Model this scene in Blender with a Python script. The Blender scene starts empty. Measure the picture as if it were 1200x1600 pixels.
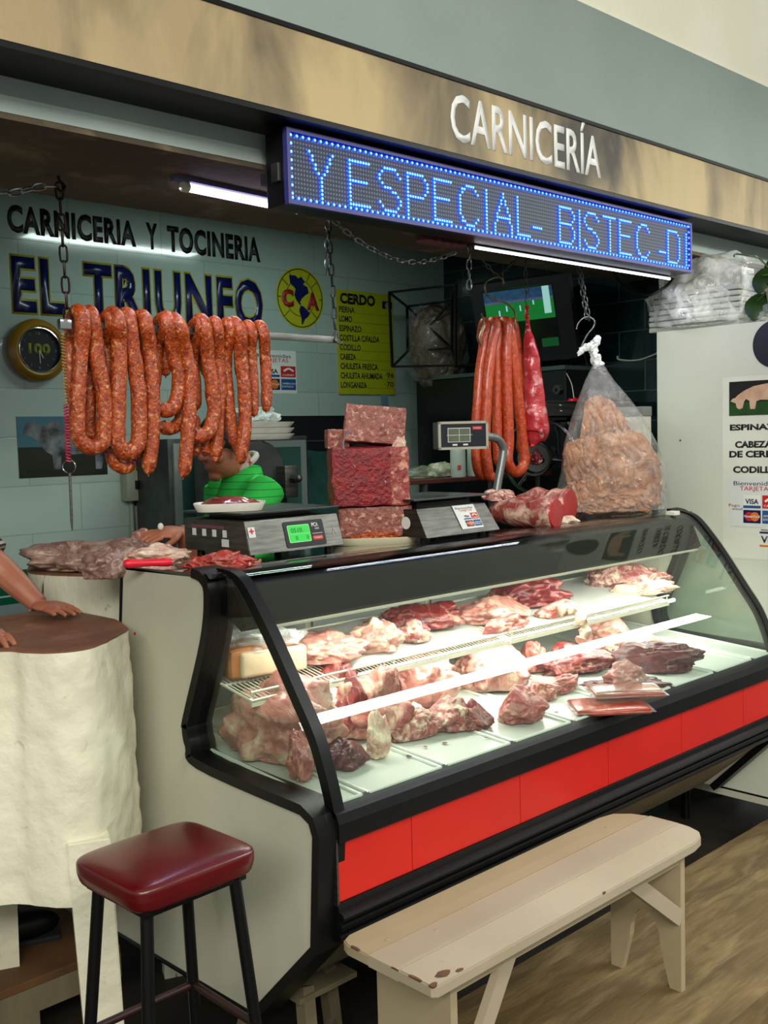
import bpy, bmesh, math, random
import numpy as np
from mathutils import Vector, Matrix, noise

C = bpy.context.scene.collection
S = bpy.context.scene
rnd = random.Random(7)

# ------------------------------------------------------------------ camera
FPX = 1624.7615
PPX = np.array([600., 800.])
def _n(v): return v / np.linalg.norm(v)
_dx = _n(np.array([1700., -162., FPX])); _dy = _n(np.array([-1560., -75., FPX]))
_dz = _n(np.cross(_dy, _dx))
if _dz[1] > 0: _dz = -_dz
_R = np.stack([_dx, _dy, _dz], 1)                      # world -> camera (x right, y down, z forward)
_C = np.array([-1.49543503, -2.10425611, 1.6])
cam = bpy.data.cameras.new('camera'); cam_o = bpy.data.objects.new('camera', cam); C.objects.link(cam_o)
cam.sensor_fit = 'VERTICAL'; cam.sensor_height = 36.0; cam.lens = FPX / 1600 * 36.0
cam.clip_start = 0.02; cam.clip_end = 100
_r, _d, _f = _R[0], _R[1], _R[2]
_m = Matrix(((_r[0], -_d[0], -_f[0], _C[0]), (_r[1], -_d[1], -_f[1], _C[1]), (_r[2], -_d[2], -_f[2], _C[2]), (0, 0, 0, 1)))
cam_o.matrix_world = Matrix.Translation(_m.to_translation()) @ _m.to_quaternion().to_matrix().to_4x4()
S.camera = cam_o

# ------------------------------------------------------------------ light
S.view_settings.view_transform = 'Standard'
S.view_settings.look = 'None'
S.view_settings.gamma = 1.0
S.view_settings.use_curve_mapping = False
S.view_settings.exposure = 0.0
w = bpy.data.worlds.new('hall_air'); S.world = w; w.use_nodes = True
w.node_tree.nodes['Background'].inputs[0].default_value = (0.92, 0.96, 0.88, 1)
w.node_tree.nodes['Background'].inputs[1].default_value = 0.40

def area(name, loc, size, energy, color, direction=(0, 0, -1), spread=None, group=None):
    L = bpy.data.lights.new(name, 'AREA'); L.shape = 'RECTANGLE'; L.size = size[0]; L.size_y = size[1]
    L.energy = energy; L.color = color
    if spread: L.spread = spread
    o = bpy.data.objects.new(name, L); C.objects.link(o); o.location = loc
    o.rotation_euler = Vector(direction).to_track_quat('-Z', 'X').to_euler() if False else (0, 0, 0)
    d = Vector(direction).normalized(); x = Vector((1, 0, 0)); x = (x - d * x.dot(d))
    if x.length < 1e-3: x = Vector((0, 1, 0))
    x.normalize(); y = (-d).cross(x)
    o.rotation_euler = Matrix((x, y, -d)).transposed().to_euler()
    return o
# fluorescent battens of the aisle (their fixtures are built further down)
area('aisle_batten_light', (9.0, -2.15, 3.15), (14.0, 0.42), 520, (0.97, 1.0, 0.95))
area('far_batten_light', (-0.6, -3.6, 3.35), (3.6, 0.10), 95, (1.0, 0.97, 0.88))
# added fill, out of view, that brightens the facade and cream upper wall
area('upper_wall_fill', (-5.5, -6.5, 5.4), (8, 1.6), 820, (1.0, 0.97, 0.88), (0.6, 0.78, -0.12))
# tube over the counter and lamps of the display case (fixtures further down)
area('soffit_tube_light', (0.37, 0.445, 2.315), (0.40, 0.03), 5, (0.72, 0.74, 1.0))
area('sign_strip_light', (1.77, 0.215, 2.212), (1.20, 0.02), 4, (0.85, 0.88, 1.0))
area('case_canopy_light', (1.2, 0.02, 1.105), (2.1, 0.03), 10.5, (1.0, 0.97, 0.9), (0, 0.25, -1))
area('case_shelf_light', (1.2, 0.075, 0.905), (2.1, 0.03), 5.5, (1.0, 0.96, 0.9), (0, 0.1, -1))
area('stall_fill_light', (1.4, 1.25, 2.66), (1.0, 0.12), 11, (0.80, 1.0, 0.92))  # added lamp without a fixture, raised to brighten the stall wall

# ------------------------------------------------------------------ helpers
def ray(p): return _R.T @ np.array([p[0] - PPX[0], p[1] - PPX[1], FPX])
def onz(px, py, z): r = ray((px, py)); return Vector(_C + r * (z - _C[2]) / r[2])
def onx(px, py, x): r = ray((px, py)); return Vector(_C + r * (x - _C[0]) / r[0])
def ony(px, py, y): r = ray((px, py)); return Vector(_C + r * (y - _C[1]) / r[1])
RV = Vector((0.7210, -0.6929, 0)); FV = Vector((0.6929, 0.7210, 0)); UP = Vector((0, 0, 1))

def lin(c):
    if isinstance(c, str):
        c = [int(c[i:i + 2], 16) / 255 for i in (0, 2, 4)]
    return tuple(((v / 12.92) if v <= 0.04045 else ((v + 0.055) / 1.055) ** 2.4) for v in c) + (1,)

def M(name, c1, c2=None, scale=8, rough=0.6, metal=0.0, bump=0.0, bscale=None, detail=4, lo=0.35, hi=0.65, coat=0, emit=None, es=0, spec=0.5,
      stretch=(1, 1, 1), distort=0.0, c3=None, s3=40, lo3=.55, hi3=.7, sss=0.0):
    m = bpy.data.materials.new(name); m.use_nodes = True; nt = m.node_tree; b = nt.nodes['Principled BSDF']
    L = nt.links.new
    b.inputs['Base Color'].default_value = lin(c1); b.inputs['Roughness'].default_value = rough
    b.inputs['Metallic'].default_value = metal; b.inputs['Coat Weight'].default_value = coat; b.inputs['Coat Roughness'].default_value = .12
    b.inputs['Specular IOR Level'].default_value = spec
    if sss:
        b.inputs['Subsurface Weight'].default_value = sss; b.inputs['Subsurface Radius'].default_value = (.02, .006, .004); b.inputs['Subsurface Scale'].default_value = 1
    tc = nt.nodes.new('ShaderNodeTexCoord'); mp = nt.nodes.new('ShaderNodeMapping'); mp.inputs['Scale'].default_value = stretch
    L(tc.outputs['Object'], mp.inputs[0])
    if c2:
        n1 = nt.nodes.new('ShaderNodeTexNoise'); n1.inputs['Scale'].default_value = scale; n1.inputs['Detail'].default_value = detail
        n1.inputs['Distortion'].default_value = distort
        L(mp.outputs[0], n1.inputs['Vector'])
        r = nt.nodes.new('ShaderNodeValToRGB'); r.color_ramp.elements[0].position = lo; r.color_ramp.elements[1].position = hi
        r.color_ramp.elements[0].color = lin(c1); r.color_ramp.elements[1].color = lin(c2)
        L(n1.outputs[0], r.inputs[0]); out = r.outputs[0]
        if c3:
            n3 = nt.nodes.new('ShaderNodeTexNoise'); n3.inputs['Scale'].default_value = s3; n3.inputs['Detail'].default_value = 5; n3.inputs['Distortion'].default_value = .6
            L(mp.outputs[0], n3.inputs['Vector'])
            r3 = nt.nodes.new('ShaderNodeMapRange'); r3.inputs[1].default_value = lo3; r3.inputs[2].default_value = hi3; L(n3.outputs[0], r3.inputs[0])
            mx = nt.nodes.new('ShaderNodeMix'); mx.data_type = 'RGBA'; L(r3.outputs[0], mx.inputs[0]); L(out, mx.inputs[6]); mx.inputs[7].default_value = lin(c3)
            out = mx.outputs[2]
        L(out, b.inputs['Base Color'])
    if bump:
        n2 = nt.nodes.new('ShaderNodeTexNoise'); n2.inputs['Scale'].default_value = bscale or scale * 3; n2.inputs['Detail'].default_value = 6
        L(mp.outputs[0], n2.inputs['Vector'])
        bp = nt.nodes.new('ShaderNodeBump'); bp.inputs['Strength'].default_value = bump; bp.inputs['Distance'].default_value = .01
        L(n2.outputs[0], bp.inputs['Height']); L(bp.outputs[0], b.inputs['Normal'])
    if emit:
        b.inputs['Emission Color'].default_value = lin(emit); b.inputs['Emission Strength'].default_value = es
    return m

def clear_mat(name, tint='ffffff', base=0.0, edge=0.5, rough=0.03, milky=None, milk=0.1, milkscale=12, bump=0, bscale=20, lo=.5, hi=.75):
    """Clear sheet: transparent body, fresnel reflection, optional milky film."""
    m = bpy.data.materials.new(name); m.use_nodes = True; nt = m.node_tree; L = nt.links.new
    for n_ in list(nt.nodes): nt.nodes.remove(n_)
    out = nt.nodes.new('ShaderNodeOutputMaterial'); tr = nt.nodes.new('ShaderNodeBsdfTransparent'); tr.inputs[0].default_value = lin(tint)
    gl = nt.nodes.new('ShaderNodeBsdfGlossy'); gl.inputs['Roughness'].default_value = rough
    fr = nt.nodes.new('ShaderNodeLayerWeight'); fr.inputs[0].default_value = .5
    pw = nt.nodes.new('ShaderNodeMath'); pw.operation = 'POWER'; pw.inputs[1].default_value = 4.5; L(fr.outputs['Facing'], pw.inputs[0])
    ma = nt.nodes.new('ShaderNodeMath'); ma.operation = 'MULTIPLY_ADD'; ma.inputs[1].default_value = edge; ma.inputs[2].default_value = base + .02; ma.use_clamp = True
    L(pw.outputs[0], ma.inputs[0])
    mx = nt.nodes.new('ShaderNodeMixShader'); L(ma.outputs[0], mx.inputs[0]); L(tr.outputs[0], mx.inputs[1]); L(gl.outputs[0], mx.inputs[2])
    last = mx.outputs[0]
    tc = nt.nodes.new('ShaderNodeTexCoord')
    if milky:
        df = nt.nodes.new('ShaderNodeBsdfDiffuse'); df.inputs[0].default_value = lin(milky)
        no = nt.nodes.new('ShaderNodeTexNoise'); no.inputs['Scale'].default_value = milkscale; no.inputs['Detail'].default_value = 5; no.inputs['Distortion'].default_value = 1.2
        L(tc.outputs['Object'], no.inputs['Vector'])
        mr = nt.nodes.new('ShaderNodeMapRange'); mr.inputs[1].default_value = lo; mr.inputs[2].default_value = hi; mr.inputs[3].default_value = milk * .3; mr.inputs[4].default_value = milk
        L(no.outputs[0], mr.inputs[0])
        m2 = nt.nodes.new('ShaderNodeMixShader'); L(mr.outputs[0], m2.inputs[0]); L(last, m2.inputs[1]); L(df.outputs[0], m2.inputs[2]); last = m2.outputs[0]
    if bump:
        nb = nt.nodes.new('ShaderNodeTexNoise'); nb.inputs['Scale'].default_value = bscale; nb.inputs['Detail'].default_value = 4; nb.inputs['Distortion'].default_value = 1
        L(tc.outputs['Object'], nb.inputs['Vector'])
        bp = nt.nodes.new('ShaderNodeBump'); bp.inputs['Strength'].default_value = bump; bp.inputs['Distance'].default_value = .03
        L(nb.outputs[0], bp.inputs['Height']); L(bp.outputs[0], gl.inputs['Normal']); L(bp.outputs[0], fr.inputs['Normal'])
    L(last, out.inputs[0])
    return m

def brick_mat(name, c1, c2, mortar, bw, bh, ms=.004, rough=.15, axis='x', bump=.2, coat=.3, wash=None):
    m = bpy.data.materials.new(name); m.use_nodes = True; nt = m.node_tree; b = nt.nodes['Principled BSDF']; L = nt.links.new
    g = nt.nodes.new('ShaderNodeNewGeometry'); sp = nt.nodes.new('ShaderNodeSeparateXYZ'); L(g.outputs['Position'], sp.inputs[0])
    cb = nt.nodes.new('ShaderNodeCombineXYZ'); L(sp.outputs[0 if axis == 'x' else 1], cb.inputs[0]); L(sp.outputs[2], cb.inputs[1])
    br = nt.nodes.new('ShaderNodeTexBrick'); L(cb.outputs[0], br.inputs['Vector'])
    br.inputs['Scale'].default_value = 1; br.inputs['Brick Width'].default_value = bw; br.inputs['Row Height'].default_value = bh
    br.inputs['Mortar Size'].default_value = ms; br.inputs['Mortar Smooth'].default_value = .3
    br.inputs['Color1'].default_value = lin(c1); br.inputs['Color2'].default_value = lin(c2); br.inputs['Mortar'].default_value = lin(mortar)
    L(br.outputs[0], b.inputs['Base Color']); b.inputs['Roughness'].default_value = rough; b.inputs['Coat Weight'].default_value = coat
    no = nt.nodes.new('ShaderNodeTexNoise'); no.inputs['Scale'].default_value = 9; L(g.outputs['Position'], no.inputs['Vector'])
    ad = nt.nodes.new('ShaderNodeMath'); ad.operation = 'MULTIPLY_ADD'; L(no.outputs[0], ad.inputs[0]); ad.inputs[1].default_value = .35
    mu = nt.nodes.new('ShaderNodeMath'); mu.operation = 'MULTIPLY'; mu.inputs[1].default_value = -1; L(br.outputs['Fac'], mu.inputs[0]); L(mu.outputs[0], ad.inputs[2])
    bp = nt.nodes.new('ShaderNodeBump'); bp.inputs['Strength'].default_value = bump; bp.inputs['Distance'].default_value = .004
    L(ad.outputs[0], bp.inputs['Height']); L(bp.outputs[0], b.inputs['Normal'])
    return m

def tag(o, label=None, cat=None, group=None, kind=None):
    if label: o['label'] = label
    if cat: o['category'] = cat
    if group: o['group'] = group
    if kind: o['kind'] = kind
    return o
def thing(name, loc, label, cat, group=None):
    o = bpy.data.objects.new(name, None); C.objects.link(o); o.location = loc; o.empty_display_size = .05
    return tag(o, label, cat, group)
def wloc(o):
    v = Vector(o.location)
    while o.parent: o = o.parent; v += Vector(o.location)
    return v
def obj(name, bm, mat, parent=None, smooth=True, sharp=40, label=None):
    """Link a bmesh (world coordinates) as one mesh object."""
    me = bpy.data.meshes.new(name)
    bmesh.ops.recalc_face_normals(bm, faces=bm.faces[:])
    if parent: org = wloc(parent)
    else:
        xs = [v.co for v in bm.verts]
        org = Vector((sum(v.x for v in xs) / len(xs), sum(v.y for v in xs) / len(xs), min(v.z for v in xs)))
    bmesh.ops.translate(bm, verts=bm.verts[:], vec=-org)
    bm.to_mesh(me); bm.free()
    for m in (mat if isinstance(mat, (list, tuple)) else [mat]): me.materials.append(m)
    if smooth:
        me.polygons.foreach_set('use_smooth', [True] * len(me.polygons))
        try: me.set_sharp_from_angle(angle=math.radians(sharp))
        except Exception: pass
    o = bpy.data.objects.new(name, me); C.objects.link(o)
    if parent: o.parent = parent
    else: o.location = org
    if label: o['label'] = label
    return o
def struct(name, bm, mat, smooth=False):
    o = obj(name, bm, mat, None, smooth); o['kind'] = 'structure'; return o
def setmat(faces, i):
    for f in faces: f.material_index = i

def B(): return bmesh.new()
def box(bm, lo, hi, bev=0, mi=0):
    lo = Vector(lo); hi = Vector(hi)
    return obox(bm, (lo + hi) / 2, hi - lo, 0, bev, mi=mi)
def obox(bm, c, s, az=0, bev=0, seg=2, mat=None, mi=0, taper=None):
    t = bmesh.new(); bmesh.ops.create_cube(t, size=1)
    for v in t.verts:
        k = 1
        if taper and v.co.z > 0: v.co.x *= taper[0]; v.co.y *= taper[1]
        v.co = Vector((v.co.x * s[0], v.co.y * s[1], v.co.z * s[2]))
    if bev: bmesh.ops.bevel(t, geom=t.edges[:], offset=bev, segments=seg, affect='EDGES', profile=.6)
    m = Matrix.Translation(Vector(c)) @ (mat if mat is not None else Matrix.Rotation(math.radians(az), 4, 'Z'))
    bmesh.ops.transform(t, matrix=m, verts=t.verts[:])
    return merge(bm, t, mi)
def merge(bm, t, mi=0):
    vm = {}
    for v in t.verts: vm[v] = bm.verts.new(v.co)
    fs = []
    for f in t.faces:
        try:
            g = bm.faces.new([vm[v] for v in f.verts]); g.material_index = f.material_index if mi is None else mi; fs.append(g)
        except ValueError: pass
    t.free(); return fs
def prism(bm, poly, fn, d0, d1, mi=0):
    """poly = list of 2D points; fn(a, b, d) -> 3D."""
    a = [bm.verts.new(fn(p[0], p[1], d0)) for p in poly]; b = [bm.verts.new(fn(p[0], p[1], d1)) for p in poly]
    fs = [bm.faces.new(a), bm.faces.new(b[::-1])]
    n = len(poly)
    for i in range(n): fs.append(bm.faces.new([a[i], b[i], b[(i + 1) % n], a[(i + 1) % n]]))
    for f in fs: f.material_index = mi
    return fs
def ribbon(bm, prof, thick, x0, x1, mi=0):
    """Open profile [(y,z)] extruded along x with a thickness (towards the inside of the bend)."""
    pts = [Vector((0, p[0], p[1])) for p in prof]; inn = []
    for i, p in enumerate(pts):
        t = (pts[min(i + 1, len(pts) - 1)] - pts[max(i - 1, 0)]).normalized(); nrm = Vector((0, -t.z, t.y)); inn.append(p + nrm * thick)
    poly = [(p.y, p.z) for p in pts] + [(p.y, p.z) for p in inn[::-1]]
    n = len(pts); fs = []
    A = [bm.verts.new((x0, *q)) for q in poly]; Bv = [bm.verts.new((x1, *q)) for q in poly]; N = len(poly)
    for i in range(N): fs.append(bm.faces.new([A[i], Bv[i], Bv[(i + 1) % N], A[(i + 1) % N]]))
    for L_ in (A, Bv):
        for i in range(n - 1): fs.append(bm.faces.new([L_[i], L_[i + 1], L_[N - 2 - i], L_[N - 1 - i]]))
    for f in fs: f.material_index = mi
    return fs
def smoothpath(pts, k=6):
    P = [Vector(p) for p in pts]; out = []
    for i in range(len(P) - 1):
        p0 = P[max(i - 1, 0)]; p1 = P[i]; p2 = P[i + 1]; p3 = P[min(i + 2, len(P) - 1)]
        for j in range(k):
            t = j / k
            out.append(.5 * ((2 * p1) + (p2 - p0) * t + (2 * p0 - 5 * p1 + 4 * p2 - p3) * t * t + (3 * p1 - p0 - 3 * p2 + p3) * t ** 3))
    out.append(P[-1]); return out
def tube(bm, pts, r, seg=8, cap=True, mi=0, closed=False, flat=None):
    """Tube along points; r = number or list; parallel-transport frame."""
    P = [Vector(p) for p in pts]; n = len(P); R_ = [r] * n if not isinstance(r, (list, tuple)) else list(r)
    T = []
    for i in range(n):
        a = P[(i - 1) % n] if (closed or i > 0) else P[i]; b = P[(i + 1) % n] if (closed or i < n - 1) else P[i]
        d = (b - a); T.append(d.normalized() if d.length > 1e-9 else Vector((0, 0, 1)))
    u = T[0].orthogonal().normalized(); rings = []
    for i in range(n):
        u = (u - T[i] * u.dot(T[i])); u = u.normalized() if u.length > 1e-6 else T[i].orthogonal().normalized()
        v = T[i].cross(u)
        rings.append([bm.verts.new(P[i] + (u * math.cos(2 * math.pi * k / seg) + v * math.sin(2 * math.pi * k / seg)) * R_[i]) for k in range(seg)])
    fs = []
    for i in range(n - 1 + (1 if closed else 0)):
        A = rings[i]; Q = rings[(i + 1) % n]
        for k in range(seg): fs.append(bm.faces.new([A[k], A[(k + 1) % seg], Q[(k + 1) % seg], Q[k]]))
    if cap and not closed: fs.append(bm.faces.new(rings[0][::-1])); fs.append(bm.faces.new(rings[-1]))
    for f in fs: f.material_index = mi
    return fs
def lathe(bm, prof, c, seg=32, axis=(0, 0, 1), mi=0, closed=False):
    """prof = [(radius, height)] revolved about axis through c."""
    ax = Vector(axis).normalized(); u = ax.orthogonal().normalized(); v = ax.cross(u); c = Vector(c); rings = []
    for r, h in prof:
        if r < 1e-6: rings.append([bm.verts.new(c + ax * h)])
        else: rings.append([bm.verts.new(c + ax * h + (u * math.cos(2 * math.pi * k / seg) + v * math.sin(2 * math.pi * k / seg)) * r) for k in range(seg)])
    fs = []
    for i in range(len(rings) - 1):
        a, b = rings[i], rings[i + 1]
        for k in range(seg):
            q = [a[k % len(a)], a[(k + 1) % len(a)], b[(k + 1) % len(b)], b[k % len(b)]]; q = list(dict.fromkeys(q))
            if len(q) > 2: fs.append(bm.faces.new(q))
    for f in fs: f.material_index = mi
    return fs
def cyl(bm, a, b, r, r2=None, seg=24, mi=0):
    a = Vector(a); b = Vector(b); return lathe(bm, [(0, 0), (r, 0), (r2 or r, (b - a).length), (0, (b - a).length)], a, seg, b - a, mi)
def ball(bm, c, r, sub=2, s=(1, 1, 1), mi=0, mat=None):
    t = bmesh.new(); bmesh.ops.create_icosphere(t, subdivisions=sub, radius=r)
    for v in t.verts: v.co = Vector((v.co.x * s[0], v.co.y * s[1], v.co.z * s[2]))
    if mat is not None: bmesh.ops.transform(t, matrix=mat, verts=t.verts[:])
    bmesh.ops.translate(t, verts=t.verts[:], vec=Vector(c)); return merge(bm, t, mi)
def rotm(az=0, tx=0, ty=0):
    return Matrix.Rotation(math.radians(az), 4, 'Z') @ Matrix.Rotation(math.radians(ty), 4, 'Y') @ Matrix.Rotation(math.radians(tx), 4, 'X')
def lump(bm, c, s, az=0, tilt=0, seed=0, amp=.22, freq=1.6, fine=.05, sub=4, flat=.45, mi=0, tx=0, fold=0, cuts=None):
    if cuts is None: cuts = 2 if seed >= 100 else 0
    rc = random.Random(seed); CU = [(Vector((rc.uniform(-1, 1), rc.uniform(-1, 1), rc.uniform(-.2, .9))).normalized(), rc.uniform(.62, .85)) for _ in range(cuts)]
    """An irregular piece: s = half sizes, resting on its flattened bottom at c (c = centre of the bottom)."""
    t = bmesh.new(); bmesh.ops.create_icosphere(t, subdivisions=sub, radius=1)
    off = Vector((seed * 3.17, seed * 1.93, seed * 7.7))
    for v in t.verts:
        d = v.co.normalized(); k = 1 + amp * noise.noise(d * freq + off) * 1.7 + fine * noise.fractal(d * freq * 3.2 + off, 1, 2, 4)
        k += .09 * abs(noise.noise(d * freq * 2.1 - off)) * -1.2
        k += .10 * (.5 - abs(noise.noise(d * freq * 1.6 + off * 1.7))) * (1 if seed >= 30 else 0)
        if fold: k += fold * math.sin((d.x * 2 + noise.noise(d * 2 + off) * 1.4) * 5)
        p = d * k
        for cn, ct in CU:
            q_ = p.dot(cn) - ct
            if q_ > 0: p -= cn * q_ * .85
        if p.z < -flat: p.z = -flat + (p.z + flat) * .12
        v.co = Vector((p.x * s[0], p.y * s[1], p.z * s[2]))
    m = rotm(az, tx, tilt); bmesh.ops.transform(t, matrix=m, verts=t.verts[:])
    lo = min(v.co.z for v in t.verts)
    bmesh.ops.translate(t, verts=t.verts[:], vec=Vector(c) - Vector((0, 0, lo))); return merge(bm, t, mi)

def text(name, s, org, right, up, height, width=None, mat=None, parent=None, bold=0.0, depth=.0008, raw=False, spacing=1.0, fit=None, ret=None):
    """Lettering: org = lower left corner of the writing; height = cap height; width = fitted width."""
    cu = bpy.data.curves.new(name, 'FONT'); cu.body = s; cu.size = 1; cu.offset = bold; cu.resolution_u = 3; cu.space_character = spacing; cu.extrude = 0
    o = bpy.data.objects.new(name, cu); C.objects.link(o); dg = bpy.context.evaluated_depsgraph_get(); dg.update()
    me = bpy.data.meshes.new_from_object(o.evaluated_get(dg)); bpy.data.objects.remove(o); bpy.data.curves.remove(cu)
    bm = bmesh.new(); bm.from_mesh(me); bpy.data.meshes.remove(me)
    right = Vector(right).normalized(); up = Vector(up).normalized(); nrm = right.cross(up)
    xs = [v.co.x for v in bm.verts]; x0, x1 = min(xs), max(xs)
    ys = [v.co.y for v in bm.verts]; y1 = max(ys); y0 = min(ys) if min(ys) < -.001 and not any(ch in 'gjpqy,Q' for ch in s) else 0
    ky = height / (0.73 + 2 * bold) if any(ch.isupper() or ch.isdigit() for ch in s) else height / (y1 - y0)
    kx = (width / (x1 - x0)) if width else ky
    if fit: x0, y0, kx, ky = fit
    if ret is not None: ret.extend([x0, y0, kx, ky])
    org = Vector(org)
    for v in bm.verts: v.co = org + right * ((v.co.x - x0) * kx) + up * ((v.co.y - y0) * ky)
    e = bmesh.ops.extrude_face_region(bm, geom=bm.faces[:])
    bmesh.ops.translate(bm, verts=[g for g in e['geom'] if isinstance(g, bmesh.types.BMVert)], vec=nrm * depth)
    if raw: return bm
    return obj(name, bm, mat, parent, smooth=False)
def add_bm(dst, src, mi=0): return merge(dst, src, mi)
def panel(bm, org, right, up, w_, h_, t=.002, mi=0, r=0):
    """Thin board: org lower left, extruded along right x up."""
    right = Vector(right).normalized(); up = Vector(up).normalized(); n_ = right.cross(up); org = Vector(org)
    if r: poly = []
    if r:
        for cx, cy, a0 in ((w_ - r, h_ - r, 0), (r, h_ - r, 90), (r, r, 180), (w_ - r, r, 270)):
            for k in range(5): a = math.radians(a0 + k * 22.5); poly.append((cx + r * math.cos(a), cy + r * math.sin(a)))
    else: poly = [(0, 0), (w_, 0), (w_, h_), (0, h_)]
    return prism(bm, poly, lambda a, b, d: org + right * a + up * b + n_ * d, 0, t, mi)
def bake(bm, voxel=.006, smooth_it=3, sub=0):
    """Fuse overlapping shells into one continuous skin."""
    me = bpy.data.meshes.new('t'); bm.to_mesh(me); bm.free(); o = bpy.data.objects.new('t', me); C.objects.link(o)
    r = o.modifiers.new('r', 'REMESH'); r.mode = 'VOXEL'; r.voxel_size = voxel
    s = o.modifiers.new('s', 'SMOOTH'); s.factor = .5; s.iterations = smooth_it
    dg = bpy.context.evaluated_depsgraph_get(); dg.update()
    m2 = bpy.data.meshes.new_from_object(o.evaluated_get(dg)); bpy.data.objects.remove(o); bpy.data.meshes.remove(me)
    b2 = bmesh.new(); b2.from_mesh(m2); bpy.data.meshes.remove(m2); return b2

# ------------------------------------------------------------------ materials
m_white_tile = brick_mat('glazed_white_block', '9fb0a8', '96a8a1', '8b9b94', .46, .205, .003, .12, 'x', .35, .5)
m_green_tile = brick_mat('glazed_green_block', '0c4a33', '0b4430', '8fa59a', .46, .14, .004, .15, 'x', .3, .5)
m_low_tile = brick_mat('glazed_grey_block', '6d7a7c', '69777a', '5d6a6a', .46, .205, .003, .2, 'x', .3, .3)
m_dark_tile = brick_mat('dark_glazed_block', '0a1f22', '0d2427', '33494c', .30, .15, .004, .14, 'y', .4, .5)
m_plinth = brick_mat('dark_green_plinth_tile', '10251d', '132a21', '344a3e', .30, .15, .004, .3, 'x', .3, .2)
m_grey_wall = M('grey_painted_plaster', '93a099', '8d9a93', 3, .8, bump=.12, bscale=60)
m_cream_wall = M('cream_painted_plaster', 'f7f4e0', 'f1eed8', 3, .8, bump=.12, bscale=50)
m_beam = M('pale_beam_plaster', 'a5b3ae', '9ba9a4', 4, .75, bump=.12, bscale=60)
m_soffit = M('stained_brown_soffit', '62533a', '4a4133', 2.2, .85, bump=.3, bscale=30, c3='7d6f52', s3=7, lo3=.55, hi3=.75)
m_ceiling = M('dull_grey_ceiling', '65706a', '58625d', 3, .85)
m_fascia = M('stained_tan_fascia', 'bfa97c', 'a38f6c', 1.6, .55, bump=.25, bscale=25, detail=6, lo=.4, hi=.62, c3='453f36', s3=2.6, lo3=.47, hi3=.68, distort=.9, stretch=(1, 1, .45))
m_black = M('black_metal', '070708', rough=.4, spec=.3)
m_gloss_black = M('gloss_black_trim', '050506', '080809', 20, .42, spec=.3)
m_case_white = M('off_white_enamel', 'bab9a6', 'b0ae9b', 2.5, .45, bump=.03, bscale=90, c3='8d8b78', s3=5, lo3=.62, hi3=.9)
m_red = M('red_enamel', 'c11a0f', 'b9180e', 3, .38)
m_steel = M('brushed_steel', '74736e', '5c5b57', 12, .42, 1.0, bump=.05, bscale=60, stretch=(1, 1, 9))
m_steel_d = M('dull_cast_steel', '5c5f5e', '4a4d4d', 9, .45, .9, bump=.1)
m_chrome = M('chrome', 'b9bcbe', rough=.15, metal=1)
m_zinc = M('zinc_chain', 'c9ccd0', '9a9da2', 40, .28, 1.0)
m_rust = M('dark_rusty_chain', '241a14', '3a2d24', 60, .5, .8)
m_deck = M('white_tray_enamel', 'cfd5cc', 'c2c8be', 4, .28, coat=.2)
m_wire = M('white_coated_wire', 'cfcbb8', rough=.4)
m_paper = M('white_butcher_paper', 'e6e6e0', 'dadad4', 8, .6, bump=.2, bscale=20)
m_foam = M('white_foam', 'd9d6cb', 'cfccc0', 15, .65)
m_darkwood = M('dark_floor', '2b241d', '1a1612', 4, .6, bump=.2)
m_ply = M('dusty_plywood', '6d5836', '5a4829', 7, .75, bump=.3, bscale=40, c3='8d7850', s3=11, lo3=.45, hi3=.8, stretch=(.35, 1.6, 1))
m_oldboard = M('brown_platform_board', '5e3f20', '49301a', 5, .7, bump=.2)
m_rawwood = M('raw_pale_wood', '6f664c', '5d553f', 9, .75, bump=.15, stretch=(1, 1, .2))
m_bench = M('worn_white_bench_paint', 'a79a83', '9e917a', 3, .5, bump=.08, bscale=40, c3='a39378', s3=9, lo3=.63, hi3=.8)
m_bench2 = M('cream_board_paint', 'a59677', '9c8d6f', 3, .5, bump=.08, bscale=40)
m_chip = M('bare_brown_wood', '4a2f1c', '6a452a', 30, .8)
m_stump = M('thick_white_paint', 'e0dcc4', 'd0cbb2', 3, .55, bump=.9, bscale=16, c3='aaa68f', s3=22, lo3=.66, hi3=.8)
m_stump2 = M('cracked_white_paint', 'c9c7b2', 'b3b19c', 6, .6, bump=1.0, bscale=20, c3='4f4430', s3=20, lo3=.60, hi3=.66, stretch=(1, 1, .4))
m_block = M('worn_chopping_wood', '7a4f38', '66402d', 5, .6, bump=.3, bscale=60, c3='8d6048', s3=12, lo3=.5, hi3=.8)
m_vinyl = M('dark_red_vinyl', '560409', '4b0408', 10, .3, coat=.25)
m_skin = M('skin', 'a8684c', '9c5c42', 8, .5, sss=.1)
m_skin2 = M('ruddy_skin', 'a56c50', '9a5c46', 8, .5, sss=.1)
m_nail = M('nail', 'd8b5a0', rough=.3)
m_hair = M('dark_hair', '14100e', '241c18', 60, .5, bump=.5)
m_greenshirt = M('bright_green_knit', '12a634', '109a30', 20, .8)
m_white_cloth = M('white_cloth', 'c9c6b8', 'b4b09f', 5, .85, bump=.3, bscale=12)
m_trouser = M('black_trousers', '0d0d0f', rough=.8)
m_denim = M('dark_trousers', '15171f', rough=.8)

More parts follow.
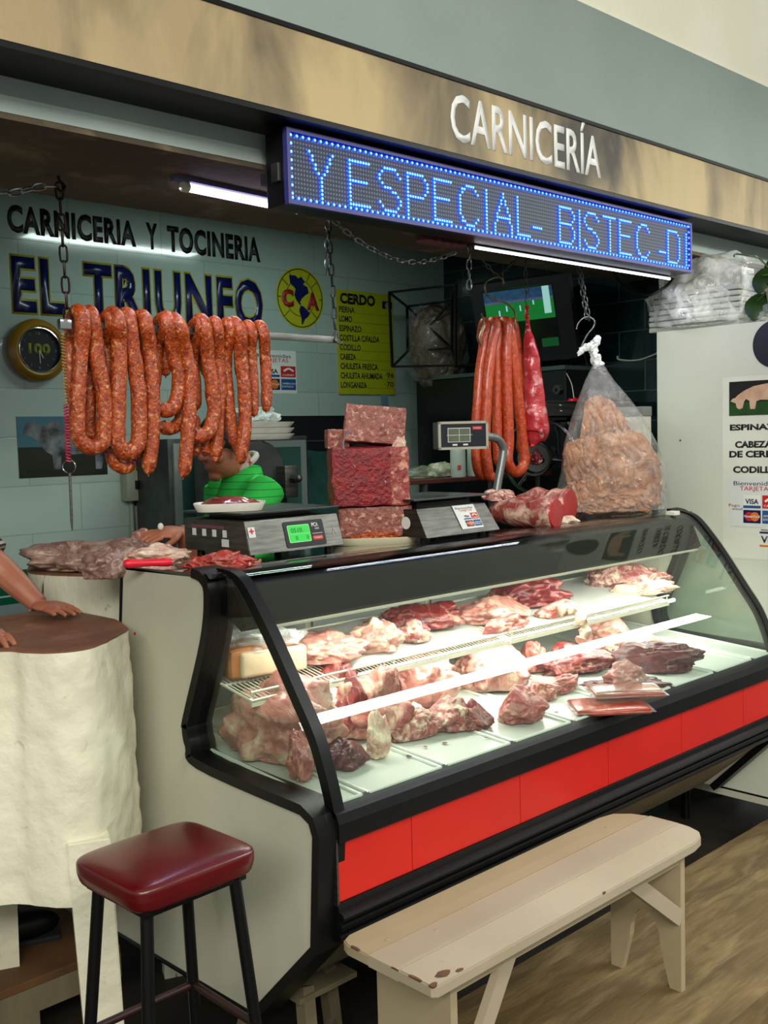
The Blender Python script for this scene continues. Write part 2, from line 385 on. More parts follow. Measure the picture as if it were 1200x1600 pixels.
def meat(name, muscle, fat, dark, fatlo=.5, fathi=.62, scale=9, gloss=.3):
    m = bpy.data.materials.new(name); m.use_nodes = True; nt = m.node_tree; b = nt.nodes['Principled BSDF']; L = nt.links.new
    def nz(scale_, det, dist, vec, rough_=.55):
        n_ = nt.nodes.new('ShaderNodeTexNoise'); n_.inputs['Scale'].default_value = scale_; n_.inputs['Detail'].default_value = det; n_.inputs['Distortion'].default_value = dist; n_.inputs['Roughness'].default_value = rough_; L(vec, n_.inputs['Vector']); return n_
    def mr(src, a, b_, c=0., d=1.):
        n_ = nt.nodes.new('ShaderNodeMapRange'); n_.inputs[1].default_value = a; n_.inputs[2].default_value = b_; n_.inputs[3].default_value = c; n_.inputs[4].default_value = d; L(src, n_.inputs[0]); return n_.outputs[0]
    def mix(f, x, y):
        n_ = nt.nodes.new('ShaderNodeMix'); n_.data_type = 'RGBA'; L(f, n_.inputs[0])
        for i, q in ((6, x), (7, y)):
            if isinstance(q, str): n_.inputs[i].default_value = lin(q)
            else: L(q, n_.inputs[i])
        return n_.outputs[2]
    def mt(op, x, y):
        n_ = nt.nodes.new('ShaderNodeMath'); n_.operation = op; n_.use_clamp = True
        for i, q in enumerate((x, y)):
            if isinstance(q, float): n_.inputs[i].default_value = q
            else: L(q, n_.inputs[i])
        return n_.outputs[0]
    tc = nt.nodes.new('ShaderNodeTexCoord'); oi = nt.nodes.new('ShaderNodeObjectInfo')
    va = nt.nodes.new('ShaderNodeVectorMath'); va.operation = 'ADD'; L(tc.outputs['Object'], va.inputs[0])
    vs = nt.nodes.new('ShaderNodeVectorMath'); vs.operation = 'SCALE'; vs.inputs['Scale'].default_value = 7.3; L(oi.outputs['Location'], vs.inputs[0]); L(vs.outputs[0], va.inputs[1])
    dn = nz(14, 3, 0, va.outputs[0]); d2 = nt.nodes.new('ShaderNodeVectorMath'); d2.operation = 'SCALE'; d2.inputs['Scale'].default_value = .05; L(dn.outputs['Color'], d2.inputs[0])
    vd = nt.nodes.new('ShaderNodeVectorMath'); vd.operation = 'ADD'; L(va.outputs[0], vd.inputs[0]); L(d2.outputs[0], vd.inputs[1])
    mp = nt.nodes.new('ShaderNodeMapping'); mp.inputs['Scale'].default_value = (1, .35, .5); mp.inputs['Rotation'].default_value = (.3, .4, .7); L(vd.outputs[0], mp.inputs[0])
    fib = nz(85, 4, .3, mp.outputs[0]); big = nz(scale * 1.3, 8, 1.2, vd.outputs[0], .62); tone = nz(7, 2, 0, va.outputs[0])
    vo = nt.nodes.new('ShaderNodeTexVoronoi'); vo.feature = 'DISTANCE_TO_EDGE'; vo.inputs['Scale'].default_value = scale * 2.0; L(vd.outputs[0], vo.inputs['Vector'])
    vein = mt('MULTIPLY', mr(vo.outputs['Distance'], .0, .05, 1., 0.), mr(tone.outputs[0], .40, .60))
    fatm = mt('MAXIMUM', mr(big.outputs[0], fatlo, fathi), mt('MULTIPLY', vein, .65))
    mus = mix(mr(fib.outputs[0], .38, .62), dark, muscle); mus = mix(mt('MULTIPLY', mr(tone.outputs[0], .5, .7), .5), mus, dark)
    fc = mix(mr(fib.outputs[0], .35, .7), fat, muscle); fc = mix(mr(big.outputs[0], fathi, fathi + .1), fc, fat)
    L(mix(fatm, mus, fc), b.inputs['Base Color'])
    b.inputs['Roughness'].default_value = gloss + .08; b.inputs['Coat Weight'].default_value = .22; b.inputs['Coat Roughness'].default_value = .18
    b.inputs['Subsurface Weight'].default_value = .06; b.inputs['Subsurface Radius'].default_value = (.02, .006, .004); b.inputs['Subsurface Scale'].default_value = 1
    h = mt('ADD', mt('MULTIPLY', fib.outputs[0], .5), mt('MULTIPLY', fatm, .35))
    bp = nt.nodes.new('ShaderNodeBump'); bp.inputs['Strength'].default_value = .7; bp.inputs['Distance'].default_value = .006; L(h, bp.inputs['Height']); L(bp.outputs[0], b.inputs['Normal'])
    return m
k_chop = meat('chopped_red_meat', 'b8443a', 'd4a08c', '96281f', .54, .66, 20)
k_loin = meat('raw_loin', '9c4038', 'd8b8a0', '7c2a26', .5, .6, 8)
k_red = meat('raw_beef', '86201f', 'c99d84', '5b1214', .56, .7, 9)
k_pork = meat('raw_pork', 'a8504a', 'd9b9a0', '8d3c3a', .46, .62, 8)
k_pale = meat('pale_pork', 'b5766a', 'd8c0a8', '9d5a52', .45, .62, 7)
k_fat = meat('pork_fat', 'c59a86', 'e0d2b8', 'a8655c', .4, .55, 8)
k_dark = meat('dark_beef', '5f1b1d', '8d5a50', '3f1013', .62, .78, 9)
k_rib = meat('ribs', 'a04a48', 'dcc6ae', '7d2c2e', .44, .56, 16)
k_old = meat('grey_pork_skin', '8a6a60', 'b09a88', '6b4a44', .5, .66, 6)
k_smoke = M('smoked_rind', 'a8693c', '8a4f2a', 8, .4, bump=.2)
k_bread = M('pale_smoked_meat', 'cdb596', 'bfa283', 9, .55, bump=.2)
k_cheese = M('pressed_brown_meat', '74382e', '965445', 40, .45, bump=.6, bscale=70, c3='c0907c', s3=62, lo3=.56, hi3=.66, distort=1.5, detail=7)
k_net = M('pressed_meat_in_red_net', '6a0b10', '8d1218', 30, .4, bump=.8, bscale=80, c3='c0908a', s3=45, lo3=.68, hi3=.76, distort=1)
k_chorizo = M('orange_chorizo', '7a2608', 'b04a12', 70, .42, bump=.5, bscale=130, c3='cc9058', s3=85, lo3=.56, hi3=.68, coat=.12, distort=.8, detail=5, lo=.35, hi=.6)
k_chorizo2 = M('red_longaniza', '93220a', 'b5430f', 60, .4, bump=.3, bscale=160, c3='c8743c', s3=150, lo3=.58, hi3=.7, coat=.3)
k_rind = M('puffed_pork_rind', 'b07a4e', '946039', 12, .7, bump=.9, bscale=70, c3='c99a6c', s3=30, lo3=.55, hi3=.75, distort=1)
m_bag = clear_mat('clear_plastic_bag', base=.05, edge=.9, rough=.14, milky='ffffff', milk=.16, milkscale=9, bump=1.0, bscale=18)
m_wrap = clear_mat('shiny_plastic_wrap', base=.06, edge=.8, rough=.12, milky='f4f6f2', milk=.45, milkscale=11, bump=1.0, bscale=16, lo=.4, hi=.65)
m_tealwrap = clear_mat('teal_plastic_sheet', base=.0, edge=.5, rough=.2, milky='37635c', milk=.85, milkscale=4, bump=.6, bscale=6, lo=.2, hi=.5)
m_glass = clear_mat('case_glass', 'f3f8f4', base=.02, edge=.75, rough=.01)
m_glass_side = clear_mat('case_end_glass', 'eef4f0', base=.01, edge=.5, rough=.01)
m_redbag = M('red_plastic_net', 'c8161f', 'b01018', 18, .3, coat=.4, bump=.4, bscale=30)
m_ink = M('black_ink', '0a0a0c', rough=.5)
m_navy = M('navy_paint', '0c1550', '0a1248', 6, .3, coat=.3)
m_yellow = M('yellow_paint', 'a39a12', rough=.4)
m_signyellow = M('yellow_sign_board', 'a5a70c', 'a0a20a', 5, .5)
m_logored = M('brick_red_paint', '8f1c20', rough=.5)
m_cardwhite = M('white_print', 'c8ccc6', rough=.5)
m_pwhite = M('white_print_paper', 'd6d6c8', rough=.5)
m_cred = M('red_print', 'b4131a', rough=.5)
m_cblue = M('blue_print', '12457c', rough=.5)
m_corange = M('orange_print', 'c9691a', rough=.5)
m_lettering = M('white_vinyl_letter', 'e8e8e6', rough=.5, emit='ffffff', es=.0)

# ------------------------------------------------------------------ setting
YB = 2.1; XR = 3.06
bm = B(); box(bm, (-3.5, YB, 1.085), (XR, YB + .12, 2.72)); struct('wall_back', bm, m_white_tile)
bm = B(); box(bm, (-3.5, YB, .945), (XR, YB + .12, 1.085)); struct('trim_1', bm, m_green_tile)
bm = B(); box(bm, (-3.5, YB, -.12), (XR, YB + .12, .945)); struct('wall_back_lower', bm, m_low_tile)
bm = B(); box(bm, (XR, .24, -.12), (XR + .12, .86, 2.343)); box(bm, (XR, .86, -.12), (XR + .12, YB + .12, 2.72)); struct('wall_right', bm, m_dark_tile)
bm = B(); box(bm, (-3.5, .85, 2.70), (XR + .12, YB + .12, 2.80)); struct('ceiling', bm, m_ceiling)
# beam with stained soffit
bm = B(); box(bm, (-3.5, .22, 2.358), (14, .84, 2.80)); struct('wall_beam', bm, m_beam)
bm = B(); box(bm, (-3.5, .222, 2.344), (14, .85, 2.358)); struct('trim_2', bm, m_soffit)
# facade above the fascia
bm = B(); box(bm, (-3.5, .22, 2.80), (14, .34, 3.10)); box(bm, (-3.5, .10, 2.62), (14, .34, 3.10)); struct('wall_front', bm, m_grey_wall)
bm = B(); box(bm, (-3.5, .13, 3.10), (14, .34, 4.2)); struct('wall_front_upper', bm, m_cream_wall)
# tan fascia channel; thin black strip below paints its shaded underside
bm = B()
prism(bm, [(.05, 2.452), (.05, 2.668), (.10, 2.668), (.10, 2.47), (.22, 2.47), (.22, 2.452)], lambda a, b, d: Vector((d, a, b)), -3.5, 14)
struct('trim_3', bm, m_fascia)
bm = B(); box(bm, (-3.5, .052, 2.438), (14, .222, 2.452)); box(bm, (-3.5, .045, 2.664), (14, .10, 2.676)); struct('trim_4', bm, m_black)
# floor
bm = B(); box(bm, (-6, -8, -.24), (16, 3, -.12)); struct('floor', bm, m_darkwood)
# plinth under the display case
bm = B(); box(bm, (0.32, .36, -.12), (2.6, .46, .20)); struct('wall_plinth', bm, m_plinth)

# raised boards
bm = B()
nx, ny = 24, 12
prism(bm, [(1.9, -.165), (.25, -.165), (.25, -.775), (1.24, -.772), (2.45, -.765), (2.9, -.76), (2.9, -.2), (2.43, -.163)], lambda a, b, d: Vector((a, b, d)), -.10, 0)
o = obj('plywood_platform', bm, m_ply, smooth=False); tag(o, 'dusty plywood platform on the floor under the white bench', 'platform')
t = thing('standing_platform', (-.6, 1.2, -.12), 'brown board platform behind the chopping block where the shopkeeper stands', 'platform')
bm = B(); box(bm, (-1.6, .657, .075), (.0, 1.9, .10), .003); obj('board', bm, m_oldboard, t, False)
bm = B(); box(bm, (-1.6, .658, .0), (-.0, .68, .075)); obj('edge_batten', bm, m_rawwood, t, False)
for x in (-.35, -1.5):
    bm = B(); box(bm, (x, .66, -.12), (x + .09, .75, .075)); obj('leg', bm, m_rawwood, t, False)

# ------------------------------------------------------------------ display case
L0, L1 = 0.0, 2.36
case = thing('display_case', (1.18, .2, .13), 'long refrigerated butcher display case with curved glass, red front panels and black trim', 'display case')
END = [(.54, 1.252), (.19, 1.250), (.150, 1.240), (.134, 1.205), (.158, 1.09), (.255, .87), (.262, .835), (.25, .79), (.20, .74), (-.23, .722), (-.262, .708), (-.274, .68), (-.254, .41), (0, .15), (.70, .133)]
def sx(a, b, d): return Vector((d, a, b))
for k, (x0, x1) in enumerate(((0, .045), (2.315, 2.36))):
    bm = B(); prism(bm, END, sx, x0, x1)
    obj('end_panel', bm, m_case_white, case, False, label='off-white end panel')
    # black edge trim that follows the front contour
    bm = B(); fr = [(p.y, p.z) for p in smoothpath([Vector((0, *q)) for q in END[1:10]], 5)] + [END[10], END[11], END[12], END[13]]
    ribbon(bm, [(p[0] - .002, p[1]) for p in fr], -.026, x0 - .006, x1 + .03)
    obj('end_trim', bm, m_gloss_black, case, True, 30, label='glossy black edge trim')
bm = B(); tube(bm, [Vector((0.0, .545, 1.25)), Vector((0, .70, .13))], .006, 6); tube(bm, [Vector((0, .70, .13)), Vector((0, .0, .145))], .007, 6); obj('edge_bead', bm, m_black, case)
# glass profile
GP = [(.165, 1.268), (.12, 1.2675), (.085, 1.262), (.05, 1.247), (.01, 1.210), (-.064, 1.121), (-.158, .99), (-.225, .893), (-.267, .793), (-.292, .71)]
gp = [(p.y, p.z) for p in smoothpath([Vector((0, *q)) for q in GP], 5)]
for x0 in (.05, 2.285):
    bm = B(); ribbon(bm, [(p[0] - .004, p[1] + .003) for p in gp], .030, x0, x0 + .032)
    obj('glass_frame', bm, m_gloss_black, case, True, 30)
bm = B(); ribbon(bm, gp, .005, .082, 2.285); obj('front_glass', bm, m_glass, case, True, 60)
SG = gp[6:] + [(-.25, .73), (.20, .76), (.245, .80), (.25, .85), (.14, 1.09), (.10, 1.22)]
for x0 in (.025, 2.33):
    bm = B(); prism(bm, SG, sx, x0, x0 + .005); obj('end_glass', bm, m_glass_side, case, False)
# top cover: glossy black
bm = B(); prism(bm, [(.10, 1.264), (.60, 1.252), (.60, 1.243), (.10, 1.252)], sx, .0, 2.36); obj('top_cover', bm, M('glossy_black_glass_top', '07080a', '0a0b0d', 6, .07, coat=1.0), case, False, label='mirror black top')
# canopy that carries the lamp
bm = B(); prism(bm, [(.085, 1.232), (.06, 1.20), (.03, 1.13), (.05, 1.115), (.12, 1.15), (.5, 1.17), (.52, 1.235)], sx, .05, 2.31)
obj('lamp_canopy', bm, M('dull_bronze_sheet', '26241d', '1d1b16', 3, .8, spec=.15), case, False)
bm = B(); tube(bm, [Vector((.09, .028, 1.118)), Vector((2.28, .028, 1.118))], .005, 6); obj('canopy_edge_wire', bm, m_wire, case)
lamp = bpy.data.materials.new('lamp_tube'); lamp.use_nodes = True
b_ = lamp.node_tree.nodes['Principled BSDF']; b_.inputs['Emission Color'].default_value = (1, .98, .93, 1); b_.inputs['Emission Strength'].default_value = 9
bm = B(); cyl(bm, (.12, .075, 1.122), (2.25, .075, 1.122), .009, seg=10); obj('canopy_lamp', bm, lamp, case)
# back wall, floor and liner
m_liner = M('pale_liner', '9a9a80', '8d8e76', 2, .5)
bm = B(); box(bm, (.045, .50, .76), (2.315, .53, 1.235)); obj('back_liner', bm, m_liner, case, False)
for k in range(4):
    x = .09 + k * .56
    bm = B(); box(bm, (x, .488, .80), (x + .53, .50, 1.16), .003); obj('sliding_door', bm, M('mirrored_door', '5f6a64', rough=.25, metal=.4) if k == 0 else bpy.data.materials['mirrored_door'], case, False)
def dz(y): return .735 + (y + .30) * .0735
bm = B(); prism(bm, [(-.275, dz(-.275) - .02), (.50, dz(.5) - .02), (.50, .69), (-.275, .69)], sx, .045, 2.315); obj('deck_base', bm, m_black, case, False)
edges = [.049, .172, .454, .735, 1.018, 1.30, 1.58, 1.865, 2.148, 2.312]
for a, b in zip(edges[:-1], edges[1:]):
    bm = B(); a += .006; b -= .006
    prism(bm, [(a, -.272), (b, -.272), (b, .495), (a, .495)], lambda u, v, d: Vector((u, v, dz(v) + d)), -.018, -.006)
    r = .006
    for p, q in (((a + r, -.268), (a + r, .49)), ((b - r, -.268), (b - r, .49)), ((a + r, -.266), (b - r, -.266))):
        tube(bm, [Vector((p[0], p[1], dz(p[1]) - .004)), Vector((q[0], q[1], dz(q[1]) - .004))], r, 8)
    obj('deck_tray', bm, m_deck, case, True, 40)
# front: black ledge, red panels, bumper
bm = B(); prism(bm, [(-.262, .738), (-.30, .722), (-.308, .70), (-.308, .656), (-.27, .652), (-.262, .69)], sx, .05, 2.31)
obj('front_ledge', bm, m_gloss_black, case, False)
js = [.05, .30, .731, 1.162, 1.593, 2.024, 2.31]
for a, b in zip(js[:-1], js[1:]):
    bm = B(); box(bm, (a + .0012, -.296, .510), (b - .0012, -.27, .655), .0008); obj('red_panel', bm, m_red, case, False, label='red front panel')
bm = B(); box(bm, (.045, -.275, .40), (2.315, -.24, .70)); obj('front_board', bm, m_black, case, False)
bm = B()
prism(bm, [(-.25, .509), (-.302, .509), (-.304, .492), (-.318, .488), (-.322, .480), (-.318, .472), (-.304, .468), (-.304, .462), (-.314, .457), (-.314, .447), (-.300, .442), (-.300, .436), (-.310, .431), (-.305, .42), (-.24, .40)], sx, .045, 2.315)
obj('bumper', bm, m_gloss_black, case, False, label='ribbed black bumper rail')
bm = B(); box(bm, (.044, -.302, .505), (.050, -.28, .665)); obj('corner_strip', bm, m_steel, case, False)
bm = B(); prism(bm, [(-.285, .425), (.02, .155), (.68, .135), (.68, .16), (.03, .18), (-.26, .44)], sx, .045, 2.315); obj('lower_front', bm, M('dusty_beige_sheet', '8c8068', '7b705a', 4, .6, .2), case, False)
bm = B(); box(bm, (.045, .53, .14), (2.315, .56, 1.225)); obj('back_panel', bm, m_case_white, case, False)
# wire shelves
def shelf_z(y): return .93 + (y - .06) * .20
for k, (a, b) in enumerate(((.075, 1.11), (1.125, 2.10))):
    bm = B()
    y0, y1 = .055, .42
    rail = [(a + .01, y0), (b - .01, y0)]
    for yy, zz, r in ((y0, 0, .0045), (y0, .022, .004), (y1, 0, .004), (.18, -.004, .003), (.30, -.004, .003)):
        tube(bm, [Vector((a, yy, shelf_z(yy) + zz)), Vector((b, yy, shelf_z(yy) + zz))], r, 6)
    for x in (a, b):
        tube(bm, [Vector((x, y0, shelf_z(y0))), Vector((x, y1, shelf_z(y1)))], .004, 6)
    n_ = int((b - a) / .0145)
    for i in range(1, n_):
        x = a + (b - a) * i / n_
        tube(bm, [Vector((x, y0, shelf_z(y0))), Vector((x, y1, shelf_z(y1)))], .0016, 4, cap=False)
    for x in (a + .01, (a + b) / 2, b - .01): tube(bm, [Vector((x, y0, shelf_z(y0))), Vector((x, y0, shelf_z(y0) + .022))], .003, 6)
    box(bm, (a, y0 - .004, shelf_z(y0) - .016), (b, y0 + .002, shelf_z(y0) - .005))
    obj('wire_shelf', bm, m_wire, case, True, 40)
bm = B(); cyl(bm, (.10, .09, shelf_z(.09) - .018), (2.2, .09, shelf_z(.09) - .018), .007, seg=10); obj('shelf_lamp', bm, lamp, case)
bm = B()
for x in (.075, 1.117, 2.10): tube(bm, [Vector((x, .42, shelf_z(.42))), Vector((x, .485, shelf_z(.42) - .05))], .007, 6)
obj('shelf_bracket', bm, m_wire, case)
bm = B(); box(bm, (.035, .01, .13), (.05, .68, .14)); obj('kick_strip', bm, m_black, case, False)

q_ = onx(211, 990, 0); bm = B(); ball(bm, q_, .006, 2, (.35, 1, .8)); obj('red_stain', bm, m_red, case, label='small dark red spot')
q_ = onx(1194, 1036, 2.325); bm = B(); box(bm, q_ - Vector((.006, .018, .010)), q_ + Vector((.006, .018, .010)), .003); obj('red_clip', bm, m_red, case, label='small red clip')

# trestle under the case
tr = thing('trestle_stool', (.23, .05, -.12), 'rough pale wooden trestle under the left end of the display case', 'trestle')
for (a, b) in (((.16, -.02, .16), (.10, -.12, -.12)), ((.27, .02, .16), (.33, .06, -.12)), ((.2, .2, .16), (.16, .28, -.12))):
    bm = B(); tube(bm, [Vector(a), Vector(b)], .026, 4); obj('leg', bm, m_rawwood, tr, False)
bm = B(); tube(bm, [Vector((.115, -.09, -.05)), Vector((.32, .05, -.01))], .016, 4); obj('brace', bm, m_rawwood, tr, False)
bm = B(); box(bm, (.12, -.05, .135), (.32, .30, .15)); obj('seat', bm, m_rawwood, tr, False)
#@@P2

# ------------------------------------------------------------------ hall battens above the aisle (behind the camera)
for nm, c_, ln, lab in (('a', (9.0, -2.15, 3.15), 14.0, 'long white fluorescent batten over the aisle, reflected in the case glass'), ('b', (-.6, -3.6, 3.35), 3.6, 'white fluorescent batten further out over the aisle')):
    t = thing('fluorescent_batten', (c_[0], c_[1], c_[2]), lab, 'ceiling light')
    bm = B(); box(bm, (c_[0] - ln / 2, c_[1] - .22, c_[2] + .005), (c_[0] + ln / 2, c_[1] + .22, c_[2] + .06), .004); obj('housing', bm, m_wire, t)
    bm = B()
    for x in (-ln / 2 + .3, ln / 2 - .3): cyl(bm, (c_[0] + x, c_[1], c_[2] + .06), (c_[0] + x, c_[1], c_[2] + .6), .006, seg=8)
    obj('suspension_rod', bm, m_wire, t)

# ------------------------------------------------------------------ LED sign
SX0, SX1, SZ0, SZ1, SY = .285, 2.36, 2.228, 2.428, .10
sg = thing('led_sign', (1.32, .16, SZ0), 'long electronic sign with blue dot lettering hung under the beam', 'electronic sign')
led_bg = M('dark_louver_panel', '0b0d18', rough=.5)
nt = led_bg.node_tree; b_ = nt.nodes['Principled BSDF']
g = nt.nodes.new('ShaderNodeNewGeometry'); vm = nt.nodes.new('ShaderNodeVectorMath'); vm.operation = 'MULTIPLY'; vm.inputs[1].default_value = (96.0, 0, 85.0)
nt.links.new(g.outputs['Position'], vm.inputs[0])
fr_ = nt.nodes.new('ShaderNodeVectorMath'); fr_.operation = 'FRACTION'; nt.links.new(vm.outputs[0], fr_.inputs[0])
sb = nt.nodes.new('ShaderNodeVectorMath'); sb.operation = 'SUBTRACT'; sb.inputs[1].default_value = (.5, 0, .5); nt.links.new(fr_.outputs[0], sb.inputs[0])
le = nt.nodes.new('ShaderNodeVectorMath'); le.operation = 'LENGTH'; nt.links.new(sb.outputs[0], le.inputs[0])
lt = nt.nodes.new('ShaderNodeMath'); lt.operation = 'LESS_THAN'; lt.inputs[1].default_value = .27; nt.links.new(le.outputs['Value'], lt.inputs[0])
mx = nt.nodes.new('ShaderNodeMix'); mx.data_type = 'RGBA'; nt.links.new(lt.outputs[0], mx.inputs[0]); mx.inputs[6].default_value = lin('24263c'); mx.inputs[7].default_value = lin('56707c')
nt.links.new(mx.outputs[2], b_.inputs['Base Color'])
m_signframe = M('sign_frame_glow_tint', '35347a', rough=.4)  # blue glow of the dots is put into the frame colour
FW = .011
bm = B(); box(bm, (SX0, SY + .006, SZ0), (SX1, SY + .085, SZ1), .002); obj('housing', bm, m_black, sg, False)
bm = B(); box(bm, (SX0 + FW, SY + .001, SZ0 + FW), (SX1 - FW, SY + .008, SZ1 - FW)); dp_ = obj('dot_panel', bm, led_bg, sg, False)
bm = B()
box(bm, (SX0, SY - .008, SZ1 - FW), (SX1, SY + .01, SZ1)); box(bm, (SX0, SY - .008, SZ0), (SX1, SY + .01, SZ0 + FW))
box(bm, (SX0, SY - .008, SZ0 + FW), (SX0 + FW, SY + .01, SZ1 - FW)); box(bm, (SX1 - FW, SY - .008, SZ0 + FW), (SX1, SY + .01, SZ1 - FW))
obj('frame', bm, m_signframe, sg, False)
NC, NR = 196, 16
PX0 = SX0 + FW + .006; PW = (SX1 - SX0 - 2 * FW - .012) / (NC - 1); PZ1 = SZ1 - FW - .007; PH = (SZ1 - SZ0 - 2 * FW - .014) / (NR - 1)
G = {
 'Y': ["#.......#", ".#.....#.", ".#.....#.", "..#...#..", "..#...#..", "...#.#...", "....#....", "....#....", "....#....", "....#....", "....#....", "....#...."],
 'E': ["########", "#.......", "#.......", "#.......", "#.......", "#######.", "#.......", "#.......", "#.......", "#.......", "#.......", "########"],
 'S': ["..#####..", ".#.....#.", "#.......#", "#........", ".#.......", "..###....", ".....##..", ".......#.", "........#", "#.......#", ".#.....#.", "..#####.."],
 'P': ["#######..", "#......#.", "#.......#", "#.......#", "#.......#", "#......#.", "#######..", "#........", "#........", "#........", "#........", "#........"],
 'C': ["...####..", ".##....#.", ".#......#", "#........", "#........", "#........", "#........", "#........", "#........", ".#......#", ".##....#.", "...####.."],
 'I': ["#"] * 12,
 'A': ["....#....", "....#....", "...#.#...", "...#.#...", "..#...#..", "..#...#..", ".#.....#.", ".#######.", ".#.....#.", "#.......#", "#.......#", "#.......#"],
 'L': ["#......"] * 11 + ["#######"],
 '-': ["....."] * 8 + ["#####"] + ["....."] * 3,
 'B': ["#######..", "#......#.", "#.......#", "#.......#", "#......#.", "#######..", "#......#.", "#.......#", "#.......#", "#.......#", "#......#.", "#######.."],
 'T': ["########"] + ["....#..."] * 11,
 'D': ["#######..", "#......#.", "#.......#"] + ["#.......#"] * 6 + ["#.......#", "#......#.", "#######.."],
}
lit = set()
for c in range(0, NC, 2): lit.add((c, 0)); lit.add((c, 15))
for r in range(0, 16, 2): lit.add((0, r)); lit.add((NC - 1, r))
for ch, px0, px1 in (('Y', 481.8, 520.6), ('E', 544.7, 581.6), ('S', 591.5, 626.9), ('P', 636, 669.4), ('E', 678.7, 709.9), ('C', 717.5, 751.5), ('I', 760, 761), ('A', 770, 797), ('L', 806, 827), ('-', 830, 843.5),
                     ('B', 872, 897.5), ('I', 904.4, 905), ('S', 912.5, 936.5), ('T', 941, 962), ('E', 965.6, 988.4), ('C', 993.5, 1017.5), ('-', 1028, 1038.5), ('D', 1043, 1065.5), ('I', 1070, 1071)):
    zc = 2.33; xa = ony(px0, 300, SY).x
    # column of the left edge of the glyph, measured along the sign
    col = round((xa - PX0) / PW)
    for r, row in enumerate(G[ch]):
        for k, v in enumerate(row):
            if v == '#' and col + k < NC: lit.add((col + k, r + 3))
m_led = M('blue_led', '2040ff', emit='3a6cff', es=2.4)
b_ = m_led.node_tree.nodes['Principled BSDF']; b_.inputs['Emission Color'].default_value = (.22, .66, 1.0, 1)
bm = B()
for (c, r) in sorted(lit):
    x = PX0 + c * PW; z = PZ1 - r * PH; y0 = SY + .001; rr = .0043
    ring = [bm.verts.new((x + rr * math.cos(a), y0, z + rr * math.sin(a))) for a in [k * math.pi / 3 for k in range(6)]]
    rin = [bm.verts.new((x + rr * .92 * math.cos(a), y0 - .0055, z + rr * .92 * math.sin(a))) for a in [k * math.pi / 3 for k in range(6)]]
    for k in range(6): bm.faces.new([ring[k], ring[(k + 1) % 6], rin[(k + 1) % 6], rin[k]]).material_index = 1
    bm.faces.new(rin)
m_ledb = M('blue_led_body', '1020a0', emit='0010ff', es=10.0)
m_ledb.node_tree.nodes['Principled BSDF'].inputs['Emission Color'].default_value = (.0, .025, 1.0, 1)
obj('lit_dots', bm, [m_led, m_ledb], dp_, False, label='lit blue dots of the lettering')
bm = B()
for x in (SX0 + .02, SX1 - .02): box(bm, (x - .01, SY + .085, 2.30), (x + .01, .225, 2.33))
box(bm, (SX0 - .012, SY + .02, 2.29), (SX0, SY + .05, 2.34), .003)
obj('hanger_bracket', bm, m_steel_d, sg, False)

# white tube under the sign and its cable
t = thing('strip_light', (1.77, .215, 2.215), 'thin white strip light under the right half of the electronic sign', 'strip light')
tl = bpy.data.materials.new('white_tube'); tl.use_nodes = True
b_ = tl.node_tree.nodes['Principled BSDF']; b_.inputs['Emission Color'].default_value = (.80, .86, 1, 1); b_.inputs['Emission Strength'].default_value = 5
bm = B(); cyl(bm, (1.16, .2, 2.219), (2.37, .2, 2.219), .0045, seg=10); obj('tube', bm, tl, t)
bm = B(); box(bm, (1.14, .188, 2.223), (2.39, .222, 2.24)); obj('housing', bm, m_black, t, False)
bm = B(); tube(bm, smoothpath([ony(1055, 428, .2), ony(1043, 445, .25), ony(1015, 461, .32), ony(990, 457, .4), ony(968, 440, .5), ony(960, 425, .6)]), .006, 8)
o = obj('power_cable', bm, m_black); tag(o, 'black power cable looping from the right end of the electronic sign', 'cable')
# purple-white tube on the soffit
t = thing('fluorescent_tube', (.37, .44, 2.30), 'glowing bluish white tube on the soffit at the left of the electronic sign', 'tube light')
tp = bpy.data.materials.new('violet_white_tube'); tp.use_nodes = True
b_ = tp.node_tree.nodes['Principled BSDF']; b_.inputs['Emission Color'].default_value = (.66, .62, 1, 1); b_.inputs['Emission Strength'].default_value = 4
bm = B(); cyl(bm, (.19, .425, 2.318), (.62, .465, 2.318), .0125, seg=14); obj('tube', bm, tp, t)
bm = B(); obox(bm, (.39, .44, 2.337), (.50, .035, .014), 5.3, .002); obj('batten', bm, M('violet_painted_batten', '5b5478', rough=.5), t)
bm = B(); cyl(bm, (.172, .423, 2.318), (.19, .425, 2.318), .015, seg=14); obj('end_cap', bm, m_wire, t)

# ------------------------------------------------------------------ writing on the fascia
bm = text('x', 'CARNICERÍA', (.884, .048, 2.478), (1, 0, 0), (0, 0, 1), .148, None, raw=True, depth=-.002, bold=.012)
xs = [v.co.x for v in bm.verts]; x0, x1 = min(xs), max(xs)
for v in bm.verts: v.co.x = .884 + (v.co.x - x0) * (1.665 - .884) / (x1 - x0); v.co.z = 2.487 + (v.co.z - 2.478) * 1.0
o = obj('fascia_lettering', bm, m_lettering, smooth=False); tag(o, 'white capital lettering reading CARNICERÍA on the stained tan fascia', 'lettering')

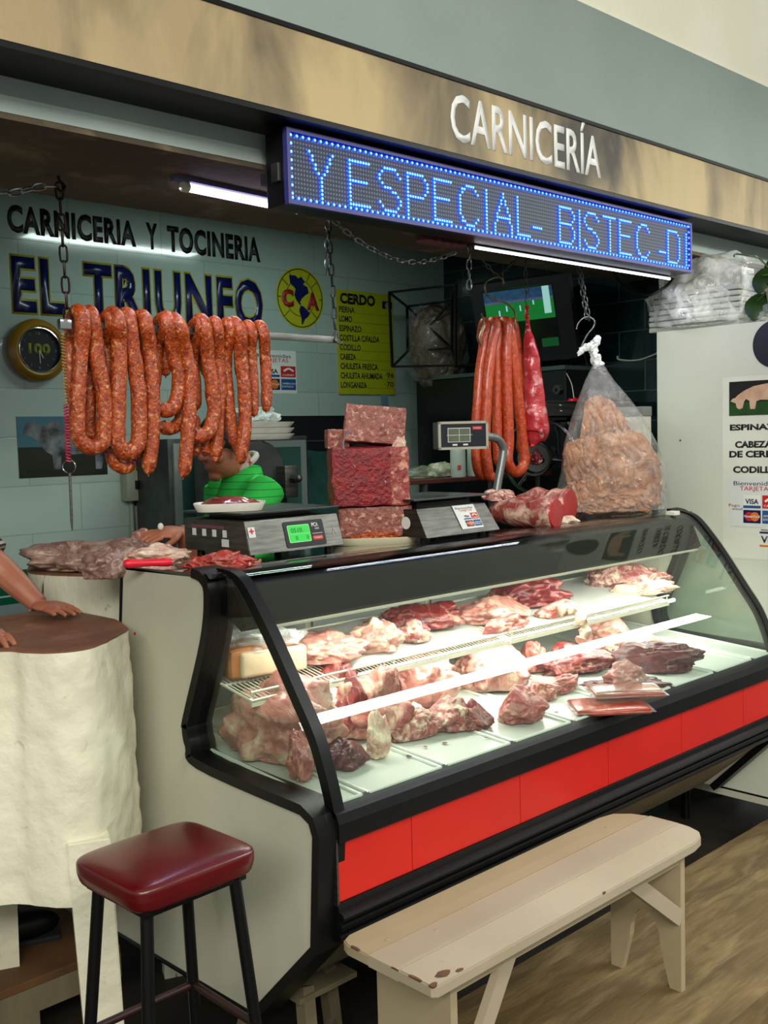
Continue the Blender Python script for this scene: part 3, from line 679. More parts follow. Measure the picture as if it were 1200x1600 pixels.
# ------------------------------------------------------------------ back wall: lettering, logo, signs
yw = YB - .001
def wallx(px, py): return ony(px, py, YB)
def wtext(name, s, a, b_px, top, mat, parent, bold, depth=.0004, yy=None):
    """a = pixel of lower left, b_px = pixel of lower right, top = pixel above a (cap height)."""
    p = wallx(*a); q = wallx(*b_px); h = wallx(*top).z - p.z
    return text(name, s, (p.x, (yy or yw), (p.z + q.z) / 2), (1, 0, 0), (0, 0, 1), h, q.x - p.x, mat, parent, bold, depth, spacing=1.08)
t = thing('painted_lettering', wallx(200, 380), 'wall lettering reading CARNICERIA Y TOCINERIA in black', 'lettering')
wtext('word', 'CARNICERIA', (12, 362), (213, 387), (12, 316), m_ink, t, .042)
wtext('word', 'Y', (229, 389), (247, 391), (229, 345), m_ink, t, .042)
wtext('word', 'TOCINERIA', (262, 393), (407, 411), (262, 350), m_ink, t, .042)
t = thing('shop_name_lettering', wallx(200, 500), 'large navy wall lettering with yellow outline reading EL TRIUNFO', 'lettering')
for s, a, b_px, top in (('EL', (21, 487), (102, 494), (21, 394)), ('TRIUNFO', (134, 497), (411, 512), (136, 407))):
    p = wallx(*a); q = wallx(*b_px); h = wallx(*top).z - p.z
    F_ = []
    text('word', s, (p.x, YB - .0016, p.z), (1, 0, 0), (0, 0, 1), h, q.x - p.x, m_navy, t, .034, .0005, ret=F_, spacing=1.13)
    text('outline', s, (p.x, YB - .0006, p.z), (1, 0, 0), (0, 0, 1), h, None, m_yellow, t, .062, .0005, fit=F_, spacing=1.13)

# club crest
cx = wallx(469, 466); R0 = .158
t = thing('club_emblem', (cx.x, YB, cx.z - R0), 'round yellow emblem with a navy map of America and red letters C and A', 'emblem')
def disc(bm, c, r, y, th=.0008, seg=48, ri=0):
    if ri:
        a = [bm.verts.new((c.x + rr * math.cos(2 * math.pi * k / seg), yy, c.z + rr * math.sin(2 * math.pi * k / seg))) for rr in (r, ri) for yy in (y,) for k in range(seg)]
        for k in range(seg): bm.faces.new([a[k], a[(k + 1) % seg], a[seg + (k + 1) % seg], a[seg + k]])
    else: cyl(bm, (c.x, y, c.z), (c.x, y - th, c.z), r, seg=seg)
bm = B(); disc(bm, cx, R0, YB - .0002, .0008); obj('disc', bm, m_signyellow, t, False)
bm = B(); disc(bm, cx, R0 * .95, YB - .0013, seg=48, ri=R0 * .915)
for k in range(8):
    a = math.radians(k * 45 + 22 * (k % 2) * 0 + (0 if k % 4 == 0 else 0)); a = math.radians([0, 38, 62, 118, 142, 180, 222, 318][k])
    r0 = R0 * (.62 if k not in (0, 5) else .8)
    p = Vector((cx.x + r0 * math.cos(a), 0, cx.z + r0 * math.sin(a))); q = Vector((cx.x + R0 * .93 * math.cos(a), 0, cx.z + R0 * .93 * math.sin(a)))
    d = (q - p).normalized(); nn = Vector((-d.z, 0, d.x)) * .0022
    bm.faces.new([bm.verts.new((v.x, YB - .0014, v.z)) for v in (p - nn, q - nn, q + nn, p + nn)])
disc(bm, Vector((cx.x, 0, cx.z)), R0 * .60, YB - .00135, seg=40, ri=R0 * .575)
obj('ball_lines', bm, m_ink, t, False)
bm = B()
NA = [(-.42, .78), (-.18, .80), (-.05, .70), (.05, .78), (.2, .6), (.12, .5), (.3, .42), (.34, .2), (.2, .12), (.05, -.02), (-.02, -.15), (.04, -.22), (-.04, -.24), (-.16, -.08), (-.24, .1), (-.18, .32), (-.38, .5)]
SA = [(.0, -.26), (.14, -.30), (.26, -.42), (.38, -.52), (.28, -.66), (.16, -.74), (.08, -.92), (.02, -.94), (.02, -.70), (-.06, -.46)]
for poly in (NA, SA): prism(bm, poly, lambda a, b, d: Vector((cx.x + a * R0 * 1.05, YB - .0015 - d, cx.z + b * R0 * .9)), 0, .0006)
obj('map', bm, m_navy, t, False, label='navy map of the Americas')
text('letter', 'C', (cx.x - R0 * .78, YB - .0028, cx.z - R0 * .32), (1, 0, 0), (0, 0, 1), R0 * .6, R0 * .5, m_logored, t, .06)
text('letter', 'A', (cx.x + R0 * .26, YB - .0028, cx.z - R0 * .36), (1, 0, 0), (0, 0, 1), R0 * .62, R0 * .52, m_logored, t, .05)

# yellow price board
p0 = wallx(529, 616); x0, z0 = p0.x, p0.z; p1 = wallx(613, 467); W_, H_ = wallx(614, 540).x - x0, p1.z - z0 + .02
t = thing('price_board', (x0 + W_ / 2, YB, z0), 'yellow price board headed CERDO on the pale tiled wall', 'price board')
bm = B(); box(bm, (x0, YB - .008, z0), (x0 + W_, YB, z0 + H_), .001); bd_ = obj('board', bm, m_signyellow, t, False)
yb_ = YB - .0085
def bt(s, u, v, h, wd, bold=.01, mat=None): text('lettering', s, (x0 + u * W_, yb_, z0 + v * H_), (1, 0, 0), (0, 0, 1), h, wd, mat or m_ink, bd_, bold, .0006)
bt('CERDO', .05, .868, .060, W_ * .62, .045)
for i, s in enumerate(('PIERNA', 'LOMO', 'ESPINAZO', 'COSTILLA C/FALDA', 'CODILLO', 'CABEZA', 'CHULETA FRESCA', 'CHULETA AHUMADA', 'LONGANIZA')):
    v = .785 - i * .0905; wd = {6: .27, 4: .22, 8: .38, 16: .70, 7: .36, 14: .66, 15: .74, 9: .45}[len(s)]
    bt(s, .03, v, .034, W_ * wd, .022)
    bm = B()
    for k in range(40):
        u = .03 + wd + .02 + k * .018
        if u > .98: break
        box(bm, (x0 + u * W_, yb_ - .0006, z0 + v * H_), (x0 + u * W_ + .0035, yb_, z0 + v * H_ + .002))
    if bm.verts: obj('dotted_line', bm, m_ink, bd_, False)
    else: bm.free()
bt('·96', .82, .79 - 7 * .0905 + .012, .03, W_ * .16, .01); bt('·70', .81, .79 - 8 * .0905 + .012, .03, W_ * .16, .0)
bm = B(); box(bm, (x0 + W_ * .80, yb_ - .0006, z0 + H_ * .855), (x0 + W_ * .98, yb_, z0 + H_ * .93)); obj('photo', bm, m_ink, t, False)
bm = B(); cyl(bm, (x0 + W_ * .89, yb_ - .0006, z0 + H_ * .885), (x0 + W_ * .89, yb_ - .0012, z0 + H_ * .885), .018, seg=16); obj('photo', bm, M('greyish_pink_print', '8c8078'), t, False)

# card stickers: one design in several places
def card_sticker(name, org, right, up, W, H, label, full=True, movil=False):
    right = Vector(right).normalized(); up = Vector(up).normalized(); n_ = right.cross(up); org = Vector(org)
    t = thing(name, org, label, 'sticker')
    P = lambda u, v, d=0: org + right * (u * W) + up * (v * H) + n_ * d
    bm = B(); panel(bm, P(0, 0), right, up, W, H, .0008); sh_ = obj('sheet', bm, m_cardwhite, t, False)
    text('lettering', 'Bienvenidas', P(.08, .83, .0009), right, up, H * .09, W * .80, m_ink, sh_, .0, .0004)
    text('lettering', 'TARJETAS', P(.20, .70, .0009), right, up, H * .09, W * .62, m_cred, sh_, .0, .0004)
    if movil:
        text('lettering', 'Pago', P(-.02, .40, .0009), right, up, H * .06, W * .22, m_logored, sh_, .0, .0004)
        text('lettering', 'móvil', P(.05, .33, .0009), right, up, H * .05, W * .2, m_ink, sh_, .0, .0004)
    cw, ch = .34, .26
    for i, (u, v, mt) in enumerate(((.27, .38, m_pwhite), (.64, .38, m_cred), (.27, .08, m_navy), (.64, .08, m_cblue))):
        bm = B(); panel(bm, P(u, v, .0009), right, up, cw * W, ch * H, .0004, r=.003 * W / .1 * .3); obj('card_print', bm, mt, sh_, False)
    bm = B(); panel(bm, P(.27, .38, .0014), right, up, cw * W, ch * H * .2, .0003); obj('card_print', bm, m_cblue, sh_, False)
    text('lettering', 'VISA', P(.31, .46, .0014), right, up, H * .11, W * .26, m_navy, sh_, .03, .0004)
    bm = B(); tube(bm, smoothpath([P(.70, .52, .0014), P(.81, .58, .0014), P(.92, .52, .0014)]), .006 * H / .2, 4); obj('card_print', bm, m_pwhite, sh_, False)
    text('lettering', 'CARNET', P(.67, .41, .0014), right, up, H * .045, W * .28, m_pwhite, sh_, .02, .0004)
    bm = B(); cyl(bm, P(.385, .21, .0012), P(.385, .21, .0016), W * .085, seg=20); obj('card_print', bm, m_cred, sh_, False)
    bm = B(); cyl(bm, P(.495, .21, .0012), P(.495, .21, .0018), W * .085, seg=20); obj('card_print', bm, m_corange, sh_, False)
    text('lettering', 'MasterCard', P(.29, .19, .0020), right, up, H * .05, W * .30, m_pwhite, sh_, .02, .0004)
    text('lettering', 'AMERICAN', P(.66, .21, .0014), right, up, H * .045, W * .30, m_pwhite, sh_, .0, .0004)
    text('lettering', 'EXPRESS', P(.66, .14, .0014), right, up, H * .045, W * .26, m_pwhite, sh_, .0, .0004)
    return t
a = wallx(395, 612); b2 = wallx(464, 615); c2 = wallx(464, 549)
card_sticker('payment_sticker', (a.x, YB, b2.z), (1, 0, 0), (0, 0, 1), b2.x - a.x, c2.z - b2.z, 'white payment card sticker on the tiled wall behind the right end of the chorizos')

# wall clock
cc = wallx(55, 548)
t = thing('round_clock', (cc.x, YB, cc.z - .125), 'round wall clock with mustard yellow rim and black face', 'clock')
ax = (0, -1, 0); c0 = Vector((cc.x, YB, cc.z))
bm = B(); lathe(bm, [(0, 0), (.122, 0), (.130, .012), (.131, .03), (.122, .045), (.105, .052), (.092, .046), (.089, .034)], c0, 56, ax); obj('rim', bm, M('mustard_plastic', '8f6a0c', '86620a', 5, .35, coat=.3), t)
bm = B(); lathe(bm, [(.092, .046), (.0935, .050), (.090, .051), (.0875, .044), (.0875, .034)], c0, 56, ax); obj('inner_ring', bm, m_chrome, t)
bm = B(); lathe(bm, [(0, .036), (.089, .036)], c0, 48, ax); obj('face', bm, M('black_clock_face', '0b0f12', rough=.35, spec=.3), t, False)
fc_ = C.objects[-1]
def ctext(s, u, v, h, wd, mt, bold=0): text('numeral', s, (cc.x + u, YB - .0365, cc.z + v), (1, 0, 0), (0, 0, 1), h, wd, mt, fc_, bold, .0006)
m_gold = M('dull_gold_print', '6e7a22', rough=.5); m_dim = M('dim_grey_print', '6a7070', rough=.5)
ctext('100', -.048, -.018, .048, .098, m_gold, .05)
ctext('12', -.010, .064, .011, .018, m_dim); ctext('3', .070, -.006, .011, .008, m_dim); ctext('6', -.004, -.078, .011, .008, m_dim); ctext('9', -.078, -.006, .011, .008, m_dim)
bm = B()
for k in range(12):
    a = math.radians(30 * k); d = Vector((math.cos(a), 0, math.sin(a)))
    if k % 3: tube(bm, [c0 + d * .068 + Vector((0, -.037, 0)), c0 + d * .077 + Vector((0, -.037, 0))], .0012, 4)
obj('hour_mark', bm, m_dim, fc_)
bm = B(); tube(bm, [c0 + Vector((0, -.038, 0)), c0 + Vector((.002, -.038, -.055))], .0018, 4); obj('minute_hand', bm, m_cardwhite, fc_)
bm = B(); tube(bm, [c0 + Vector((0, -.039, 0)), c0 + Vector((.016, -.039, -.034))], .002, 4); obj('hour_hand', bm, m_cardwhite, fc_)

# bull poster
a = wallx(25, 651); b2 = wallx(168, 741); W_, H_ = b2.x - a.x, a.z - b2.z
t = thing('bull_poster', (a.x + W_ / 2, YB, b2.z), 'poster photograph of a grey humped bull in a dark field', 'poster')
bm = B(); box(bm, (a.x, YB - .002, b2.z), (a.x + W_, YB, a.z)); obj('sheet', bm, M('dark_olive_print', '14160d', '1c2012', 14, .35), t, False)
bm = B(); box(bm, (a.x, YB - .0026, b2.z + H_ * .50), (a.x + W_, YB - .002, a.z)); obj('printed_sky', bm, M('dusk_blue_print', '30606c', '3a6c7c', 3, .35), t, False)
bull = [(.07, .80), (.10, .88), (.17, .93), (.23, .87), (.30, .84), (.36, .90), (.44, .93), (.49, .86), (.50, .78), (.62, .72), (.80, .68), (.92, .62), (.97, .50), (.96, .30), (.93, .10), (.86, .10), (.86, .36), (.78, .38), (.60, .36), (.52, .38), (.47, .36), (.46, .12), (.38, .12), (.37, .36), (.30, .42), (.22, .58), (.16, .66), (.10, .70), (.06, .70)]
bm = B(); prism(bm, bull, lambda u, v, d: Vector((a.x + u * W_, YB - .0027 - d, b2.z + v * H_)), 0, .0005)
obj('printed_bull', bm, M('dark_grey_bull_print', '0c0d10', '7a8084', 14, .4), t, False)

# white switch box with conduit
a = wallx(202, 760)
t = thing('switch_box', (a.x, YB, wallx(202, 784).z), 'grey electrical switch box with conduit on the tiled wall below the chorizos', 'switch box')
m_box = M('grey_switch_box_paint', '87907f', '7d8677', 6, .5)
bm = B(); box(bm, (a.x - .045, YB - .06, wallx(202, 782).z), (a.x + .045, YB, wallx(202, 735).z), .004); obj('case', bm, m_box, t)
bm = B(); box(bm, (a.x - .006, YB - .075, a.z - .01), (a.x + .006, YB - .06, a.z + .028), .002); obj('lever', bm, m_black, t)
bm = B(); cyl(bm, (a.x + .0, YB - .012, wallx(202, 782).z), (a.x + .0, YB - .012, .9), .011, seg=10); obj('conduit', bm, m_box, t)
for k, (mt, nm, lb) in enumerate(((m_yellow, 'small_box', 'small yellow and green box on top of the switch box'), (M('pink_plastic', 'a84c74', rough=.4), 'plastic_tub', 'small pink tub lying on the yellow box above the switch box'))):
    z = wallx(202, 735).z + k * .022
    bm = B(); box(bm, (a.x - .035 + k * .01, YB - .05, z), (a.x + .035 + k * .01, YB - .005, z + .022), .004); o = obj(nm, bm, mt); tag(o, lb, 'packet')

# ruler-like thermometer card
p = wallx(602, 665)
bm = B(); obox(bm, (p.x + .0, YB - .004, p.z + .09), (.055, .004, .20), 0, .001, mat=Matrix.Rotation(math.radians(-6), 4, 'Y'))
o = obj('thermometer_card', bm, M('pale_blue_card', '6f8f9c', '54707c', 40, .5, stretch=(1, 1, 12))); tag(o, 'narrow pale blue scale card tilted on the wall beneath the price board', 'card')

# flat dark sheet painting the shade of a wall opening; teal plastic sheet
x0 = 1.80; x1 = wallx(592, 700).x; zt = wallx(592, 649).z
m_void = M('recess_shade', '0c1114', rough=.3, coat=.2)
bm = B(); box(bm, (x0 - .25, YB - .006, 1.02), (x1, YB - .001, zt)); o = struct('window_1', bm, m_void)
bm = B(); box(bm, (x0 - .25, YB - .012, zt - .135), (x1, YB - .006, zt - .128)); struct('window_2', bm, M('recess_line', '23302f'))
bm = B()
n1, n2 = 40, 30
vs = []
for j in range(n2 + 1):
    row = []
    for i in range(n1 + 1):
        u = i / n1; v = j / n2; top = 1.555 + .02 * math.sin(u * 9) - .05 * (u - .5) ** 2
        x = x0 - .22 + u * (x1 - x0 + .20); z = .98 + v * (top - .98)
        y = YB - .05 - .018 * noise.noise(Vector((u * 5, v * 3, 1))) - .012 * math.sin((u * 1.3 + v) * 14) * (1 - v * .5)
        row.append(bm.verts.new((x, y, z)))
    vs.append(row)
for j in range(n2):
    for i in range(n1): bm.faces.new([vs[j][i], vs[j][i + 1], vs[j + 1][i + 1], vs[j + 1][i]])
bmesh.ops.solidify(bm, geom=bm.faces[:], thickness=.0015)
o = obj('plastic_sheet', bm, m_tealwrap); tag(o, 'teal tinted plastic sheet hanging in front of the dark wall opening', 'plastic sheet')

# steel cabinet behind the shopkeeper
a = ony(222, 690, 1.75); b2 = ony(262, 690, 1.75)
t = thing('steel_cabinet', (1.35, 1.9, 0), 'dark steel cabinet with teal glass front behind the person in green', 'cabinet')
cx0 = ony(262, 700, 1.78).x; cz = ony(262, 686, 1.78).z
bm = B(); box(bm, (cx0, 1.78, -.12), (cx0 + .78, 2.06, cz), .006); obj('body', bm, m_steel_d, t)
bm = B(); box(bm, (cx0 + .02, 1.765, .9), (cx0 + .76, 1.78, cz - .02), .004); obj('door', bm, M('grey_door_frame', '7a8480', rough=.4, metal=.4), t)
bm = B(); box(bm, (cx0 + .055, 1.760, .95), (cx0 + .72, 1.766, cz - .05)); obj('door_glass', bm, M('teal_glass', '2c4a45', '27433f', 3, .2, coat=.4), t, False)

# ------------------------------------------------------------------ chains, bar and hanging sausages
def chain_bm(bm, pts, ll=.034, lw=.017, r=.0028, twist0=0):
    """Oval links along a path."""
    P = [Vector(p) for p in pts]; seglen = [(P[i + 1] - P[i]).length for i in range(len(P) - 1)]; tot = sum(seglen)
    pitch = ll - 2.2 * r; n_ = max(1, int(tot / pitch))
    def at(s):
        for i, l in enumerate(seglen):
            if s <= l or i == len(seglen) - 1: return P[i].lerp(P[i + 1], min(1, max(0, s / l))), (P[i + 1] - P[i]).normalized()
            s -= l
    for k in range(n_):
        c, d = at((k + .5) * tot / n_); u = d.orthogonal().normalized()
        u = (Vector((1, -.6, 0)) - d * d.dot(Vector((1, -.6, 0)))).normalized() if abs(d.dot(Vector((.86, -.51, 0)))) < .97 else u
        if (k + twist0) % 2: u = d.cross(u)
        h = ll / 2 - lw / 2; pl = []
        for a in range(12):
            t_ = 2 * math.pi * a / 12; pl.append(c + u * (math.cos(t_) * (lw / 2 - r * .5)) + d * (math.sin(t_) * (lw / 2 - r * .5) + (h if math.sin(t_) > 0.01 else (-h if math.sin(t_) < -.01 else 0))))
        tube(bm, pl, r, 6, closed=True)
def hook_bm(bm, pts, r=.004): tube(bm, smoothpath(pts, 6), r, 8)

YS = .62
def hp(px, py, y=YS): return ony(px, py, y)
SOF = 2.345
# steel bar
pa, pb = hp(100, 506), hp(528, 531)
zb = (pa.z + pb.z) / 2
bm = B(); box(bm, (pa.x, YS - .004, zb - .011), (pb.x, YS + .004, zb + .011), .001)
for x in (pa.x + .015, pb.x - .015): cyl(bm, (x, YS - .009, zb), (x, YS + .009, zb), .007, seg=12)
o = obj('hanging_bar', bm, m_steel); tag(o, 'flat steel bar hung from two chains with the chorizos over it', 'bar')
ceh = Vector((pa.x + .005, YS, SOF))
bm = B(); chain_bm(bm, [ceh - Vector((0, 0, .02)), Vector((pa.x + .012, YS, zb))], .050, .024, .0034); o = obj('hanging_chain', bm, m_rust); tag(o, 'dark rusty chain holding the left end of the sausage bar', 'chain')
bm = B(); hook_bm(bm, [ceh + Vector((0, 0, .01)), ceh + Vector((0, 0, -.01)), ceh + Vector((.012, -.01, -.03)), ceh + Vector((0, -.012, -.045)), ceh + Vector((-.012, 0, -.03))], .004); o = obj('ceiling_hook', bm, m_rust); tag(o, 'dark ceiling hook above the left end of the sausage bar', 'hook')
bm = B(); chain_bm(bm, smoothpath([ceh + Vector((-.005, 0, -.03)), hp(60, 292), hp(20, 301), hp(-30, 298), hp(-90, 280)]), .042, .021, .0032); o = obj('slack_chain', bm, m_zinc); tag(o, 'bright chain running off to the left from the left ceiling hook', 'chain')
pr = Vector((pb.x - .01, YS, 0))
bm = B(); chain_bm(bm, [Vector((pr.x - .01, YS + .01, SOF)), Vector((pr.x, YS, zb))], .042, .020, .0030); o = obj('hanging_chain', bm, m_steel_d); tag(o, 'dull grey chain holding the right end of the sausage bar', 'chain')
bm = B(); hook_bm(bm, [Vector((pr.x, YS - .004, zb + .03)), Vector((pr.x - .006, YS - .006, zb)), Vector((pr.x + .006, YS - .012, zb - .014)), Vector((pr.x + .022, YS - .012, zb - .006))], .003); o = obj('wire_hook', bm, m_steel_d); tag(o, 'wire hook on the right end of the sausage bar', 'hook')
bm = B(); chain_bm(bm, [hp(512, 344), hp(511, 380), hp(511, 432)], .034, .018, .0028); o = obj('short_chain', bm, m_zinc); tag(o, 'short bright chain hanging beside the right chain of the sausage bar', 'chain')
bm = B(); chain_bm(bm, smoothpath([hp(519, 342), hp(545, 365), hp(580, 388), hp(620, 405), hp(655, 409), hp(690, 402), hp(715, 392), hp(734, 378)]), .036, .019, .0030); o = obj('slack_chain', bm, m_zinc); tag(o, 'bright chain sagging in a curve under the electronic sign', 'chain')
bm = B(); chain_bm(bm, [hp(734, 374), hp(733, 410), hp(733, 452)], .044, .021, .0032); o = obj('short_chain', bm, m_zinc); tag(o, 'short bright chain dangling at the right end of the sagging chain', 'chain')
# V chain with the big hook
YV = .64
bm = B(); chain_bm(bm, smoothpath([ony(737, 380, YV), ony(752, 404, YV), ony(778, 433, YV)]), .030, .015, .0024); chain_bm(bm, [ony(778, 433, YV), ony(800, 412, YV), ony(819, 395, YV)], .030, .015, .0024)
o = obj('v_shaped_chain', bm, m_steel_d); tag(o, 'dark V shaped chain carrying the large double hook', 'chain')
bm = B(); hook_bm(bm, [ony(p[0], p[1], YV) for p in ((787, 444), (785, 436), (776, 433), (762, 438), (757, 447), (762, 462), (775, 468), (792, 474), (803, 485), (806, 498), (803, 510), (795, 520), (785, 524))], .0042)
hook_bm(bm, [ony(p[0], p[1], YV) for p in ((752, 490), (756, 505), (752, 515), (748, 528), (752, 540))], .004)
o = obj('meat_hook', bm, M('brass_stained_hook', '8a8468', '6f6648', 30, .35, .8)); tag(o, 'large curved hook holding the bunch of longaniza sausages', 'hook')
bm = B(); chain_bm(bm, [ony(821, 396, .66), ony(821, 425, .66), ony(824, 458, .66)], .034, .017, .0026); hook_bm(bm, [ony(823, 455, .66), ony(821, 470, .66), ony(824, 478, .66)], .0025)
o = obj('hanging_chain', bm, m_steel_d); tag(o, 'thin dark chain holding the red wrapped sausage', 'chain')

def sausage(pts, r, y, mat, name, label, cat='sausage', group=None, r_end=.72, wob=.0, seed=0, over=None):
    P = smoothpath(pts, 7); n_ = len(P); rr = []
    for i in range(n_):
        e = min(i, n_ - 1 - i) / 3.0; k = 1.0 if e >= 1 else (r_end + (1 - r_end) * math.sqrt(max(0, e * (2 - e))))
        rr.append(r * k * (1 + .07 * noise.noise(Vector((i * .33, seed * 3.1, 0)))))
    for i in range(n_): P[i] = P[i] + Vector((noise.noise(Vector((i * .25, seed, 1))), noise.noise(Vector((i * .25, seed, 5))), 0)) * .003
    bm = B(); tube(bm, P, rr, 14)
    # rounded ends and twisted tip
    for a, b_, q in ((P[0], P[1], rr[0]), (P[-1], P[-2], rr[-1])):
        d = (a - b_).normalized(); lathe(bm, [(q, 0), (q * .93, q * .35), (q * .7, q * .68), (q * .35, q * .9), (q * .12, q * 1.0), (q * .10, q * 1.35), (0, q * 1.4)], a, 14, d)
    for v in bm.verts:
        nn = noise.noise(v.co * 60 + Vector((seed, 0, 0))) * .0013; v.co += Vector((nn, nn, nn))
    o = obj(name, bm, mat); tag(o, label, cat, group); return o
Z = lambda x, y: (x / 2.7273, 480 + y / 2.7273)
# strands over the bar: zoom coordinates, distance offset, back drop
strands = [
 ('far left chorizo strand behind the first big loop', [(306, 60), (300, 140), (300, 260), (312, 380), (330, 440)], .04, .018),
 ('first big U loop of chorizo from the left, lowest bend by the bull poster', [(338, 50), (344, 180), (334, 330), (328, 470), (335, 555), (385, 598), (438, 570), (446, 470), (440, 360), (420, 250), (405, 140), (388, 50)], -.012, .0225),
 ('thinner chorizo loop seen inside the first big loop', [(392, 150), (388, 260), (378, 420), (385, 520), (408, 560)], .045, .020),
 ('chorizo strand between the two big U loops, half hidden', [(432, 60), (452, 150), (458, 260), (455, 420)], .035, .019),
 ('second big U loop of chorizo from the left', [(488, 66), (508, 150), (506, 300), (500, 450), (502, 570), (540, 620), (588, 572), (592, 440), (586, 320), (568, 200), (546, 68)], -.014, .0235),
 ('straight chorizo ending in a knotted tip below the second big loop', [(606, 74), (634, 170), (646, 300), (650, 430), (648, 560), (634, 690)], -.006, .0225),
 ('chorizo strand behind the straight one, right of the second big loop', [(660, 74), (672, 160), (664, 260), (655, 350)], .036, .019),
 ('chorizo that curls left into a hook in the middle of the bar', [(705, 74), (740, 190), (762, 300), (752, 400), (716, 440), (688, 436)], -.002, .0225),
 ('long chorizo hanging lowest of all in the middle of the bar', [(748, 66), (790, 180), (812, 300), (808, 430), (798, 560), (784, 706)], -.022, .0215),
 ('chorizo strand just right of the lowest one', [(812, 88), (826, 200), (834, 330), (838, 420)], .03, .017),
 ('chorizo that swings left into a low bend right of the lowest one', [(856, 94), (884, 210), (902, 330), (912, 440), (895, 520), (850, 552), (818, 545)], -.008, .0225),
 ('chorizo ending above the shopkeeper forehead', [(905, 92), (930, 210), (940, 340), (930, 450), (924, 560), (918, 640)], .006, .020),
 ('slim chorizo curving behind the one with the torn tip', [(954, 98), (962, 220), (972, 380), (985, 500), (1002, 585)], .014, .0195),
 ('chorizo with a torn crumbly tip beside the shopkeeper collar', [(1004, 104), (1028, 220), (1040, 360), (1044, 500), (1026, 648)], -.018, .0215),
 ('short chorizo second from the right end of the bar', [(1054, 92), (1070, 200), (1078, 320), (1080, 450)], -.004, .0175),
 ('short chorizo at the right end of the bar', [(1106, 102), (1128, 200), (1136, 320), (1134, 430)], -.008, .0185),
 ('low chorizo bend under the second big loop', [(476, 610), (484, 655), (520, 684), (556, 678)], .03, .020),
 ('low chorizo bend behind the straight one', [(574, 640), (590, 618), (612, 580), (606, 480)], .035, .018),
 ('chorizo crossing under the curled one in the middle', [(690, 508), (730, 516), (768, 486), (776, 430)], .025, .021),
 ('short chorizo end right of the lowest one', [(836, 470), (836, 560), (834, 622)], .03, .014),
 ('chorizo stub above the shopkeeper face', [(872, 560), (876, 600), (874, 618)], .03, .018),
]
for i, (lab, pts, dy, r) in enumerate(strands):
    P = [ony(*Z(*p), YS + dy) for p in pts]
    if pts[0][1] < 110:   # goes over the bar and down behind it
        top = Vector((P[0].x, YS, zb + .012 + r)); bk = Vector((P[0].x + .004, YS + .045 + dy * .3, zb - .02)); bk2 = bk + Vector((0, .012, -.10))
        P[0] = Vector((P[0].x, YS - .022 + min(dy, .0), zb + .004)); P = [bk2, bk, top] + P
    if len(pts) > 9 and pts[-1][1] < 110:
        top = Vector((P[-1].x, YS, zb + .012 + r)); bk = Vector((P[-1].x - .004, YS + .045, zb - .02)); P[-1] = Vector((P[-1].x, YS - .022, zb + .004)); P += [top, bk, bk + Vector((0, .01, -.10))]
    sausage(P, r, YS, k_chorizo, 'chorizo', lab, 'sausage', 'chorizos over the steel bar', seed=i)

# spring leash and steel rod
pts = []
q0, q1 = hp(98, 520, .57), hp(107, 722, .57)
for k in range(0, 620): f_ = k / 619; a = f_ * 2 * math.pi * 42; c_ = q0.lerp(q1, f_); pts.append(c_ + Vector((math.cos(a) * .006, math.sin(a) * .006, 0)))
t = thing('spring_cord', q1, 'coiled cord with pink lower half hanging from the left end of the bar', 'coiled cord')
bm = B(); tube(bm, pts[:345], .0013, 4); obj('upper_coil', bm, M('tan_coil_plastic', '9a8048', rough=.4), t)
bm = B(); tube(bm, pts[345:], .0018, 4); obj('lower_coil', bm, M('pink_coil', 'b32244', rough=.4), t, label='pink coil')
rc = hp(108, 729, .57)
bm = B(); tube(bm, [rc + (RV * math.cos(a) + UP * math.sin(a)) * .018 for a in [k * math.pi / 10 for k in range(20)]], .0018, 6, closed=True); obj('key_ring', bm, m_chrome, t)
bm = B(); tube(bm, [hp(109, 739, .57), hp(112, 815, .57), hp(113, 829, .57)], [.004, .004, .0015], 8); obj('sharpening_rod', bm, m_steel, t)
bm = B(); obox(bm, hp(101, 507, .6), (.036, .02, .03), 0, .004); obj('clip', bm, m_chrome, t)

# bunch of longaniza
Yl = .64
def LZ(x, y, zx=700, zy=350, k=2.4): return (zx + x / k, zy + y / k)
lon = [
 ('leftmost longaniza strand of the bunch', [(150, 385), (132, 450), (115, 620), (105, 780), (108, 900), (130, 945), (155, 900)], .03, .0205),
 ('second longaniza strand of the bunch, running behind the pole scale display', [(180, 385), (160, 480), (145, 640), (140, 800), (150, 930), (165, 945)], .0, .0225),
 ('third longaniza strand of the bunch', [(200, 385), (186, 470), (184, 640), (185, 800), (190, 900)], .01, .0215),
 ('wide orange longaniza strand with a bend at its foot', [(222, 385), (218, 500), (222, 650), (228, 800), (225, 890), (252, 932), (285, 900), (280, 800), (262, 650), (245, 500), (235, 390)], -.022, .0225),
 ('rightmost longaniza strand of the bunch', [(248, 385), (262, 470), (272, 600), (276, 760), (272, 850)], .012, .0200),
]
for i, (lab, pts, dy, r) in enumerate(lon):
    P = [ony(*LZ(*p), Yl + dy) for p in pts]
    top = P[0] + Vector((.0, .02, .018)); P = [P[0] + Vector((.01, .05, -.05)), top] + P[0:]
    sausage(P, r, Yl, k_chorizo2, 'longaniza_sausage', lab, 'sausage', 'longanizas on the large hook', seed=40 + i)
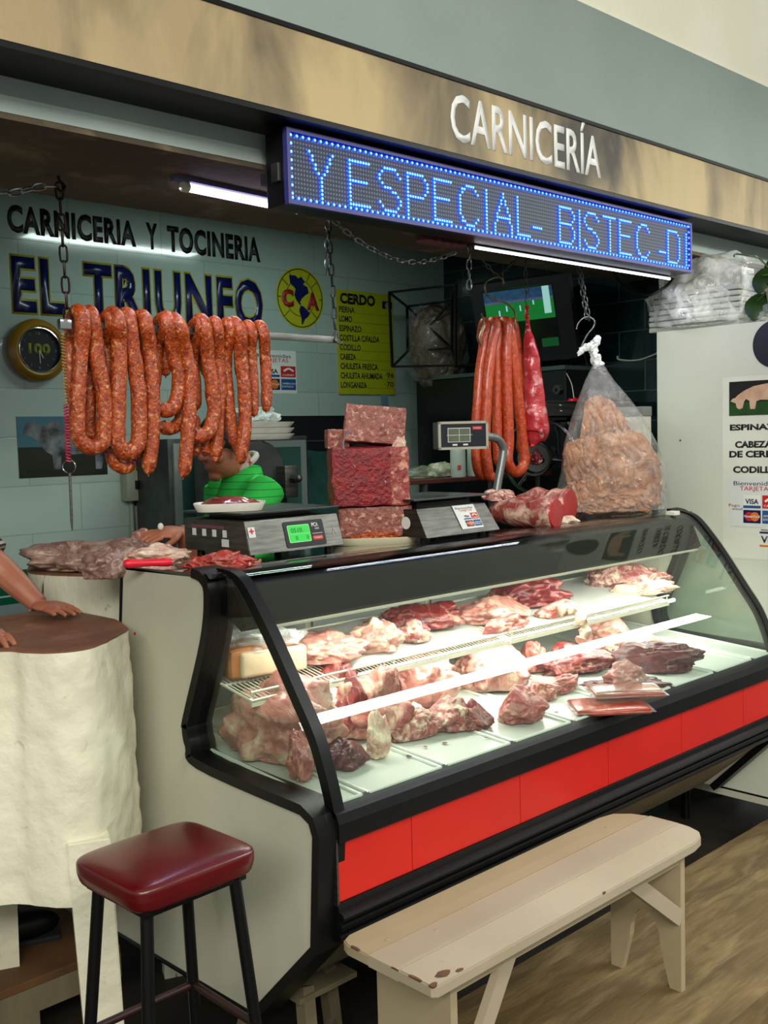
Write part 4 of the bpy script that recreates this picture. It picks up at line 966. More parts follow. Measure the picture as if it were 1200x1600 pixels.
# red wrapped sausage
bm = B()
P = smoothpath([ony(*LZ(*p), .60) for p in ((295, 310), (296, 340), (300, 385), (303, 430), (312, 500), (322, 620), (328, 720), (330, 780), (322, 808), (316, 835))], 5)
rr = smoothpath([Vector((q, 0, 0)) for q in (.006, .008, .010, .022, .034, .042, .052, .056, .034, .004)], 5)
tube(bm, P, [v.x for v in rr], 20)
for v in bm.verts: v.co += Vector((1, 1, 0)) * noise.noise(v.co * 22) * .012
bm2 = bm
t = thing('wrapped_sausage', P[0], 'meat roll wrapped in red netting hanging on a thin chain', 'wrapped meat')
obj('meat_roll', bm2, M('red_wrapped_meat', '9c1c22', 'b5323a', 14, .25, bump=.5, bscale=45, c3='d08a88', s3=20, lo3=.58, hi3=.7, coat=.6, distort=1), t)
bm = B(); ball(bm, ony(*LZ(296, 345), .595), .011, 2); ball(bm, ony(*LZ(300, 380), .595), .009, 2)
lathe(bm, [(0.004, 0), (.012, -.02), (.009, -.022), (0, -.01)], ony(*LZ(315, 815), .60), 10); lathe(bm, [(0.003, 0), (.012, .025), (.006, .02), (0, .01)], ony(*LZ(297, 330), .595), 10)
obj('knot', bm, m_redbag, t)

# ------------------------------------------------------------------ bag of pork rind
bc = Vector((2.045, .285, 1.256))
bagt = thing('bag_of_pork_rind', bc, 'large clear plastic bag of puffed pork rind tied to a hanging hook', 'bag')
def bagpt(u, v, z): return bc + RV * u + FV * v + UP * z
dep = (bc - Vector(_C)).dot(Vector(_f)); pxm = FPX / dep
def bpx(px): return (px - 976) / pxm
kz = lambda py: (812 - py) / pxm
prof = [(812, 905, 1045), (800, 888, 1066), (770, 893, 1066), (740, 902, 1064), (700, 905, 1050), (660, 918, 1032), (630, 928, 1010), (600, 940, 985), (580, 950, 972), (568, 954, 966), (560, 955, 964)]
bm = B(); rings = []
SEG = 40
for (py, a, b) in prof:
    c0_, hw = (bpx(a) + bpx(b)) / 2, (bpx(b) - bpx(a)) / 2; dp = min(.13, hw * .62 + .004) * (.75 if py > 800 else 1)
    ring = []
    for k in range(SEG):
        th = 2 * math.pi * k / SEG
        wv = 1 + .045 * math.sin(th * 7 + py * .02) + .03 * math.sin(th * 13)
        ring.append(bm.verts.new(bagpt(c0_ + math.cos(th) * hw * (1 + .012 * math.sin(th * 9 + py)), math.sin(th) * dp * wv, kz(py))))
    rings.append(ring)
for i in range(len(rings) - 1):
    for k in range(SEG): bm.faces.new([rings[i][k], rings[i][(k + 1) % SEG], rings[i + 1][(k + 1) % SEG], rings[i + 1][k]])
bm.faces.new(rings[0][::-1])
obj('clear_bag', bm, m_bag, bagt)
bm = B()
def neck(pts, r): tube(bm, smoothpath([bagpt(bpx(p[0]), p[2] if len(p) > 2 else 0, kz(p[1])) for p in pts], 5), [r_ for r_ in [v.x for v in smoothpath([Vector((q, 0, 0)) for q in r], 5)]], 10)
neck([(962, 578), (957, 566), (954, 556), (950, 552)], [.020, .017, .014, .012])
neck([(958, 556), (955, 548), (945, 548), (936, 553), (930, 560)], [.010, .012, .014, .012, .006])
neck([(950, 553), (953, 545), (957, 538), (962, 535), (955, 552)], [.010, .013, .013, .010, .010])
for v in bm.verts: v.co += Vector((noise.noise(v.co * 110), noise.noise(v.co * 110 + Vector((5, 0, 0))), noise.noise(v.co * 80))) * .010
obj('knot', bm, clear_mat('crumpled_white_plastic', base=.1, edge=.6, rough=.2, milky='e8ece8', milk=.8, milkscale=60, bump=1, bscale=80, lo=.3, hi=.6), bagt)
def rind(u, v, z, w_, h_, seed, lab, bulge=.05, roll=0, top=.0):
    """A puffed sheet of skin: curled, finely wrinkled, standing in the bag."""
    bm = B(); NR_, NT = 44, 96; off = Vector((seed * 5.1, seed, -seed)); rows = []
    ca, sa = math.cos(math.radians(roll)), math.sin(math.radians(roll))
    for i in range(NR_ + 1):
        rr_ = i / NR_; row = []
        for k in range(NT):
            th = 2 * math.pi * k / NT; ed = 1 + .22 * noise.noise(Vector((math.cos(th) * 1.3, math.sin(th) * 1.3, seed))) + .06 * noise.noise(Vector((math.cos(th) * 5, math.sin(th) * 5, seed)))
            e = 3.2; q = (abs(math.cos(th)) ** e + abs(math.sin(th)) ** e) ** (-1 / e)
            x = rr_ * math.cos(th) * ed * q; y = rr_ * math.sin(th) * ed * q
            if y > 0: x *= 1 - top * y
            x, y = x * ca - y * sa, x * sa + y * ca
            n1 = noise.noise(Vector((x * 1.6, y * 1.6, seed))); n2 = .5 - abs(noise.noise(Vector((x * 3.2, y * 2.4, seed + 9)))); wr = math.sin(x * 26 + 7 * noise.noise(Vector((x * 2, y * 2, seed + 3))) + y * 9)
            n4 = noise.noise(Vector((x * 9, y * 22, seed)))
            dv = -bulge * (1 - rr_ ** 2.2) + .055 * n1 + .022 * n2 + .0042 * wr + .0030 * n4
            row.append(bm.verts.new(bagpt(u + x * w_, v + dv, z + y * h_ + .01 * n2)))
        rows.append(row)
    c0_ = sum((q.co for q in rows[0]), Vector()) / NT
    for i in range(NR_):
        for k in range(NT): bm.faces.new([rows[i][k], rows[i][(k + 1) % NT], rows[i + 1][(k + 1) % NT], rows[i + 1][k]])
    bmesh.ops.remove_doubles(bm, verts=bm.verts[:], dist=1e-5)
    bmesh.ops.solidify(bm, geom=bm.faces[:], thickness=.006)
    o = obj('pork_rind', bm, k_rind, None, True, 180); tag(o, lab, 'pork rind', 'pieces of pork rind in the bag')
rind(bpx(994), .0, kz(738), .155, .155, 3, 'large crumpled sheet of rind at the front of the bag', .07, -12, .35)
rind(bpx(972), .065, kz(690), .115, .165, 5, 'smooth tall sheet of rind at the back, reaching highest in the bag', .03, 8, .45)
rind(bpx(938), .02, kz(735), .085, .120, 8, 'folded rind with a pale rim along the left side of the bag', .05, 30, .2)
rind(bpx(1040), .02, kz(755), .052, .110, 9, 'narrow pale rind along the right side of the bag', .04, -8, .1)
rind(bpx(985), -.035, .060, .150, .050, 12, 'wrinkled rind lying across the bottom of the bag', .05, 4)
rind(bpx(925), -.01, .075, .060, .070, 14, 'small rind at the bottom left corner of the bag', .04, 20)
hk = lambda px, py: bagpt(bpx(px), 0, kz(py))
bm = B(); hook_bm(bm, [hk(933, 556), hk(935, 548), hk(944, 530), hk(954, 518), hk(956, 509), (hk(950, 503)), hk(940, 503), hk(931, 511), hk(928, 520)], .0032); o = obj('s_hook', bm, m_steel); tag(o, 'thin steel hook through the knot of the pork rind bag', 'hook')
top = hk(928, 400)
bm = B(); chain_bm(bm, [Vector((top.x - .015, top.y, 2.345)), top, hk(944, 505)], .028, .0165, .0023); chain_bm(bm, [Vector((top.x + .0, top.y + .01, 2.345)), top + Vector((.01, 0, 0)), hk(948, 508)], .028, .0165, .0023, 1)
o = obj('hanging_chain', bm, m_steel_d); tag(o, 'doubled grey chain holding the bag of pork rind', 'chain')

# ------------------------------------------------------------------ right side of the stall
# television on the dark wall
t = thing('television', (2.86, 1.35, 2.02), 'boxy dark television showing a green football pitch', 'television')
tvc = Vector((2.70, 1.42, 2.22))
n_tv = Vector((-.88, -.36, -.30)).normalized(); r_tv = Vector((.36, -.90, .04)).normalized(); r_tv = (r_tv - n_tv * r_tv.dot(n_tv)).normalized(); u_tv = r_tv.cross(n_tv) * 1.0
if u_tv.z < 0: u_tv = -u_tv
A_ = ray((750, 452)); 
ctr = Vector(_C + ray((812, 500)) * 1.0); d_ = Vector(ray((812, 500))).normalized(); ctr = Vector(_C) + d_ * ((2.66 + 1.495) / d_.x)
def tv(u, v, d=0): return ctr + r_tv * u + u_tv * v - n_tv * d
bm = B(); prism(bm, [(-.235, -.22), (.27, -.22), (.27, .20), (-.235, .20)], lambda a, b, d: tv(a, b, d), 0, .08); prism(bm, [(-.19, -.18), (.21, -.18), (.21, .16), (-.19, .16)], lambda a, b, d: tv(a * (1 - (d - .08) * .8), b * (1 - (d - .08) * .8), d), .08, .30)
obj('casing', bm, M('dark_tv_plastic', '101418', rough=.5), t, False)
def screen(nm, u0, v0, u1, v1, mt, d):
    bm = B(); prism(bm, [(u0, v0), (u1, v0), (u1, v1), (u0, v1)], lambda a, b, q: tv(a, b, -q), d, d + .001); return obj(nm, bm, mt, t, False)
screen('screen', -.175, -.15, .19, .165, M('screen_black', '05070a', rough=.1, coat=1), .001)
screen('picture', -.168, -.005, .185, .125, M('pitch_green', '0c5c24', emit='0d8a34', es=.45), .003)
screen('picture', -.168, .095, .185, .155, M('crowd_blue', '1a3550', '3a5a78', 60, .5, emit='1d4a70', es=.35, bump=0), .0045)
screen('picture', -.168, .092, .185, .104, M('advert_band', '2a3c70', '705a60', 40, .5, emit='5a6a90', es=.35), .006)
screen('picture', .135, .02, .17, .155, M('pale_flare', '9fc8c0', emit='a0d8d0', es=.6), .007)
screen('picture', .10, -.148, .185, -.105, M('lower_green', '083f1a', emit='0c6a2a', es=.3), .003)
mp_ = M('player_white', 'c0d0e0', emit='a0c8f0', es=.6)
for u, v in ((-.06, .05), (.01, .045), (-.10, .03), (.08, .07)): screen('picture', u, v, u + .007, v + .028, mp_, .005)
bm = B(); box(bm, (2.75, 1.2, 1.97), (XR, 1.75, 1.985), .003); box(bm, (2.95, 1.45, 1.80), (XR, 1.5, 1.97)); o = obj('television_bracket', bm, m_black); tag(o, 'black wall shelf bracket under the television', 'bracket')

# wall cage with wrapped package
t = thing('iron_bracket', ony(655, 575, 1.9), 'black iron wall bracket with crossed bars beside the yellow price board', 'wall bracket')
A = [ony(608, 457, 1.90), ony(712, 445, 1.50), ony(712, 571, 1.50), ony(613, 573, 1.90)]
Bq = [ony(636, 479, 2.0), ony(706, 470, 1.72), ony(706, 544, 1.72), ony(637, 549, 2.0)]
bm = B()
for Q in (A, Bq):
    for i in range(4): tube(bm, [Q[i], Q[(i + 1) % 4]], .008, 4)
for i in range(4): tube(bm, [A[i], Bq[i]], .007, 4)
tube(bm, [Bq[0], Bq[2]], .006, 4); tube(bm, [Bq[1], Bq[3]], .006, 4)
obj('bars', bm, m_black, t)
pk_ = ony(684, 604, 1.86); bm = B(); lump(bm, pk_, (.155, .05, .21), -44, 0, 21, .10, 1.2, .10, 5, 2.0); o = obj('wrapped_pork_rind', bm, M('brown_rind_package', '4a3826', '5c4630', 7, .5, bump=.6, bscale=20)); tag(o, 'brown slab of pork rind wrapped in clear plastic behind the iron wall bracket', 'package')
bm = B(); lump(bm, pk_ - Vector((0, 0, .025)), (.18, .065, .245), -44, 0, 22, .12, 1.5, .10, 4, 2.0); w_ = obj('clear_wrap', bm, clear_mat('dim_wrap', base=.03, edge=.5, rough=.15, milky='8a9088', milk=.10, bump=.8, bscale=18), o)

# black oven cabinet below
c1 = onx(650, 590, 2.70)
t = thing('black_cabinet', (2.88, 1.6, .9), 'tall black cabinet with a pale top edge beneath the iron bracket and television', 'cabinet')
bm = B(); box(bm, (2.70, .97, .1), (XR - .005, c1.y, c1.z - .02), .004); obj('body', bm, M('near_black_panel', '0a0c0f', rough=.3, coat=.2), t, False)
bm = B(); box(bm, (2.69, .97, c1.z - .02), (XR - .005, c1.y + .01, c1.z)); obj('top_edge', bm, M('pale_metal_edge', '5e6c6a', rough=.35, metal=.5), t, False)
bm = B(); cyl(bm, onx(873, 609, 2.70), onx(873, 609, 2.70) + Vector((-.02, 0, 0)), .022, seg=20); obj('knob', bm, m_steel, t)
bm = B(); cyl(bm, onx(873, 609, 2.70) + Vector((-.02, 0, 0)), onx(873, 609, 2.70) + Vector((-.022, 0, 0)), .009, seg=16); obj('knob_centre', bm, m_black, t)

# meat grinder with pan
gc = ony(895, 640, .62)
def gp_(px, py, y=.62): return ony(px, py, y)
t = thing('meat_grinder', gp_(880, 800, .7), 'steel meat grinder with round outlet behind the counter', 'meat grinder')
m_pol = M('polished_steel', '84868a', '6d6f72', 6, .2, 1.0)
pz0 = gp_(860, 651, .74).z; pz1 = gp_(860, 627, .74).z
bm = B()
x0 = gp_(850, 640, .74).x; x1 = 2.98; yy0, yy1 = .74, .95
for (a, b) in (((x0, yy0, pz0), (x1, yy0 + .004, pz1)), ((x0, yy1 - .004, pz0), (x1, yy1, pz1)), ((x0, yy0, pz0), (x0 + .004, yy1, pz1)), ((x1 - .004, yy0, pz0), (x1, yy1, pz1)), ((x0, yy0, pz0), (x1, yy1, pz0 + .004))): box(bm, a, b)
box(bm, (x0 - .012, yy0 - .012, pz1 - .003), (x1 + .012, yy0 + .002, pz1 + .002)); box(bm, (x0 - .012, yy1, pz1 - .003), (x1 + .012, yy1 + .012, pz1 + .002)); box(bm, (x0 - .012, yy0, pz1 - .003), (x0, yy1, pz1 + .002)); box(bm, (x1, yy0, pz1 - .003), (x1 + .012, yy1, pz1 + .002))
obj('feed_pan', bm, m_steel, t, False)
bm = B()
for px, py in ((876, 633), (877, 642)): ball(bm, ony(px, py, yy0 - .001), .005, 1)
obj('rivet', bm, m_chrome, t)
nk = gp_(892, 656, .85)
bm = B(); lathe(bm, [(.075, 0), (.088, -.01), (.085, -.03), (.072, -.06), (.066, -.16), (.058, -.22), (.03, -.27), (0, -.28)], nk, 36); obj('throat', bm, m_pol, t)
hd = gp_(836, 716, .72); bk_ = gp_(880, 710, .84)
ax = (hd - bk_).normalized()
bm = B(); lathe(bm, [(0, -.16), (.055, -.16), (.055, -.07), (.075, -.03), (.080, 0), (.077, .012), (.068, .012), (.060, -.01), (0, -.012)], hd, 36, ax); obj('outlet', bm, m_pol, t)
bm = B(); rr_ = .165; u = ax.orthogonal().normalized(); v = ax.cross(u); cr = hd - ax * .06
tube(bm, [cr + (u * math.cos(a) + v * math.sin(a)) * rr_ for a in [k * math.pi / 24 for k in range(48)]], .009, 8, closed=True)
for k in range(3): a = k * 2.094 + .6; tube(bm, [cr + (u * math.cos(a) + v * math.sin(a)) * .06, cr + (u * math.cos(a) + v * math.sin(a)) * rr_], .008, 8)
obj('ring_nut', bm, m_pol, t)
bm = B(); box(bm, (nk.x + .06, .76, 1.28), (nk.x + .36, .94, 1.50), .02); box(bm, (nk.x + .0, .78, .95), (nk.x + .30, .92, 1.29)); obj('motor_housing', bm, m_steel_d, t)
bm = B(); lump(bm, hd + ax * -.005 - Vector((0, 0, .03)), (.03, .03, .03), 0, 0, 5, .3, 2, .3, 3, 1); o = obj('minced_meat', bm, k_red); tag(o, 'bit of red mince in the outlet of the meat grinder', 'meat')
bm = B(); lump(bm, Vector((ony(897, 626, .8).x, .80, pz1 - .01)), (.035, .03, .018), 0, 0, 6, .3, 2, .3, 3, .5); o = obj('red_scrap', bm, m_redbag); tag(o, 'small red scrap on the edge of the grinder pan', 'scrap')
# red brown shelf with bottles
sz = ony(780, 742, .98).z
t = thing('side_table', (1.9, 1.1, .1), 'dark table with a reddish brown edge behind the pole scale', 'table')
bm = B(); box(bm, (1.5, .98, sz - .018), (2.6, 1.35, sz), .002); obj('top', bm, M('reddish_brown_board', '4a1c14', '3a1510', 8, .5), t, False)
for x, y in ((1.72, 1.0), (2.15, 1.0), (2.5, 1.0), (1.6, 1.3), (2.5, 1.3)):
    bm = B(); cyl(bm, (x, y, -.12), (x, y, sz - .018), .014, seg=8); obj('leg', bm, m_steel_d, t)
for k, (px, lb, h) in enumerate(((716, 'pale bottle with a red label mark, under the left of the pole scale display', .14), (742, 'plain pale green bottle under the right of the pole scale display', .13))):
    c_ = ony(px, 741, 1.03); c_.z = sz
    t = thing('plastic_bottle', c_, lb, 'bottle', 'bottles on the side table')
    bm = B(); lathe(bm, [(0, 0), (.032, 0), (.035, .006), (.034, h), (.030, h + .02), (.018, h + .035), (.018, h + .05), (0, h + .05)], c_, 24); obj('body', bm, M('pale_bottle_%d' % k, '9db0a6' if k == 0 else 'a8bfae', rough=.35), t)
    bm = B(); lathe(bm, [(.02, h + .045), (.02, h + .065), (0, h + .067)], c_, 16); obj('cap', bm, m_cardwhite, t)
    if k == 0: bm = B(); obox(bm, c_ + Vector((-.02, -.027, .045)), (.03, .012, .018), 30); obj('label', bm, m_cred, t)
for px, s_, sd, lb, mt in ((662, (.10, .07, .035), 3, 'crumpled translucent plastic bag on the side table behind the pressed meat', clear_mat('limp_bag', base=.03, edge=.5, rough=.2, milky='9aa890', milk=.6, bump=.6)), (690, (.07, .05, .045), 4, 'green and white packet on the side table beside the bottles', M('green_white_packet', '6f7f5c', 'b0aaa0', 18, .5, bump=.3))):
    c_ = ony(px, 741, 1.12); c_.z = sz; bm = B(); lump(bm, c_, s_, 0, 0, sd, .25, 1.8, .1, 4, .4); o = obj('plastic_packet', bm, mt); tag(o, lb, 'packet')
# loose wires on the dark wall
for k, (pts, r, mt, lb) in enumerate((([(905, 540), (915, 538), (935, 552)], .003, m_steel_d, 'bent grey wire behind the bag hook'), ([(910, 543), (918, 575), (930, 622)], .0035, m_steel_d, 'slanting grey rod on the dark wall left of the bag'), ([(965, 556), (968, 562), (1000, 562), (1040, 546)], .004, m_wire, 'pale cable hanging on the dark wall right of the bag knot'), ([(885, 583), (893, 600), (897, 624)], .002, m_wire, 'thin curved wire rising from the grinder pan'))):
    X_ = 2.66 if k == 3 else XR - .004
    bm = B(); tube(bm, smoothpath([onx(p[0], p[1], X_) for p in pts], 6), r, 6); o = obj('loose_wire', bm, mt); tag(o, lb, 'wire')
# pink scalloped paper bunting on the inner ceiling
bm = B()
for k in range(5):
    c_ = onz(664 + k * 13, 377 + k * 2, 2.325); lathe(bm, [(0, .02), (.020, .02), (.030, .012), (.034, 0), (.026, -.008), (0, -.010)], c_, 20)
o = obj('paper_bunting', bm, M('dusty_pink_paper', '8f4a52', '6f4a55', 12, .7)); tag(o, 'row of dusty pink scalloped paper rounds under the soffit', 'bunting')

# ------------------------------------------------------------------ things on the counter
ZT = 1.262
def top_z(y): return 1.264 - (y - .10) * .024
# first price scale
s0x, s1x, s0y, s1y = .237, .588, .255, .585
t = thing('price_scale', ((s0x + s1x) / 2, .42, top_z(.4)), 'brushed steel price scale with a glowing green display', 'scale')
bz = top_z(.4) + .022; tz = bz + .094
bm = B(); a = [(s0x, s0y - .0, bz), (s1x, s0y - .0, bz), (s1x, s1y, bz), (s0x, s1y, bz)]; b = [(s0x + .0, s0y + .028, tz), (s1x - .0, s0y + .028, tz), (s1x, s1y, tz), (s0x, s1y, tz)]
V_ = [bm.verts.new(p) for p in a + b]
for f in ((0, 1, 2, 3), (4, 7, 6, 5), (0, 4, 5, 1), (1, 5, 6, 2), (2, 6, 7, 3), (3, 7, 4, 0)): bm.faces.new([V_[i] for i in f])
bmesh.ops.bevel(bm, geom=bm.edges[:], offset=.002, segments=2, affect='EDGES'); obj('body', bm, m_steel, t)
fu = Vector((0, .028, tz - bz)).normalized(); fr0 = Vector((s0x, s0y, bz))
def SF(u, v, d=0): return fr0 + Vector((1, 0, 0)) * u + fu * v + Vector((1, 0, 0)).cross(fu) * d
X_ = Vector((1, 0, 0))
bm = B(); panel(bm, SF(.135, .008, .0005), X_, fu, .15, .078, .0015, r=.006); kp_ = obj('keypad_panel', bm, m_black, t, False)
m_lcd = M('green_backlit_display', '1c8c30', emit='30e050', es=.55)
bm = B(); panel(bm, SF(.147, .022, .002), X_, fu, .082, .052, .001, r=.004); obj('display_border', bm, M('pale_green_border', '8fd08f', emit='8fe090', es=.3), kp_, False)
bm = B(); panel(bm, SF(.149, .024, .003), X_, fu, .078, .048, .0008, r=.003); obj('display', bm, m_lcd, kp_, False)
m_dig = M('display_digit', '0a3a14', rough=.6)
text('digits', '0510.', SF(.158, .051, .004), X_, fu, .014, .045, m_dig, kp_, .0, .0004); text('digits', '0      0', SF(.170, .029, .004), X_, fu, .012, .05, m_dig, kp_, .0, .0004)
bm = B(); box(bm, SF(.149, .0465, .0038), SF(.227, .0478, .0042)); obj('digits', bm, M('pale_line', 'a0e0a0', rough=.5), kp_, False)
text('lettering', 'PCR', SF(.240, .064, .0022), X_, fu, .013, .026, m_cardwhite, kp_, .04, .0004); text('lettering', 'SERIES', SF(.250, .056, .0022), X_, fu, .005, .016, m_cardwhite, kp_, .0, .0004)
bm = B(); panel(bm, SF(.235, .024, .0022), X_, fu, .040, .013, .0008, r=.005); obj('brand_badge', bm, m_cred, kp_, False)
text('lettering', 'TORREY', SF(.239, .028, .0032), X_, fu, .005, .032, m_cardwhite, kp_, .0, .0004)
bm = B(); box(bm, SF(.237, .043, .0022), SF(.276, .0445, .0026)); obj('lettering', bm, m_cardwhite, kp_, False)
bm = B(); panel(bm, SF(.008, .050, .0012), X_, fu, .024, .030, .0006); obj('sticker', bm, m_cardwhite, t, False)
bm = B(); panel(bm, SF(.0175, .060, .002), X_, fu, .005, .016, .0004); panel(bm, SF(.012, .0655, .002), X_, fu, .016, .005, .0004); obj('sticker_cross', bm, m_cred, t, False)
text('mark', 'A', SF(.315, .035, .001), X_, fu, .022, .018, M('grey_print', 'a0a09a', rough=.5), t, .0, .0004)
lx = s0x - .0008
bm = B()
for k in range(4): box(bm, (lx - .0006, s1y - .065 - k * .052, bz + .045), (lx, s1y - .045 - k * .052, bz + .066))
obj('sticker', bm, m_cardwhite, t, False)
bm = B(); box(bm, (lx - .0006, s0y + .10, bz + .018), (lx, s0y + .135, bz + .040)); obj('sticker', bm, m_cardwhite, t, False)
bm = B(); box(bm, (lx - .0004, s0y + .12, bz + .069), (lx, s1y - .04, bz + .078)); obj('sticker', bm, M('pink_label_strip', '6a3848', rough=.5), t, False)
bm = B()
for x in (s0x + .03, s1x - .03):
    for y in (s0y + .04, s1y - .04): cyl(bm, (x, y, top_z(y)), (x, y, bz), .012, seg=12)
obj('foot', bm, m_black, t)
bm = B(); box(bm, (s0x + .05, s0y + .09, tz), (s1x - .05, s1y - .06, tz + .014), .002); obj('plate_support', bm, m_black, t)
bm = B(); obox(bm, ((s0x + s1x) / 2 + .01, (s0y + s1y) / 2 + .02, tz + .020), (.37, .30, .006), 0, .002); obj('weighing_plate', bm, M('dark_steel_plate', '5a5c5c', rough=.3, metal=1), t)
pz = tz + .023
# foam tray helper
def foam_tray(c_, w_, d_, h_, az, name, label, mat=m_foam):
    bm = B(); n_ = 28; pr_ = []
    def ringpt(k, w2, d2, z, e=4):
        a = 2 * math.pi * k / n_; ca, sa = math.cos(a), math.sin(a)
        q = (abs(ca) ** e + abs(sa) ** e) ** (-1 / e); x, y = ca * q * w2, sa * q * d2
        r = math.radians(az); return Vector(c_) + Vector((x * math.cos(r) - y * math.sin(r), x * math.sin(r) + y * math.cos(r), z))
    rings = []
    for (k_, z) in ((.78, 0), (.86, .001), (1.0, h_), (1.0, h_ + .003), (.965, h_ + .003), (.84, .006), (.5, .005)):
        e_ = (1 - k_) * min(w_, d_) / 2; rings.append([bm.verts.new(ringpt(k, w_ / 2 - e_, d_ / 2 - e_, z)) for k in range(n_)])
    for i in range(len(rings) - 1):
        for k in range(n_): bm.faces.new([rings[i][k], rings[i][(k + 1) % n_], rings[i + 1][(k + 1) % n_], rings[i + 1][k]])
    bm.faces.new(rings[0][::-1]); bm.faces.new(rings[-1])
    o = obj(name, bm, mat); tag(o, label, 'tray'); return o
tc_ = ony(359, 790, .43); tc_.z = pz
foam_tray(tc_, .21, .15, .022, -38, 'foam_tray', 'white foam tray of red meat on the plate of the green display scale')
bm = B(); lump(bm, tc_ + Vector((0, 0, .006)), (.088, .055, .028), -38, 0, 31, .10, 1.5, .05, 4, .2); o = obj('beef_portion', bm, M('wrapped_dark_beef', '6b1f22', '8a4a44', 12, .15, coat=.8, bump=.2)); tag(o, 'dark red wrapped meat portion in the foam tray on the scale', 'meat')

# pressed meat blocks
tb = onz(598, 850, top_z(.3)); 
trc = tb + Vector((.03, .07, 0)); trc.z = top_z(trc.y)
foam_tray(trc, .30, .22, .022, -40, 'foam_tray', 'cream foam tray under the stack of pressed meat', M('cream_foam', 'cfc8a8', rough=.6))
def bnoise(bm, amp, f, seed=0, sub=5):
    bmesh.ops.subdivide_edges(bm, edges=bm.edges[:], cuts=sub, use_grid_fill=True)
    for v in bm.verts: v.co += Vector((noise.noise(v.co * f + Vector((seed, 0, 0))), noise.noise(v.co * f + Vector((0, seed, 9))), noise.noise(v.co * f + Vector((4, 0, seed))))) * amp
AZ = -28
def blk(px0, px1, pz0, pz1, y, depth_, az, tilt=0):
    """block whose near face spans px0..px1 at its height, rotated az"""
ctr_px = lambda px, y, z: Vector((ony(px, 700, y).x, y, z))
z0 = top_z(.3) + .020
bm = B(); obox(bm, (trc.x + .0, trc.y + .0, z0 + .052), (.235, .165, .098), -40, .006); bnoise(bm, .006, 30, 1, 7); o = obj('pressed_meat_block', bm, k_cheese); tag(o, 'bottom block of the brown pressed meat stack, on the cream foam tray', 'pressed meat')
zz = z0 + .104
bm = B(); obox(bm, (trc.x - .022, trc.y + .0, zz + .094), (.245, .17, .186), -36, .008); bnoise(bm, .007, 34, 3, 8)
o = obj('pressed_meat_block', bm, [k_net, M('pressed_meat_open_face', '7d2a24', '9a4038', 40, .45, bump=.6, bscale=70, c3='c78a74', s3=55, lo3=.52, hi3=.62, distort=1.5)])
o.data.update()
rax = Vector((math.cos(math.radians(-36)), math.sin(math.radians(-36)), 0))
for p in o.data.polygons:
    if (Vector(p.center) + Vector(o.location) - Vector((trc.x - .022, trc.y, 0))).dot(rax) > .062: p.material_index = 1
tag(o, 'tall dark red netted pressed meat block, middle of the stack', 'pressed meat')
zz2 = zz + .186
bm = B(); m_ = Matrix.Rotation(math.radians(-40), 4, 'Z') @ Matrix.Rotation(math.radians(6), 4, 'Y') @ Matrix.Rotation(math.radians(-6), 4, 'X')
obox(bm, (trc.x + .008, trc.y - .005, zz2 + .068), (.195, .10, .118), 0, .004, mat=m_); bnoise(bm, .004, 30, 5, 7); o = obj('pressed_meat_block', bm, k_cheese); tag(o, 'topmost tilted pinkish brown pressed meat block of the stack', 'pressed meat')
bm = B(); obox(bm, (trc.x - .085, trc.y + .075, zz2 + .03), (.07, .06, .06), -30, .003); bnoise(bm, .003, 40, 6, 5); o = obj('pressed_meat_piece', bm, k_cheese); tag(o, 'small brown pressed meat offcut behind the topmost block', 'pressed meat')
hk0 = Vector((trc.x - .105, trc.y + .02, zz2 - .01))
bm = B(); hook_bm(bm, [hk0, hk0 + Vector((0, 0, .03)), hk0 + Vector((.008, -.005, .055)), hk0 + Vector((.022, -.012, .072))], .0035); o = obj('meat_hook', bm, m_zinc); tag(o, 'hook tip sticking out of the netted meat block', 'hook')
bm = B(); lump(bm, (trc.x - .055, trc.y - .065, z0 - .004), (.07, .022, .016), -40, 0, 8, .2, 3, .3, 4, .5); o = obj('meat_crumbs', bm, k_chorizo); tag(o, 'orange red crumbs of meat along the front of the cream foam tray', 'meat')
bm = B(); lump(bm, (trc.x + .012, trc.y - .11, zz2 - .04), (.02, .012, .035), -40, 20, 9, .2, 3, .3, 3, 2); o = obj('fat_lump', bm, k_fat)
bm = None; tag(o, 'pale oval piece of fat on the face of the netted block', 'meat')

# second price scale on a pole
q0, q1 = onz(660, 840, top_z(.14) + .022), onz(815, 826, top_z(.1) + .022)
q0 = Vector((.832, .140, top_z(.2) + .020)); W2 = .355; D2 = .32; H2 = .088
t = thing('pole_scale', q0, 'steel scale with a grey display box on a bent pole', 'scale')
def S2(u, v, z): return q0 + Vector((u, v, z))
bm = B(); V_ = [bm.verts.new(p) for p in (S2(0, 0, 0), S2(W2, 0, 0), S2(W2, D2, 0), S2(0, D2, 0), S2(.01, .055, H2), S2(W2 - .01, .055, H2), S2(W2, D2, H2), S2(0, D2, H2))]
for f in ((0, 3, 2, 1), (4, 5, 6, 7), (0, 1, 5, 4), (1, 2, 6, 5), (2, 3, 7, 6), (3, 0, 4, 7)): bm.faces.new([V_[i] for i in f])
bmesh.ops.bevel(bm, geom=bm.edges[:], offset=.0015, segments=2, affect='EDGES'); obj('body', bm, m_steel, t)
bm = B()
for u in (.04, W2 - .04):
    for v in (.05, D2 - .05): cyl(bm, S2(u, v, -.022), S2(u, v, 0), .014, seg=12)
obj('foot', bm, m_black, t)
bm = B(); box(bm, S2(.04, .08, H2), S2(W2 - .06, D2 - .04, H2 + .018), .002); obj('plate_support', bm, m_black, t)
bm = B(); box(bm, S2(-.002, .05, H2 + .026), S2(W2 + .01, D2 + .02, H2 + .032), .001); obj('weighing_plate', bm, M('plate_steel', '7a7c7a', rough=.28, metal=1), t)
